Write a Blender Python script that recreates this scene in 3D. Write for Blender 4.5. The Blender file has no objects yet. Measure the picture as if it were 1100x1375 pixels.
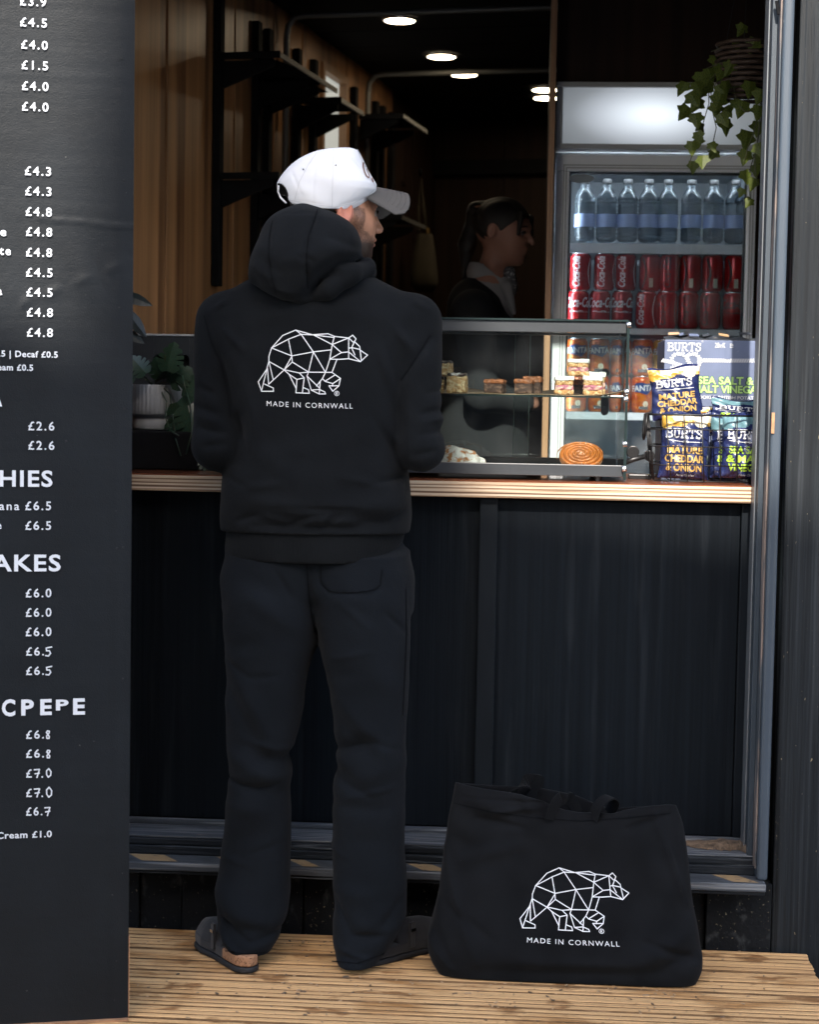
import bpy, bmesh, math, random
import numpy as np
from mathutils import Vector, Matrix
from mathutils.bvhtree import BVHTree
random.seed(7)
S = bpy.context.scene
COL = S.collection
R = math.radians

# ------------------------------------------------------------------ camera
F_PX, YAW, PITCH, ROLL, CAM = 2350.0, R(4.0), R(3.8), R(1.0), Vector((0, .055, 1.30))
_fw = Vector((-math.sin(YAW)*math.cos(PITCH), math.cos(YAW)*math.cos(PITCH), -math.sin(PITCH)))
_r0 = Vector((math.cos(YAW), math.sin(YAW), 0)); _u0 = _r0.cross(_fw)
_rt = _r0*math.cos(ROLL) + _u0*math.sin(ROLL); _up = _u0*math.cos(ROLL) - _r0*math.sin(ROLL)
cd = bpy.data.cameras.new('camera'); cam = bpy.data.objects.new('camera', cd); COL.objects.link(cam)
m = Matrix.Identity(4)
for i in range(3):
    m[i][0], m[i][1], m[i][2], m[i][3] = _rt[i], _up[i], -_fw[i], CAM[i]
cam.matrix_world = m
cd.sensor_fit = 'HORIZONTAL'; cd.sensor_width = 24.0; cd.lens = 24.0*F_PX/1100.0
cd.clip_start = 0.05; cd.clip_end = 500
cd.dof.use_dof = True; cd.dof.focus_distance = 4.05; cd.dof.aperture_fstop = 4.0
S.camera = cam

# ------------------------------------------------------------------ sky, sun, exposure
SUN = Vector((.03, -.80, .60)).normalized()
elev = math.asin(SUN.z); azim = math.atan2(SUN.x, SUN.y)
w = bpy.data.worlds.new('World'); S.world = w; w.use_nodes = True
nt = w.node_tree; bg = nt.nodes['Background']
sky = nt.nodes.new('ShaderNodeTexSky'); sky.sky_type = 'NISHITA'; sky.sun_disc = False
sky.sun_elevation = elev; sky.sun_rotation = azim; sky.air_density = 1.0; sky.dust_density = 2.5; sky.ozone_density = 1.0
nt.links.new(sky.outputs[0], bg.inputs[0]); bg.inputs[1].default_value = 0.15
sl = bpy.data.lights.new('sun', 'SUN'); sl.energy = 2.9; sl.angle = R(0.8); sl.color = (1.0, .93, .84)
so = bpy.data.objects.new('sun', sl); COL.objects.link(so)
so.rotation_euler = SUN.to_track_quat('Z', 'Y').to_euler()
so.location = (1, -2, 5)
S.view_settings.view_transform = 'Standard'; S.view_settings.look = 'None'
S.view_settings.gamma = 1.0; S.view_settings.use_curve_mapping = False
S.view_settings.exposure = 1.72

# ------------------------------------------------------------------ measuring: a ray of the photograph (1100 px wide) cut with a real plane
def ray(px, py):
    return (_fw + _rt*((px-550)/F_PX) + _up*((687.5-py)/F_PX))
def PY(px, py, Y):
    d = ray(px, py); return CAM + d*((Y-CAM.y)/d.y)
def PZ(px, py, Z):
    d = ray(px, py); return CAM + d*((Z-CAM.z)/d.z)
def PP(px, py, p0, n):
    d = ray(px, py); return CAM + d*((p0-CAM).dot(n)/d.dot(n))

# ------------------------------------------------------------------ object helpers
def tag(o, label=None, cat=None, group=None, kind=None):
    if label: o['label'] = label
    if cat: o['category'] = cat
    if group: o['group'] = group
    if kind: o['kind'] = kind
    return o
def thing(name, loc, label=None, cat=None, group=None, kind=None):
    o = bpy.data.objects.new(name, None); COL.objects.link(o); o.location = loc
    o.empty_display_size = .05
    return tag(o, label, cat, group, kind)
def base_of(p):
    b = Vector((0, 0, 0))
    while p: b = b + Vector(p.location); p = p.parent
    return b
def link(name, me, mat, parent=None, loc=None, bevel=0, smooth=False, seg=2):
    """loc None: mesh is in world coordinates and is moved to sit under its parent"""
    o = bpy.data.objects.new(name, me); COL.objects.link(o)
    for mm in (mat if isinstance(mat, (list, tuple)) else [mat]):
        me.materials.append(mm)
    if parent:
        o.parent = parent
        me.transform(Matrix.Translation(-base_of(parent)))
    if smooth:
        me.polygons.foreach_set('use_smooth', [True]*len(me.polygons))
    if bevel:
        b = o.modifiers.new('bevel', 'BEVEL'); b.width = bevel; b.segments = seg; b.limit_method = 'ANGLE'; b.angle_limit = R(40)
    return o
def root_mesh(o):
    """give a top-level mesh an origin at the base of its box"""
    me = o.data
    v = np.empty(len(me.vertices)*3); me.vertices.foreach_get('co', v); v = v.reshape(-1, 3)
    c = Vector(((v[:, 0].min()+v[:, 0].max())/2, (v[:, 1].min()+v[:, 1].max())/2, v[:, 2].min()))
    me.transform(Matrix.Translation(-c)); o.location = c
    return o

class MB:
    def __init__(s): s.v = []; s.f = []; s.mi = []
    def add(s, vs, fs, mi=0):
        n = len(s.v); s.v += [tuple(v) for v in vs]; s.f += [tuple(i+n for i in f) for f in fs]; s.mi += [mi]*len(fs); return s
    def box(s, x0, x1, y0, y1, z0, z1, mi=0):
        vs = [(x, y, z) for z in (z0, z1) for y in (y0, y1) for x in (x0, x1)]
        return s.add(vs, [(0, 2, 3, 1), (4, 5, 7, 6), (0, 1, 5, 4), (2, 6, 7, 3), (0, 4, 6, 2), (1, 3, 7, 5)], mi)
    def obox(s, c, ax, ay, az, mi=0):
        """box by centre and three half-axis vectors"""
        c, ax, ay, az = map(Vector, (c, ax, ay, az))
        vs = [c+ax*i+ay*j+az*k for k in (-1, 1) for j in (-1, 1) for i in (-1, 1)]
        return s.add(vs, [(0, 2, 3, 1), (4, 5, 7, 6), (0, 1, 5, 4), (2, 6, 7, 3), (0, 4, 6, 2), (1, 3, 7, 5)], mi)
    def tube(s, pts, r, n=8, closed=False, mi=0):
        pts = [Vector(p) for p in pts]; k = len(pts); rs = r if isinstance(r, (list, tuple)) else [r]*k
        base = len(s.v); u = None
        for i, p in enumerate(pts):
            a = pts[i-1] if (i > 0 or closed) else p; b = pts[(i+1) % k] if (i < k-1 or closed) else p
            t = (b-a).normalized()
            if u is None:
                u = t.orthogonal().normalized()
            u = (u - t*u.dot(t)).normalized(); vv = t.cross(u)
            for j in range(n):
                an = 2*math.pi*j/n
                s.v.append(tuple(p + (u*math.cos(an)+vv*math.sin(an))*rs[i]))
        for i in range(k if closed else k-1):
            for j in range(n):
                a = base+i*n+j; b = base+i*n+(j+1) % n; i2 = (i+1) % k
                c = base+i2*n+(j+1) % n; d = base+i2*n+j
                s.f.append((a, b, c, d)); s.mi.append(mi)
        if not closed:
            s.f.append(tuple(base+j for j in reversed(range(n)))); s.mi.append(mi)
            s.f.append(tuple(base+(k-1)*n+j for j in range(n))); s.mi.append(mi)
        return s
    def lathe(s, prof, c=(0, 0, 0), n=24, flute=None, mi=0):
        base = len(s.v)
        for (r, z) in prof:
            for j in range(n):
                an = 2*math.pi*j/n; rr = r*(flute(an, z) if flute else 1)
                s.v.append((c[0]+rr*math.cos(an), c[1]+rr*math.sin(an), c[2]+z))
        for i in range(len(prof)-1):
            for j in range(n):
                s.f.append((base+i*n+j, base+i*n+(j+1) % n, base+(i+1)*n+(j+1) % n, base+(i+1)*n+j)); s.mi.append(mi)
        return s
    def prism(s, poly, p0, ex, ez, n, depth, mi=0):
        """poly 2D, plane origin p0 with axes ex, ez; extruded along n by depth"""
        p0, ex, ez, n = map(Vector, (p0, ex, ez, n)); k = len(poly)
        a = [p0+ex*x+ez*z for x, z in poly]; b = [q+n*depth for q in a]
        fs = [tuple(range(k)), tuple(reversed(range(k, 2*k)))] + [(i, i+k, (i+1) % k+k, (i+1) % k) for i in range(k)]
        return s.add(a+b, fs, mi)
    def mesh(s, name='mesh'):
        me = bpy.data.meshes.new(name); me.from_pydata(s.v, [], s.f)
        if any(s.mi): me.polygons.foreach_set('material_index', s.mi)
        me.validate(); me.update(); return me
    def build(s, name, mat, parent=None, bevel=0, smooth=False, fix=False, seg=2):
        me = s.mesh(name)
        if fix:
            bm = bmesh.new(); bm.from_mesh(me); bmesh.ops.remove_doubles(bm, verts=bm.verts, dist=1e-6)
            bmesh.ops.recalc_face_normals(bm, faces=bm.faces); bm.to_mesh(me); bm.free()
        return link(name, me, mat, parent, bevel=bevel, smooth=smooth, seg=seg)

def copy_thing(o, loc, label=None, depth=0, parent=None):
    c = o.copy(); COL.objects.link(c); c.parent = parent
    if loc is not None: c.location = loc
    if label: c['label'] = label
    for ch in list(o.children): copy_thing(ch, None, None, depth+1, c)
    return c

# ------------------------------------------------------------------ text as flat mesh
_tc = {}
def text2d(body, h, spacing=1.0, bold=0.0, align='L', shear=0.0):
    """2D vertices and faces of a word, capital height h, baseline at 0"""
    key = (body, spacing, bold, shear)
    if key not in _tc:
        cu = bpy.data.curves.new('t', 'FONT'); cu.body = body; cu.size = 1; cu.space_character = spacing
        cu.offset = bold; cu.resolution_u = 3; cu.shear = shear
        o = bpy.data.objects.new('t', cu); COL.objects.link(o); bpy.context.view_layer.update()
        me = o.evaluated_get(bpy.context.evaluated_depsgraph_get()).to_mesh()
        vs = [(v.co.x, v.co.y) for v in me.vertices]; fs = [tuple(p.vertices) for p in me.polygons]
        bpy.data.objects.remove(o); bpy.data.curves.remove(cu)
        _tc[key] = (vs, fs)
    vs, fs = _tc[key]; k = h/0.70
    x0 = min(v[0] for v in vs); x1 = max(v[0] for v in vs)
    dx = {'L': -x0, 'C': -(x0+x1)/2, 'R': -x1}[align]
    return [((x+dx)*k, y*k) for x, y in vs], fs
def fit_text(body, width, h, **kw):
    vs, fs = text2d(body, h, **kw)
    w_ = max(v[0] for v in vs)-min(v[0] for v in vs)
    return [(x*width/w_, y) for x, y in vs], fs
def stroke2d(pts, wd, closed=False):
    """ribbon along a polyline, with mitred quads and round-ish joints"""
    V, Fc = [], []
    n = len(pts)
    for i in range(n if closed else n-1):
        a = np.array(pts[i], float); b = np.array(pts[(i+1) % n], float); d = b-a; L = np.hypot(*d)
        if L < 1e-9: continue
        d = d/L; p = np.array((-d[1], d[0]))*wd/2; e = d*wd*.3
        k = len(V); V += [tuple(a-e-p), tuple(b+e-p), tuple(b+e+p), tuple(a-e+p)]; Fc.append((k, k+1, k+2, k+3))
    return V, Fc
def merge2d(parts):
    V, Fc = [], []
    for v, f in parts:
        k = len(V); V += list(v); Fc += [tuple(i+k for i in q) for q in f]
    return V, Fc
def shift2d(vf, dx, dy, rot=0.0, s=1.0):
    c, q = math.cos(rot), math.sin(rot)
    return [((x*c-y*q)*s+dx, (x*q+y*c)*s+dy) for x, y in vf[0]], vf[1]
def refine2d(vf, maxlen):
    """split long edges so that print follows a curved surface"""
    bm = bmesh.new()
    vs = [bm.verts.new((x, y, 0)) for x, y in vf[0]]
    for f in vf[1]:
        try: bm.faces.new([vs[i] for i in f])
        except ValueError: pass
    for _ in range(5):
        es = [e for e in bm.edges if e.calc_length() > maxlen]
        if not es: break
        bmesh.ops.subdivide_edges(bm, edges=es, cuts=1)
        bmesh.ops.triangulate(bm, faces=[f for f in bm.faces if len(f.verts) > 4])
    bm.verts.index_update()
    V = [(v.co.x, v.co.y) for v in bm.verts]; Fc = [tuple(v.index for v in f.verts) for f in bm.faces]
    bm.free(); return V, Fc

# ------------------------------------------------------------------ smooth solids (signed distance -> surface nets)
def nets(fn, lo, hi, h):
    lo = np.array(lo, float); hi = np.array(hi, float)
    n = np.ceil((hi-lo)/h).astype(int)+1
    ax = [lo[i]+h*np.arange(n[i]) for i in range(3)]
    X, Y, Z = np.meshgrid(*[a.astype(np.float32) for a in ax], indexing='ij')
    Fv = fn(X, Y, Z).astype(np.float32); ins = Fv < 0
    c = [slice(None, -1), slice(1, None)]
    cnt = np.zeros([k-1 for k in n], np.int16)
    for i in (0, 1):
        for j in (0, 1):
            for k in (0, 1): cnt += ins[c[i], c[j], c[k]]
    act = (cnt > 0) & (cnt < 8); idx = np.argwhere(act); vid = -np.ones(act.shape, np.int64); vid[act] = np.arange(len(idx))
    acc = np.zeros((len(idx), 3)); num = np.zeros(len(idx))
    for a in range(3):
        o1, o2 = [b for b in range(3) if b != a]
        for p in (0, 1):
            for q in (0, 1):
                off0 = np.zeros(3, int); off0[o1] = p; off0[o2] = q; off1 = off0.copy(); off1[a] = 1
                f0 = Fv[tuple((idx+off0).T)]; f1 = Fv[tuple((idx+off1).T)]
                mk = (f0 < 0) != (f1 < 0); t = np.where(mk, f0/np.where(mk, f0-f1, 1), 0)
                pos = np.tile(off0.astype(float), (len(idx), 1)); pos[:, a] += t
                acc += pos*mk[:, None]; num += mk
    V = lo + (idx + acc/num[:, None])*h
    faces = []
    for a in range(3):
        o1, o2 = (a+1) % 3, (a+2) % 3
        sl0 = [slice(None)]*3; sl1 = [slice(None)]*3; sl0[a] = slice(None, -1); sl1[a] = slice(1, None)
        A = ins[tuple(sl0)]; B = ins[tuple(sl1)]
        e = np.argwhere(A != B)
        ok = (e[:, o1] > 0) & (e[:, o2] > 0) & (e[:, o1] < act.shape[o1]) & (e[:, o2] < act.shape[o2]); e = e[ok]
        sg = A[tuple(e.T)]
        def g(d1, d2):
            q = e.copy(); q[:, o1] += d1; q[:, o2] += d2; return vid[tuple(q.T)]
        q = np.stack([g(-1, -1), g(0, -1), g(0, 0), g(-1, 0)], 1)
        q[~sg] = q[~sg][:, ::-1]; faces.append(q)
    Fq = np.concatenate(faces)
    Fq = Fq[(Fq >= 0).all(1)]
    me = bpy.data.meshes.new('solid'); me.vertices.add(len(V)); me.vertices.foreach_set('co', V.ravel())
    me.loops.add(len(Fq)*4); me.loops.foreach_set('vertex_index', Fq.ravel().astype(np.int32))
    me.polygons.add(len(Fq)); me.polygons.foreach_set('loop_start', np.arange(0, len(Fq)*4, 4, dtype=np.int32))
    me.polygons.foreach_set('loop_total', np.full(len(Fq), 4, np.int32))
    me.update(calc_edges=True); me.validate(); return me
def smin(a, b, k):
    h = np.clip(.5+.5*(b-a)/k, 0, 1); return b*(1-h)+a*h-k*h*(1-h)
def smax(a, b, k): return -smin(-a, -b, k)
def cone(X, Y, Z, a, b, ra, rb):
    a = np.array(a, float); b = np.array(b, float); d = b-a
    t = np.clip(((X-a[0])*d[0]+(Y-a[1])*d[1]+(Z-a[2])*d[2])/(d@d), 0, 1)
    return np.sqrt((X-a[0]-t*d[0])**2+(Y-a[1]-t*d[1])**2+(Z-a[2]-t*d[2])**2)-(ra+(rb-ra)*t)
def ell(X, Y, Z, c, r):
    q = np.sqrt(((X-c[0])/r[0])**2+((Y-c[1])/r[1])**2+((Z-c[2])/r[2])**2)
    return (q-1)*min(r)
def loft(X, Y, Z, rows, p=2.0, cap=True):
    """rows: (z, cx, cy, half width, half depth) sorted by z"""
    r = np.array(sorted(rows), float); z = r[:, 0]
    cx, cy, a, b = [np.interp(Z, z, r[:, i]) for i in (1, 2, 3, 4)]
    q = ((np.abs(X-cx)/a)**p+(np.abs(Y-cy)/b)**p)**(1/p)
    d = (q-1)*np.minimum(a, b)*.9
    if cap: d = np.maximum(d, np.maximum(Z-z[-1], z[0]-Z))
    return d
def smooth_rows(rows, n=40):
    """Catmull-like resampling of loft rows so that outlines have no corners"""
    r = np.array(sorted(rows), float); z = r[:, 0]; zz = np.linspace(z[0], z[-1], n); out = [zz]
    for i in range(1, 5):
        y = np.interp(zz, z, r[:, i]); k = np.array([1, 2, 3, 2, 1.])/9
        yp = np.pad(y, 2, mode='edge'); out.append(np.convolve(yp, k, 'valid'))
    return [tuple(t) for t in np.stack(out, 1)]
def px_rows(rows, Y, dep, cy=None):
    """rows in photo px (y, xl, xr) at plane Y -> loft rows; dep, cy: lists or numbers"""
    out = []
    for i, (y, xl, xr) in enumerate(rows):
        Yi = Y[i] if isinstance(Y, (list, tuple)) else Y
        a = PY(xl, y, Yi); b = PY(xr, y, Yi)
        d = dep[i] if isinstance(dep, (list, tuple)) else dep
        c = (cy[i] if isinstance(cy, (list, tuple)) else cy) if cy is not None else Yi
        out.append(((a.z+b.z)/2, (a.x+b.x)/2, c, (b.x-a.x)/2, d))
    return out
class Folds:
    """ridges (+) and valleys (-) along photo-px segments, displacing a surface"""
    def __init__(s, Y): s.Y = Y; s.L = []
    def add(s, x0, y0, x1, y1, wd, amp):
        a = PY(x0, y0, s.Y); b = PY(x1, y1, s.Y); s.L.append((a.x, a.z, b.x, b.z, wd/570., amp)); return s
    def __call__(s, X, Z):
        D = np.zeros_like(X)
        for ax, az, bx, bz, wd, amp in s.L:
            dx, dz = bx-ax, bz-az; L2 = dx*dx+dz*dz
            t = ((X-ax)*dx+(Z-az)*dz)/L2; tc = np.clip(t, 0, 1)
            d2 = (X-ax-tc*dx)**2+(Z-az-tc*dz)**2
            D += amp*np.exp(-d2/(wd*wd))*(.45+.55*np.sin(np.pi*np.clip(tc, .02, .98)))
        return D
def wob(X, Y, Z, sc, seed, n=6):
    rs = np.random.RandomState(seed); o = np.zeros_like(X)
    for i in range(n):
        k = rs.normal(size=3); k = k/np.linalg.norm(k)*sc*rs.uniform(.6, 1.6); o += np.sin(X*k[0]+Y*k[1]+Z*k[2]+rs.uniform(0, 6.28))
    return o/n
def levels(vf, step=9e-6, n=36):
    """tiny lift per separate stroke, so that crossing strokes never share a plane"""
    p = list(range(len(vf[0])))
    def find(i):
        while p[i] != i: p[i] = p[p[i]]; i = p[i]
        return i
    for f in vf[1]:
        a = find(f[0])
        for b in f[1:]:
            p[find(b)] = a
    ids = {}; out = []
    for i in range(len(p)):
        r = find(i); ids.setdefault(r, len(ids)); out.append((ids[r]*7 % n)*step)
    return out
def project(vf, origin, ex, ez, bvh, off, direction=Vector((0, 1, 0)), start=1.0):
    """lay flat print on a curved surface: cast each vertex along direction"""
    V = []
    for x, y in vf[0]:
        p = origin + ex*x + ez*y
        hit, nor, _, _ = bvh.ray_cast(p - direction*start, direction)
        V.append(hit - direction*off if hit is not None else p)
    return V, vf[1]
# ------------------------------------------------------------------ materials
def mat(name, col, rough=.5, metal=0, spec=.5, sheen=0, coat=0, emit=None, estr=0, bump=None, var=None, cols=None, alpha=None, trans=0):
    """bump: list of (scale xyz, strength, distance, detail); var: (scale xyz, amount) value mottling; cols: (scale xyz, colour2, lo, hi) second colour in patches"""
    m_ = bpy.data.materials.new(name); m_.use_nodes = True; t = m_.node_tree; b = t.nodes['Principled BSDF']
    N, L = t.nodes.new, t.links.new
    b.inputs['Base Color'].default_value = (*col, 1); b.inputs['Roughness'].default_value = rough
    b.inputs['Metallic'].default_value = metal; b.inputs['Specular IOR Level'].default_value = spec
    b.inputs['Sheen Weight'].default_value = sheen; b.inputs['Coat Weight'].default_value = coat
    b.inputs['Transmission Weight'].default_value = trans
    if emit: b.inputs['Emission Color'].default_value = (*emit, 1); b.inputs['Emission Strength'].default_value = estr
    tc = N('ShaderNodeTexCoord')
    def noise(sc, detail=4, dist=0, loc=(0, 0, 0)):
        mp = N('ShaderNodeMapping'); mp.inputs['Scale'].default_value = sc; mp.inputs['Location'].default_value = loc
        L(tc.outputs['Object'], mp.inputs[0]); n = N('ShaderNodeTexNoise'); n.inputs['Scale'].default_value = 1
        n.inputs['Detail'].default_value = detail; n.inputs['Distortion'].default_value = dist; L(mp.outputs[0], n.inputs[0]); return n.outputs[0]
    cur = None
    def rgb(c):
        n = N('ShaderNodeRGB'); n.outputs[0].default_value = (*c, 1); return n.outputs[0]
    cur = rgb(col)
    for k, (sc, c2, lo, hi) in enumerate(cols or []):
        mr = N('ShaderNodeMapRange'); mr.inputs[1].default_value = lo; mr.inputs[2].default_value = hi
        L(noise(sc, 6, .3, (k*7.3, 1, 2)), mr.inputs[0]); mx = N('ShaderNodeMix'); mx.data_type = 'RGBA'
        L(mr.outputs[0], mx.inputs[0]); L(cur, mx.inputs[6]); mx.inputs[7].default_value = (*c2, 1); cur = mx.outputs[2]
    if var:
        sc, am = var
        mr = N('ShaderNodeMapRange'); mr.inputs[3].default_value = 1-am; mr.inputs[4].default_value = 1+am
        mr.inputs[1].default_value = .3; mr.inputs[2].default_value = .7
        L(noise(sc, 5), mr.inputs[0]); mx = N('ShaderNodeMix'); mx.data_type = 'RGBA'; mx.blend_type = 'MULTIPLY'; mx.inputs[0].default_value = 1
        L(cur, mx.inputs[6]); L(mr.outputs[0], mx.inputs[7]); cur = mx.outputs[2]
    L(cur, b.inputs['Base Color'])
    prev = None
    for sc, st, di, de in (bump or []):
        bn = N('ShaderNodeBump'); bn.inputs['Strength'].default_value = st; bn.inputs['Distance'].default_value = di
        L(noise(sc, de), bn.inputs['Height'])
        if prev: L(prev, bn.inputs['Normal'])
        prev = bn.outputs[0]
    if prev: L(prev, b.inputs['Normal'])
    return m_
def glass(name, tint=(.93, .97, .95), ior=1.45, rough=0.0, boost=1.0, dust=.010):
    m_ = bpy.data.materials.new(name); m_.use_nodes = True; t = m_.node_tree
    for n in list(t.nodes): t.nodes.remove(n)
    N, L = t.nodes.new, t.links.new
    o = N('ShaderNodeOutputMaterial'); mx = N('ShaderNodeMixShader'); tr = N('ShaderNodeBsdfTransparent'); gl = N('ShaderNodeBsdfGlossy')
    fr = N('ShaderNodeFresnel'); fr.inputs[0].default_value = ior; tr.inputs[0].default_value = (*tint, 1); gl.inputs['Roughness'].default_value = rough
    ml = N('ShaderNodeMath'); ml.operation = 'MULTIPLY'; ml.inputs[1].default_value = boost; ml.use_clamp = True
    tc = N('ShaderNodeTexCoord'); ns = N('ShaderNodeTexNoise'); ns.inputs['Scale'].default_value = 9; ns.inputs['Detail'].default_value = 6; mr = N('ShaderNodeMapRange'); mr.inputs[1].default_value = .42; mr.inputs[2].default_value = .8; mr.inputs[3].default_value = .001; mr.inputs[4].default_value = dust
    df = N('ShaderNodeBsdfDiffuse'); df.inputs[0].default_value = (.7, .72, .74, 1); m2 = N('ShaderNodeMixShader'); L(tc.outputs['Object'], ns.inputs[0]); L(ns.outputs[0], mr.inputs[0]); L(mr.outputs[0], m2.inputs[0]); L(mx.outputs[0], m2.inputs[1]); L(df.outputs[0], m2.inputs[2])
    L(fr.outputs[0], ml.inputs[0]); L(ml.outputs[0], mx.inputs[0]); L(tr.outputs[0], mx.inputs[1]); L(gl.outputs[0], mx.inputs[2]); L(m2.outputs[0], o.inputs[0])
    return m_
def ply_edge(name):
    """edge-on plywood: thin pale and brown layers stacked in z, streaked along x"""
    m_ = mat(name, (.45, .28, .17), .6, bump=[((3, 3, 260), .5, .002, 3)])
    t = m_.node_tree; b = t.nodes['Principled BSDF']; N, L = t.nodes.new, t.links.new
    tc = N('ShaderNodeTexCoord'); mp = N('ShaderNodeMapping'); mp.inputs['Scale'].default_value = (2.2, 2.2, 330); L(tc.outputs['Object'], mp.inputs[0])
    n = N('ShaderNodeTexNoise'); n.inputs['Scale'].default_value = 1; n.inputs['Detail'].default_value = 3; n.inputs['Distortion'].default_value = .5; L(mp.outputs[0], n.inputs[0])
    sx = N('ShaderNodeSeparateXYZ'); L(tc.outputs['Object'], sx.inputs[0])
    ma = N('ShaderNodeMath'); ma.operation = 'MULTIPLY_ADD'; ma.inputs[1].default_value = 2*math.pi/.0095; ma.inputs[2].default_value = .6; L(sx.outputs[2], ma.inputs[0])
    sn = N('ShaderNodeMath'); sn.operation = 'SINE'; L(ma.outputs[0], sn.inputs[0])
    ad = N('ShaderNodeMath'); ad.operation = 'MULTIPLY_ADD'; ad.inputs[1].default_value = .16; L(sn.outputs[0], ad.inputs[0]); L(n.outputs[0], ad.inputs[2])
    cr = N('ShaderNodeValToRGB'); e = cr.color_ramp.elements
    e[0].position = .28; e[0].color = (.11, .06, .035, 1); e[1].position = .72; e[1].color = (.64, .51, .37, 1)
    x = cr.color_ramp.elements.new(.42); x.color = (.30, .18, .10, 1); x = cr.color_ramp.elements.new(.52); x.color = (.52, .38, .25, 1)
    L(ad.outputs[0], cr.inputs[0]); L(cr.outputs[0], b.inputs['Base Color']); return m_
M = {}
def setup_mats():
    fab = [((420, 420, 420), .45, .0015, 2), ((70, 70, 70), .30, .004, 3)]
    M['hoodie'] = mat('hoodie_cotton', (.0066, .0076, .0090), .95, spec=.08, sheen=.03, bump=fab, var=((9, 9, 9), .22), cols=[((230, 230, 230), (.045, .046, .05), .755, .78)])
    M['rib'] = mat('rib_knit', (.0064, .0074, .0086), .95, spec=.08, sheen=.03, bump=[((700, 700, 6), .6, .002, 1)], var=((9, 9, 9), .2))
    M['jog'] = mat('jogger_fleece', (.0062, .0078, .0102), .95, spec=.08, sheen=.03, bump=fab, var=((7, 7, 7), .22), cols=[((230, 230, 230), (.045, .046, .05), .755, .78)])
    M['canvas'] = mat('black_canvas', (.0062, .0067, .0078), .9, spec=.08, sheen=.03, bump=[((500, 500, 500), .4, .001, 2), ((30, 30, 30), .2, .004, 3)], var=((11, 11, 11), .3), cols=[((150, 150, 150), (.12, .12, .12), .76, .8)])
    M['print'] = mat('white_print', (.74, .75, .77), .6, bump=[((900, 900, 900), .3, .0006, 1)])
    M['skin'] = mat('skin', (.42, .21, .13), .5, spec=.4, bump=[((500, 500, 500), .25, .001, 3)], var=((30, 30, 30), .16))
    M['beard'] = mat('beard', (.36, .18, .115), .55, bump=[((900, 900, 400), .6, .002, 3)], cols=[((180, 180, 90), (.12, .065, .045), .40, .60), ((900, 900, 320), (.022, .014, .011), .42, .56)])
    M['lip'] = mat('lip', (.42, .16, .12), .4)
    M['ear'] = mat('ear_skin', (.48, .18, .12), .5)
    M['hair'] = mat('dark_hair', (.012, .010, .009), .5, bump=[((500, 500, 60), .6, .003, 3)])
    M['capw'] = mat('cap_cotton', (.70, .71, .735), .85, bump=[((600, 600, 600), .35, .0008, 2), ((25, 25, 25), .1, .004, 2)])
    M['brim'] = mat('cap_brim_cotton', (.085, .079, .073), .85, bump=[((600, 600, 600), .3, .0008, 2)])
    M['brimedge'] = mat('brim_stitch', (.09, .082, .075), .85)
    M['brown'] = mat('brown_thread', (.16, .07, .035), .6)
    M['black'] = mat('black_plastic', (.012, .012, .013), .35)
    M['blackm'] = mat('matt_black', (.007, .007, .008), .8, spec=.15, var=((20, 20, 20), .2))
    M['suede'] = mat('black_suede', (.011, .011, .013), .9, sheen=.2, bump=[((300, 300, 300), .3, .001, 2)])
    M['cork'] = mat('cork', (.33, .17, .09), .8, bump=[((300, 300, 300), .5, .002, 2)], cols=[((230, 230, 230), (.10, .045, .02), .52, .66)])
    M['rubber'] = mat('rubber_sole', (.012, .012, .014), .7)
    M['steel'] = mat('polished_steel', (.62, .62, .62), .22, metal=1)
    M['groove'] = mat('deck_groove_dark', (.19, .105, .045), .9, var=((20, 60, 30), .5), cols=[((9, 40, 14), (.30, .18, .09), .55, .70)])  # grooves coloured darker than the deck ridges
    M['deck'] = mat('larch_decking', (.62, .37, .165), .7, spec=.3, bump=[((4, 130, 130), .5, .003, 4)], var=((2.0, 120, 60), .22), cols=[((1.6, 60, 5), (.46, .26, .115), .50, .75), ((3.5, 6, 5), (.34, .165, .055), .53, .64), ((9, 14, 9), (.26, .125, .045), .57, .66), ((90, 140, 90), (.12, .07, .04), .68, .74)])
    M['ground'] = mat('pale_concrete', (.34, .33, .31), .9, bump=[((60, 60, 60), .8, .01, 4)], var=((3, 3, 3), .2))
    pnt = lambda n, c, r, extra=None, bsc=(190, 190, 2.2): mat(n, c, r, spec=.08, bump=[(bsc, .5, .0022, 3), ((700, 700, 700), .12, .0006, 2)], var=((90, 90, 1.3), .22), cols=extra)
    M['panel'] = pnt('black_stained_ply', (.0058, .0080, .0108), .6, [((34, 34, 2.2), (.0125, .0155, .0190), .56, .74), ((240, 240, 240), (.04, .045, .05), .77, .79)])
    M['batten'] = mat('black_batten_paint', (.0068, .0092, .0122), .5, spec=.12, bump=[((60, 60, 8), .3, .002, 3), ((500, 500, 500), .15, .0006, 2)], var=((20, 20, 4), .15))
    M['plank'] = mat('black_stained_pine', (.0130, .0155, .0180), .45, spec=.18, bump=[((26, 26, 1.3), 1, .012, 4), ((90, 90, 1.6), .8, .005, 3), ((500, 500, 500), .2, .001, 2)], var=((60, 60, 2), .35), cols=[((90, 90, 1.2), (.030, .034, .038), .52, .70), ((160, 160, 60), (.22, .18, .11), .715, .74)])
    M['plinth'] = mat('scuffed_black_boards', (.0050, .0062, .0080), .75, spec=.2, bump=[((60, 60, 60), .6, .004, 4)], cols=[((26, 26, 20), (.05, .055, .057), .58, .74), ((170, 170, 120), (.20, .17, .11), .67, .71)])
    M['jamb'] = mat('blue_grey_paint', (.045, .060, .078), .42, bump=[((200, 200, 12), .25, .001, 2)], var=((15, 15, 3), .12), cols=[((70, 70, 22), (.42, .40, .38), .775, .79)])
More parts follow.
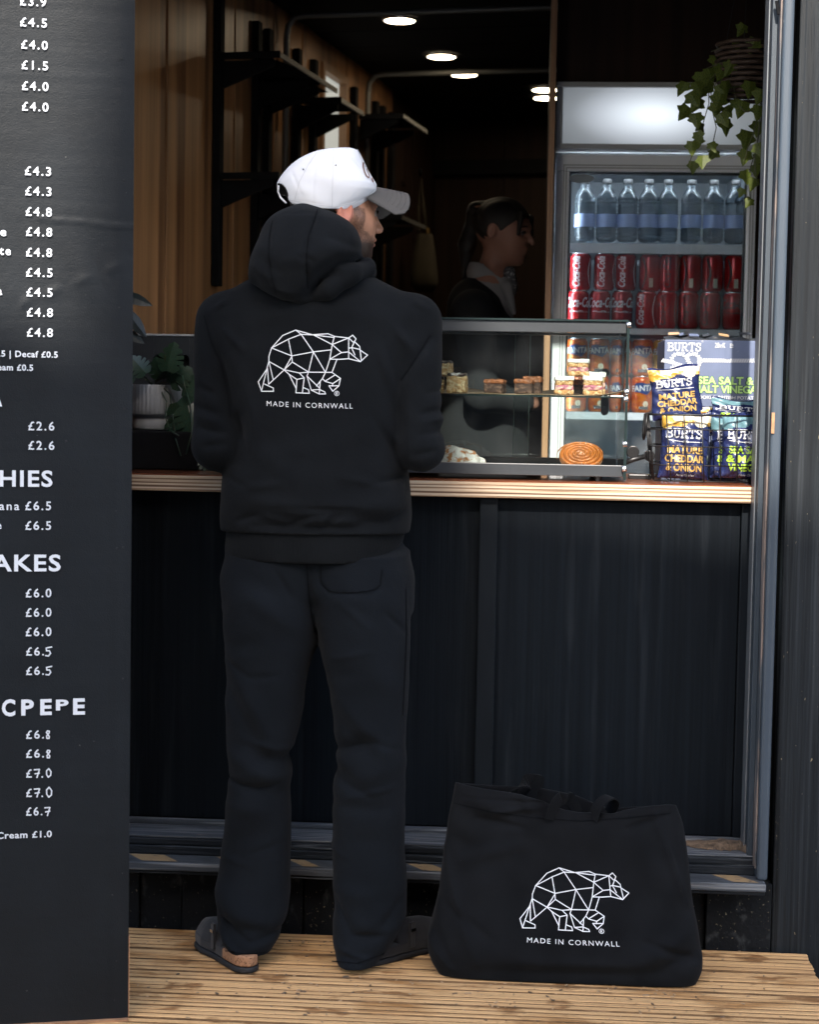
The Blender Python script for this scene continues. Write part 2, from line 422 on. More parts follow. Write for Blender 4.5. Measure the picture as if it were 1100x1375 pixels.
    M['jambd'] = mat('dark_blue_paint', (.030, .042, .055), .5, bump=[((300, 300, 300), .3, .001, 2)], cols=[((150, 150, 60), (.3, .3, .3), .74, .77)])
    M['alu'] = mat('dull_metal_strip', (.16, .17, .18), .45, metal=.4, var=((30, 30, 5), .2))
    M['bare'] = mat('bare_wood_edge', (.22, .17, .145), .75, var=((60, 60, 8), .3), cols=[((20, 20, 3.5), (.05, .06, .07), .44, .52)])
    M['sill'] = mat('weathered_sill', (.045, .052, .062), .7, bump=[((6, 160, 160), .8, .003, 4)], cols=[((4, 130, 130), (.20, .21, .22), .48, .66), ((12, 40, 40), (.26, .2, .15), .66, .74)])
    M['silld'] = mat('dark_sill', (.012, .015, .019), .6, spec=.2, bump=[((6, 160, 160), .8, .003, 4)], cols=[((5, 150, 150), (.13, .145, .16), .58, .74)])
    M['tapeb'] = mat('grey_tape', (.055, .062, .07), .55, bump=[((40, 90, 90), .5, .002, 3)], var=((30, 60, 30), .4))
    M['tapey'] = mat('ochre_tape', (.33, .22, .11), .6, bump=[((40, 90, 90), .4, .002, 3)], cols=[((50, 90, 50), (.10, .08, .06), .56, .7)])
    M['dirt'] = mat('sandy_dirt', (.14, .095, .06), .95, bump=[((250, 250, 250), 1, .004, 3)], var=((60, 60, 60), .5))
    M['ply'] = ply_edge('plywood_layers')
    M['top'] = mat('varnished_counter', (.16, .045, .018), .28, coat=.4, bump=[((3, 60, 60), .15, .001, 3)], var=((2, 30, 30), .3), cols=[((6, 50, 6), (.30, .12, .05), .5, .75)])
    M['board'] = mat('menu_board_paint', (.0075, .0098, .0125), .46, spec=.24, bump=[((55, 55, 55), .22, .002, 4), ((420, 420, 420), .35, .0012, 2), ((1.2, 1.2, 22), .25, .004, 4)], var=((8, 8, 8), .15), cols=[((170, 170, 170), (.25, .24, .22), .755, .78)])
    M['boardtxt'] = mat('menu_vinyl', (.62, .65, .70), .5)
    M['rawply'] = mat('raw_ply', (.34, .18, .09), .8, var=((40, 40, 40), .3))
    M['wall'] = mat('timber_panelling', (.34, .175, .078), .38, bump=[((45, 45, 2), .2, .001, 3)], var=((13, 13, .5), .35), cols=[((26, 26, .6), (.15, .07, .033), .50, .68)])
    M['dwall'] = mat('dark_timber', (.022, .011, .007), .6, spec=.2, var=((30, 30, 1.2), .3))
    M['ceil'] = mat('dark_ceiling', (.004, .0045, .006), .9, spec=.15)
    M['pipe'] = mat('galvanised_pipe', (.20, .20, .185), .5, metal=.5)
    M['lamp'] = mat('lamp_disc', (.9, .9, .9), .5, emit=(1, .80, .55), estr=9)
    M['winp'] = mat('frosted_window', (.5, .5, .5), .5, emit=(.75, .78, .72), estr=.16)
    M['post'] = mat('ply_post_edge', (.34, .19, .10), .5, var=((200, 200, 2), .3))
    M['fridge'] = mat('fridge_enamel', (.70, .72, .75), .32, var=((4, 4, 4), .06))
    M['fridgein'] = mat('fridge_liner', (.26, .29, .32), .4)
    M['fgrey'] = mat('fridge_grey_trim', (.36, .37, .37), .35)
    M['gasket'] = mat('gasket', (.03, .03, .032), .6)
    M['can_r'] = mat('red_can', (.42, .012, .014), .22, metal=.35, coat=.3)
    M['can_o'] = mat('orange_can', (.50, .085, .012), .25, metal=.3, cols=[((45, 45, 70), (.62, .17, .02), .5, .56)])
    M['can_y'] = mat('yellow_can', (.50, .30, .015), .25, metal=.3, cols=[((45, 45, 70), (.62, .42, .04), .5, .56)])
    M['blue'] = mat('blue_badge', (.022, .05, .17), .35)
    M['silver'] = mat('can_lid', (.65, .66, .68), .25, metal=.95)
    M['white'] = mat('white_ink', (.60, .61, .63), .4)
    M['ink'] = mat('black_ink', (.012, .012, .012), .4)
    M['pet'] = mat('clear_plastic', (.26, .32, .37), .08, trans=.85, spec=.6)
    M['petlabel'] = mat('pale_blue_label', (.30, .38, .62), .4)
    M['card'] = mat('printed_card', (.115, .145, .235), .6, bump=[((130, 3, 3), .35, .0015, 1)], var=((14, 14, 14), .12), cols=[((22, 22, 30), (.3, .33, .4), .70, .78)])
    M['cardd'] = mat('dark_card', (.035, .042, .055), .6, cols=[((30, 60, 30), (.28, .24, .2), .62, .68)])
    M['kraft'] = mat('kraft', (.40, .26, .14), .7)
    M['paper'] = mat('baking_paper', (.42, .30, .19), .75, bump=[((50, 50, 50), .3, .003, 3)], var=((25, 25, 25), .12))
    M['foil'] = mat('navy_foil', (.016, .024, .085), .26, spec=.7, coat=.25, bump=[((38, 38, 22), .7, .006, 3), ((120, 120, 60), .3, .002, 2)])
    M['gold'] = mat('crisp_gold', (.42, .24, .035), .35, bump=[((60, 60, 60), .4, .003, 2)], cols=[((60, 60, 90), (.75, .55, .22), .5, .6), ((80, 80, 60), (.28, .11, .02), .58, .68)])
    M['pale'] = mat('crisp_pale', (.60, .55, .42), .35)
    M['yel'] = mat('yellow_ink', (.50, .31, .09), .5); M['lime'] = mat('lime_ink', (.36, .56, .05), .5); M['pgreen'] = mat('pale_green_ink', (.42, .66, .22), .5)
    M['dgreen'] = mat('dark_green_ink', (.02, .08, .03), .5); M['teal'] = mat('teal_ink', (.10, .20, .23), .4)
    M['case'] = mat('case_black_metal', (.030, .034, .038), .38, var=((4, 20, 20), .15))
    M['glass'] = glass('case_glass', (.93, .965, .955), 1.45, 0, 1.3)
    M['gedge'] = mat('glass_edge', (.008, .018, .018), .3)
    M['gline'] = mat('pale_glass_edge', (.16, .24, .22), .2)
    M['fglass'] = glass('fridge_glass', (.86, .90, .92), 1.5, .0, 1.7, .10)
    M['wire'] = mat('black_wire', (.012, .012, .013), .4, metal=.2)
    M['ivy'] = mat('ivy_leaf', (.12, .14, .024), .5, spec=.3, var=((30, 30, 30), .4), cols=[((22, 22, 22), (.05, .085, .02), .46, .58)])
    M['stitch'] = mat('black_stitching', (.0035, .004, .005), .95, spec=.05)
    M['thread'] = mat('grey_thread', (.56, .57, .59), .9)
    M['leafd'] = mat('dark_leaf', (.018, .050, .030), .35, var=((30, 30, 30), .4), cols=[((40, 40, 40), (.05, .05, .015), .52, .66)])
    M['leafb'] = mat('blackish_leaf', (.010, .018, .017), .4, var=((30, 30, 30), .3))
    M['stem'] = mat('stem', (.05, .05, .02), .6)
    M['pot'] = mat('white_glaze', (.40, .41, .41), .3, bump=[((20, 20, 20), .1, .002, 2)])
    M['soil'] = mat('soil', (.012, .010, .008), .9)
    M['wicker'] = mat('wicker', (.035, .018, .010), .7, bump=[((90, 90, 90), .8, .004, 2)])
    M['sponge'] = mat('puffed_rice', (.46, .30, .14), .8, bump=[((150, 150, 150), .9, .005, 3)], cols=[((110, 110, 110), (.66, .54, .34), .46, .56), ((170, 170, 170), (.36, .15, .04), .60, .70)])
    M['choc'] = mat('dark_chocolate', (.035, .018, .012), .3, bump=[((60, 60, 60), .4, .003, 2)], cols=[((60, 60, 60), (.62, .62, .62), .52, .64)])
    M['brownie'] = mat('brownie_side', (.040, .020, .014), .85, bump=[((130, 130, 130), .8, .004, 3)], cols=[((50, 50, 90), (.13, .075, .05), .5, .62)])
    M['crust'] = mat('brownie_crust', (.22, .075, .025), .6, bump=[((90, 90, 90), .9, .006, 3)], var=((60, 60, 60), .5))
    M['oat'] = mat('oat_crumb', (.46, .25, .10), .85, bump=[((140, 140, 140), 1, .006, 3)], cols=[((110, 110, 110), (.62, .46, .27), .48, .6), ((150, 150, 150), (.30, .11, .03), .62, .70)])
    M['jam'] = mat('berry_jam', (.40, .12, .17), .5, bump=[((120, 120, 120), .8, .005, 3)], cols=[((90, 90, 90), (.05, .02, .06), .56, .64), ((60, 60, 90), (.60, .36, .30), .5, .62)])
    M['icing'] = mat('white_icing', (.80, .79, .76), .6, bump=[((110, 110, 110), .6, .004, 3)])
    M['swirl'] = mat('glazed_pastry', (.42, .135, .025), .22, coat=.5, bump=[((60, 60, 60), .4, .004, 3)], var=((30, 30, 30), .35))
    M['sugar'] = mat('sugared_pastry', (.46, .20, .07), .6, bump=[((70, 70, 70), .9, .008, 3)], cols=[((60, 60, 60), (.78, .77, .76), .41, .50)])
    M['cloth_o'] = mat('olive_canvas', (.045, .036, .02), .9, bump=[((40, 40, 6), .5, .004, 2)])
    M['wskin'] = mat('barista_skin', (.34, .17, .12), .5)
    M['shirt'] = mat('white_shirt', (.26, .26, .27), .8, bump=[((50, 50, 50), .2, .002, 2)])
    M['cardi'] = mat('black_knit', (.010, .011, .013), .95)
    M['necker'] = mat('striped_scarf', (.06, .06, .07), .8, cols=[((150, 150, 150), (.4, .4, .4), .55, .6)])
    M['brass'] = mat('brass', (.5, .32, .1), .3, metal=1)
    M['header'] = mat('lit_header', (.6, .63, .66), .3)
    M['render'] = mat('occluder_render', (.07, .07, .07), .8, var=((1, 1, 1), .3))
    M['redsign'] = mat('red_shutter', (.35, .05, .04), .6)
    M['oglass'] = mat('occluder_glass', (.02, .025, .03), .1)
    # backlit header: a brighter patch where its tube sits
    t = M['header'].node_tree; b = t.nodes['Principled BSDF']; N, L = t.nodes.new, t.links.new
    tc = N('ShaderNodeTexCoord'); mp = N('ShaderNodeMapping'); mp.inputs['Location'].default_value = (.02, 0, -.025); mp.inputs['Scale'].default_value = (3.0, 0, 7.2)
    L(tc.outputs['Object'], mp.inputs[0]); ln = N('ShaderNodeVectorMath'); ln.operation = 'LENGTH'; L(mp.outputs[0], ln.inputs[0])
    cr = N('ShaderNodeValToRGB'); e = cr.color_ramp.elements; e[0].position = .12; e[0].color = (.62, .68, .74, 1); e[1].position = 1.0; e[1].color = (.07, .08, .09, 1)
    x = e.new(.5); x.color = (.30, .33, .37, 1); x = e.new(.75); x.color = (.12, .135, .15, 1)
    L(ln.outputs['Value'], cr.inputs[0]); L(cr.outputs[0], b.inputs['Emission Color']); b.inputs['Emission Strength'].default_value = .46
setup_mats()

def make_leafy(k, tr):
    """thin leaves let light through"""
    t = M[k].node_tree; b = t.nodes['Principled BSDF']; out = t.nodes['Material Output']; N, L = t.nodes.new, t.links.new
    src = b.inputs['Base Color'].links[0].from_socket; tl = N('ShaderNodeBsdfTranslucent'); mx = N('ShaderNodeMixShader'); mx.inputs[0].default_value = tr
    L(src, tl.inputs[0]); L(b.outputs[0], mx.inputs[1]); L(tl.outputs[0], mx.inputs[2]); L(mx.outputs[0], out.inputs[0])
make_leafy('ivy', .45)

def hairy_skin():
    """beard and temple hair fade in by an attribute stored on the head"""
    t = M['skin'].node_tree; b = t.nodes['Principled BSDF']; N, L = t.nodes.new, t.links.new
    src = b.inputs['Base Color'].links[0].from_socket; at = N('ShaderNodeAttribute'); at.attribute_name = 'beard'
    tc = N('ShaderNodeTexCoord'); mp = N('ShaderNodeMapping'); mp.inputs['Scale'].default_value = (800, 800, 330); ns = N('ShaderNodeTexNoise'); ns.inputs['Scale'].default_value = 1; ns.inputs['Detail'].default_value = 3
    L(tc.outputs['Object'], mp.inputs[0]); L(mp.outputs[0], ns.inputs[0])
    a = N('ShaderNodeMath'); a.operation = 'MULTIPLY_ADD'; a.inputs[1].default_value = 1.15; a.inputs[2].default_value = -.68; L(at.outputs['Fac'], a.inputs[0])
    c = N('ShaderNodeMath'); c.operation = 'ADD'; L(a.outputs[0], c.inputs[0]); L(ns.outputs[0], c.inputs[1])
    mr = N('ShaderNodeMapRange'); mr.inputs[1].default_value = .30; mr.inputs[2].default_value = .80; L(c.outputs[0], mr.inputs[0])
    mx = N('ShaderNodeMix'); mx.data_type = 'RGBA'; L(mr.outputs[0], mx.inputs[0]); L(src, mx.inputs[6]); mx.inputs[7].default_value = (.030, .018, .013, 1); L(mx.outputs[2], b.inputs['Base Color'])
hairy_skin()
# ------------------------------------------------------------------ building added out of view: roofline shaped to shade the man and lower shop front
BP0 = PZ(172, 1368, 0); BTH = R(16); BE = Vector((math.cos(BTH), math.sin(BTH), 0)); BN = Vector((math.sin(BTH), -math.cos(BTH), 0))
def build_occluder():
    A1 = PP(0, 428, BP0, BN); A2 = PP(176, 497, BP0, BN); Yb = -4.0
    e1 = A1+SUN*((Yb-A1.y)/SUN.y); e2 = A2+SUN*((Yb-A2.y)/SUN.y)
    B3 = Vector((-.15, 4.33, 1.06)); b3 = B3+SUN*((Yb-B3.y)/SUN.y); A3 = Vector((.66, 4.2, 1.04)); e3 = A3+SUN*((Yb-A3.y)/SUN.y)
    sl = (e2.z-e1.z)/(e2.x-e1.x)
    x0, x1 = -2.6, 5.0; tw = 8.2; ta, tb = e2.x-.045, b3.x+.0  # tower height and edges, added to keep the man in shade
    roof = [(x1, e3.z-.2), (e3.x, e3.z), (tb+.012, b3.z), (tb, tw), (ta, tw), (ta-.012, e2.z), (e1.x, e1.z), (x0, e1.z-sl*.6)]
    t = thing('occluder', (0, Yb-2, -.32), 'dark building added behind the camera, roofline shaped to cast shade on the shop front', 'occluder')
    MB().prism([(x0, -.3), (x1, -.3)]+roof, (0, Yb, 0), (1, 0, 0), (0, 0, 1), (0, -1, 0), 4).build('wall', M['render'], t, fix=True)
    for i in range(2):
        x = x0+.8+i*2.2
        MB().box(x, x+1.3, Yb+.002, Yb+.04, 3.4, 5.0).build('window', M['oglass'], t)
    MB().box(.9, 2.1, Yb+.002, Yb+.08, -.3, 2.4).build('shutter', M['redsign'], t)
    MB().box(-2.3, 0.4, Yb+.002, Yb+.05, -.3, 2.3).build('shopfront', M['oglass'], t)
build_occluder()
# ------------------------------------------------------------------ ground and deck
g = MB().box(-40, 40, -40, 40, -.5, -.32).build('ground', M['ground']); root_mesh(g); tag(g, kind='structure')

def build_deck():
    t = thing('deck', (0, 4.18, 0), kind='structure')
    xr = PZ(1082, 1282, 0).x; rnd = random.Random(3)
    bw, gap, nr = .146, .005, 6
    y = 4.178
    for i in range(11):
        y1 = y; y0 = y-bw; L0 = -1.9-rnd.random()*.2; L1 = xr+rnd.uniform(-.004, .006)
        prof = []; pitch = (bw-.004)/nr
        for r_ in range(nr):                      # rounded ridges with narrow grooves between
            a = y0+.002+pitch*r_
            k = rnd.uniform(-.0010, .0010); g1 = rnd.uniform(.0024, .0042)
            prof += [(a+g1-.0012, -.0085), (a+g1, -.0012+k), (a+g1+.002, k), (a+pitch-g1-.002, k), (a+pitch-g1, -.0012+k), (a+pitch-g1+.0012, -.0085)]
        prof = [(y0, -.028), (y0, -.004)] + prof + [(y1, -.004), (y1, -.028)]
        mb = MB(); n = len(prof)
        segs = 5
        for s in range(segs):
            X = L0+(L1-L0)*s/(segs-1)
            sag = rnd.uniform(-.0008, .0008)
            mb.v += [(X+(rnd.uniform(-.003, .003) if s == segs-1 else 0), py, pz+sag) for py, pz in prof]
        for s in range(segs-1):
            for j in range(n-1):
                a = s*n+j; mb.f.append((a, a+1, a+n+1, a+n)); mb.mi.append(0 if (j-2) % 6 in (1, 2, 3) and 2 <= j < n-3 else 1)
        mb.f.append(tuple(range((segs-1)*n, segs*n))); mb.mi.append(0)
        mb.build('deck_board', [M['deck'], M['groove']], t, fix=True)
        y = y0-gap
    for X in (xr-.05, -.2, -1.0):
        MB().box(X-.022, X+.022, 2.6, 4.17, -.16, -.0285).build('joist', M['blackm'], t)
    MB().box(-1.9, xr-.012, 2.58, 2.60, -.32, -.030).build('fascia_board', M['deck'], t)
build_deck()

# ------------------------------------------------------------------ facade
JX = PY(1050, 600, 4.20).x                      # where the planks begin
def build_facade():
    t = thing('facade', (0, 4.3, 0), kind='structure')
    # upright boards of the plinth under the sill
    xs = [-1.9, -1.45, PY(187, 1210, 4.19).x, PY(244, 1210, 4.19).x, PY(413, 1210, 4.19).x-.01, PY(600, 1210, 4.19).x, PY(780, 1210, 4.19).x, PY(948, 1210, 4.19).x, PY(1037, 1210, 4.19).x]
    for i in range(len(xs)-1):
        dy = (0, .003, .012, 0, .004, .002, .012, -.002)[i]
        MB().box(xs[i]+.0015, xs[i+1]-.0015, 4.188+dy, 4.23, -.3, .160).build('plinth_board', M['plinth'], t, bevel=.002)
    # big stained pine planks right of the opening
    x = xs[-1]; ws = (.21, .2, .2, .2, .2, .2)
    for i, wd in enumerate(ws):
        MB().box(x+.001, x+wd-.002, 4.196+(.004 if i % 2 else 0), 4.24, -.3, 3.1).build('wall_plank', M['plank'], t, bevel=.003)
        x += wd
    MB().box(JX+.03, x, 4.245, 4.42, -.3, 3.1).build('wall_core', M['blackm'], t)
    MB().box(-3.2, -1.06, 4.20, 4.42, -.3, 3.1).build('side_wall', M['plank'], t)
    MB().box(-1.06, JX+.03, 4.22, 4.42, 2.42, 3.1).build('lintel', M['plank'], t)
build_facade()

def build_frame():
    t = thing('door_frame', (JX-.03, 4.2, .178), 'blue grey painted right jamb of the serving hatch, chipped to bare wood along its inner edge', 'door frame')
    top = 2.42
    x0, x1 = PY(1034, 600, 4.15).x, PY(1049, 600, 4.15).x
    MB().box(x0, x1, 4.145, 4.24, .178, top).build('post', M['jamb'], t, bevel=.009, seg=4)
    a = PY(1030.6, 600, 4.16).x
    MB().box(a, x0-.0006, 4.158, 4.24, .205, top).build('bare_edge', M['bare'], t, bevel=.001)
    b = PY(1020, 600, 4.2).x
    MB().box(b, a-.0006, 4.20, 4.34, .22, top).build('jamb_lining', M['jambd'], t, bevel=.001)
    c = PY(1014.6, 600, 4.24).x
    MB().box(c, b-.0006, 4.235, 4.30, .222, top).build('metal_strip', M['alu'], t, bevel=.001)
    MB().box(x0+.001, x0+.008, 4.1415, 4.15, PY(1030, 582, 4.145).z, PY(1030, 554, 4.145).z).build('latch_slot', M['rawply'], t)
    # closer arm at the very top
    p = PY(1043, 2, 4.18); q = PY(1046, 20, 4.18)
    MB().tube([p, q], .004).build('catch', M['blackm'], t)
build_frame()

def build_sill():
    xr = PY(1029, 1190, 4.12).x
    t = thing('threshold', (0, 4.2, .157), 'weathered stepped wooden threshold below the counter with black and ochre hazard tape', 'threshold')
    MB().box(-1.3, xr, 4.120, 4.215, .158, .178).build('nosing', M['sill'], t, bevel=.003)
    MB().box(-1.3, xr-.002, 4.126, 4.190, .149, .1575).build('lower_bead', M['silld'], t, bevel=.002)
    xi = PY(1020, 1150, 4.2).x
    MB().box(-1.3, xi, 4.190, 4.30, .1785, .200).build('rail', M['silld'], t, bevel=.003)
    MB().box(-1.3, xi, 4.194, 4.31, .2005, .2185).build('upper_rail', M['silld'], t, bevel=.004)
    MB().box(-1.3, xi, 4.198, 4.345, .219, .2245).build('ledge', M['sill'], t, bevel=.002)
    MB().box(-1.3, PY(996, 1140, 4.32).x, 4.305, 4.33, .2245, .236).build('bead', M['sill'], t, bevel=.002)
    # tape lying on the nosing: grey band with ochre lozenges
    MB().box(-1.29, xr-.006, 4.126, 4.1895, .1783, .1790).build('tape', M['tapeb'], t)
    for (a, b) in ((165, 225), (205+80, 262+80), (383, 417), (545, 590), (640, 690), (730, 780), (830, 880), (955, 1000)):
        pa = PZ(a, 1155+(a-180)*.022, .179); pb = PZ(b, 1155+(b-180)*.022, .179); sh = .045
        vs = [(pa.x, 4.186, .1794), (pb.x-.02, 4.186, .1794), (pb.x+sh-.02, 4.129, .1794), (pa.x+sh, 4.129, .1794)]
        MB().add(vs, [(0, 3, 2, 1)]).build('tape_lozenge', M['tapey'], t)
    # drifted sand in the right corner of the ledge
    me = nets(lambda X, Y, Z: np.minimum(ell(X, Y, Z, (xi-.06, 4.28, .224), (.13, .045, .014)), ell(X, Y, Z, (xi-.01, 4.26, .224), (.03, .06, .03)))+wob(X, Y, Z, 160, 3)*.003, (xi-.22, 4.2, .2242), (xi, 4.305, .26), .004)
    link('sand', me, M['dirt'], t, smooth=True)
    o = MB().lathe([(0.0001, 0), (.012, .001), (.010, .0045), (.0001, .005)], PZ(577, 1155, .1795), 9).build('dry_leaf', M['tapey']); root_mesh(o)
    tag(o, 'small curled orange dry leaf lying on the hazard tape left of the tote bag', 'leaf')
build_sill()

CT = 1.099                                       # counter top height
def build_counter():
    t = thing('serving_counter', (0, 4.3, .236), 'black stained plywood serving counter with pale layered ply edge under a varnished top', 'counter')
    xe = PY(1013, 660, 4.28).x
    MB().box(-1.3, xe, 4.283, 4.86, 1.057, CT-.003).build('ply_edge', M['ply'], t, bevel=.002)
    MB().box(-1.3, xe, 4.2835, 4.861, CT-.003, CT).build('top_veneer', M['top'], t)
    b0, b1 = PY(641, 860, 4.31).x, PY(665, 860, 4.31).x
    e0 = PY(985, 860, 4.31).x; e1 = PY(1004, 860, 4.31).x
    MB().box(-1.3, b0+.002, 4.334, 4.352, .238, 1.056).build('front_panel', M['panel'], t)
    MB().box(b1-.002, e0+.01, 4.330, 4.352, .238, 1.050).build('front_panel', M['panel'], t)
    MB().box(b0, b1, 4.308, 4.331, .238, 1.0565).build('batten', M['batten'], t, bevel=.0025)
    MB().box(e0+.012, e1, 4.318, 4.3295, .238, 1.054).build('batten', M['batten'], t, bevel=.0025)
    MB().box(-1.3, e1, 4.353, 4.45, .2, 1.056).build('carcass', M['blackm'], t)
    # nail holes near the batten head
    mb = MB()
    for px, py in ((648, 669), (656, 676), (663, 678), (680, 673), (671, 675)):
        p = PY(px, py, 4.3078); mb.obox(p, (.0017, 0, 0), (0, .0006, 0), (0, 0, .0026))
    mb.build('nail', M['blackm'], t)
build_counter()

# ------------------------------------------------------------------ the room behind: it runs off obliquely to the right
TH = R(9.2); D_ = Vector((math.sin(TH), math.cos(TH), 0)); N_ = Vector((math.cos(TH), -math.sin(TH), 0)); W0 = Vector((-1.15, 5.0, 0))
def IN(s, d, z): p = W0 + D_*s + N_*d; return Vector((p.x, p.y, z))
def ibox(mb, s0, s1, d0, d1, z0, z1, mi=0):
    c = (IN(s0, d0, z0)+IN(s1, d1, z1))/2
    return mb.obox(c, D_*(s1-s0)/2, N_*(d1-d0)/2, Vector((0, 0, (z1-z0)/2)), mi)
def on_wall(px, py=300):
    """s where the photo column px meets the left wall"""
    r = ray(px, py); # W0 + D s = CAM + r k
    a = np.array([[D_.x, -r.x], [D_.y, -r.y]]); s, k = np.linalg.solve(a, [CAM.x-W0.x, CAM.y-W0.y]); return s
CZ = 2.67
def build_room():
    MB().box(-3, 3.5, 4.43, 11, -.3, .2).build('floor', M['dwall']); f = bpy.data.objects['floor']; root_mesh(f); tag(f, kind='structure')
    t = thing('ceiling', (0, 6, CZ), kind='structure')
    s = -.6
    MB().box(-3, 3.5, 4.43, 11, CZ+.03, CZ+.2).build('ceiling_deck', M['ceil'], t)
    while s < 4.6:                               # ceiling boards across the room
        mb = MB(); ibox(mb, s, s+.293, -.2, 3.2, CZ, CZ+.028); mb.build('ceiling_board', M['ceil'], t, bevel=.003); s += .3
    t = thing('timber_wall', IN(1.5, 0, .2), kind='structure')
    edges = [-.62, on_wall(222), on_wall(275), on_wall(312), on_wall(343), on_wall(364), on_wall(382), on_wall(402), on_wall(420)]
    w1, w2 = on_wall(428), on_wall(462)
    edges += [w1]
    for i in range(len(edges)-1):
        dd = (.0, .004, .001, .005, 0, .004, .001, .005, 0)[i]
        mb = MB(); ibox(mb, edges[i]+.0015, edges[i+1]-.0015, -.04, dd, .2, CZ-.002); mb.build('panel', M['wall'], t, bevel=.002)
    mb = MB(); ibox(mb, w1, w2, -.04, 0, 2.58, CZ-.002); mb.build('panel', M['wall'], t)
    mb = MB(); ibox(mb, w1, w2, -.04, 0, .2, 1.85); mb.build('panel', M['wall'], t)
    x = w2
    while x < 3.9:
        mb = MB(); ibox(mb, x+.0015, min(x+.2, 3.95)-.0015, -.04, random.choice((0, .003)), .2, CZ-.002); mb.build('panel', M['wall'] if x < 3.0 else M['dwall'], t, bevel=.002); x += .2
    t = thing('rear_wall', IN(3.95, 1.5, .2), kind='structure')
    mb = MB(); ibox(mb, -.7, 4.4, -.12, -.045, -.3, CZ+.1); ibox(mb, 4.005, 4.08, -.12, 4.0, -.3, CZ+.1); mb.build('backing', M['blackm'], t)
    for i in range(9):
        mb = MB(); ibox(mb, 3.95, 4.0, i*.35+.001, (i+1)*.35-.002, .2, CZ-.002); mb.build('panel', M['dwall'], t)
    mb = MB(); ibox(mb, 3.90, 3.948, 0, 3.1, 2.40, 2.47); mb.build('rail', M['blackm'], t)
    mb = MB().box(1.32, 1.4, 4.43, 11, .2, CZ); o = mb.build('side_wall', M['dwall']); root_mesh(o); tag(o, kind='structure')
    o = MB().box(-1.9, -1.27, 4.43, 4.47, .2, CZ).build('return_wall', M['blackm']); root_mesh(o); tag(o, kind='structure')
    # window in the timber wall
    t = thing('window', IN((w1+w2)/2, 0, 1.85), 'small frosted window in the timber wall above the cap', 'window')
    mb = MB(); ibox(mb, w1+.03, w2-.03, -.03, -.02, 1.88, 2.55); mb.build('pane', M['winp'], t)
    mb = MB(); ibox(mb, w1, w1+.03, -.035, .012, 1.85, 2.58); ibox(mb, w2-.03, w2, -.035, .012, 1.85, 2.58); ibox(mb, w1+.031, w2-.031, -.035, .012, 1.85, 1.88); ibox(mb, w1+.031, w2-.031, -.035, .012, 2.55, 2.58)
    mb.build('frame', M['post'], t)
    # black shelving rails fixed to the wall
    for px, nm in ((285, 'nearest black shelving rail on the timber wall, ending above the counter'), (336, 'second black shelving rail from the menu board on the timber wall'), (351, 'third black shelving rail, just left of the metal pipe'),
                   (391, 'black shelving rail just right of the metal pipe, behind the cap'), (413, 'thin black shelving rail left of the frosted window'), (468, 'black shelving rail just right of the frosted window'), (497, 'black shelving rail right of the second pipe'), (506, 'black shelving rail deep in the shop above the cap brim'), (519, 'farthest black shelving rail before the dark corner')):
        s = on_wall(px); mb = MB(); ibox(mb, s-.02, s+.02, .006, .030, 1.64 if px == 285 else 1.2, 2.555)
        o = mb.build('shelving_rail', M['blackm'], bevel=.002); root_mesh(o); tag(o, nm, 'rail', 'shelving rails on the timber wall')
    # shelves with tapered brackets
    def shelf(s0, s1, z, dep, br, label):
        t = thing('wall_shelf', IN((s0+s1)/2, 0, z-.1), label, 'shelf', 'wall shelves on black brackets')
        mb = MB(); ibox(mb, s0, s1, .032, dep-.0065, z-.004, z+.006); mb.build('glass_board', M['glass'], t)
        mb = MB(); ibox(mb, s0, s1, dep-.006, dep, z-.008, z+.008); mb.build('front_edge', M['pipe'], t)
        mb = MB(); ibox(mb, s0-.007, s0-.0005, .032, dep, z-.011, z+.010); mb.build('end_edge', M['blackm'], t)
        for s in br:
            pr = MB(); q = [(.031, 0), (dep*.86, 0), (dep*.86, -.018), (.031, -.085)]
            pr.prism([(x, y-.0095) for x, y in q], IN(s-.008, 0, z), N_, (0, 0, 1), D_, .016); pr.build('bracket', M['blackm'], t, fix=True)
    r1, r2, r3, r4, r5 = [on_wall(p) for p in (285, 336, 351, 391, 413)]
    shelf(r1-.04, r3+.12, 2.36, .235, (r1, r2, r3), 'upper wall shelf on tapered black brackets left above the cap')
    shelf(r1-.04, r3+.12, 1.985, .235, (r1, r2, r3), 'lower wall shelf on black brackets running behind the cap')
    r6, r7, r8 = on_wall(472), on_wall(497), on_wall(519)
    shelf(r4-.05, r5+.06, 2.36, .20, (r4, r5), 'small wall shelf on black brackets between the metal pipe and the frosted window')
    shelf(r6-.02, r7+.12, 2.44, .22, (r6, r7), 'farther high shelf on black brackets right of the frosted window')
    shelf(r6-.02, r7+.12, 2.03, .22, (r6, r7), 'farther low shelf on black brackets behind the cap brim')
    # conduits
    s1, s2 = on_wall(371), on_wall(482)
    for s, nm in ((s1, 'nearer galvanised conduit rising on the timber wall and crossing the ceiling'), (s2, 'farther galvanised conduit right of the frosted window')):
        pts = [IN(s, .03, .9), IN(s, .03, 2.56), IN(s, .036, 2.60), IN(s, .06, 2.63), IN(s, .1, 2.635), IN(s, 3.0, 2.635)]
        o = MB().tube(pts, .0115, 10).build('conduit', M['pipe'], smooth=True); root_mesh(o); tag(o, nm, 'pipe')
build_room()

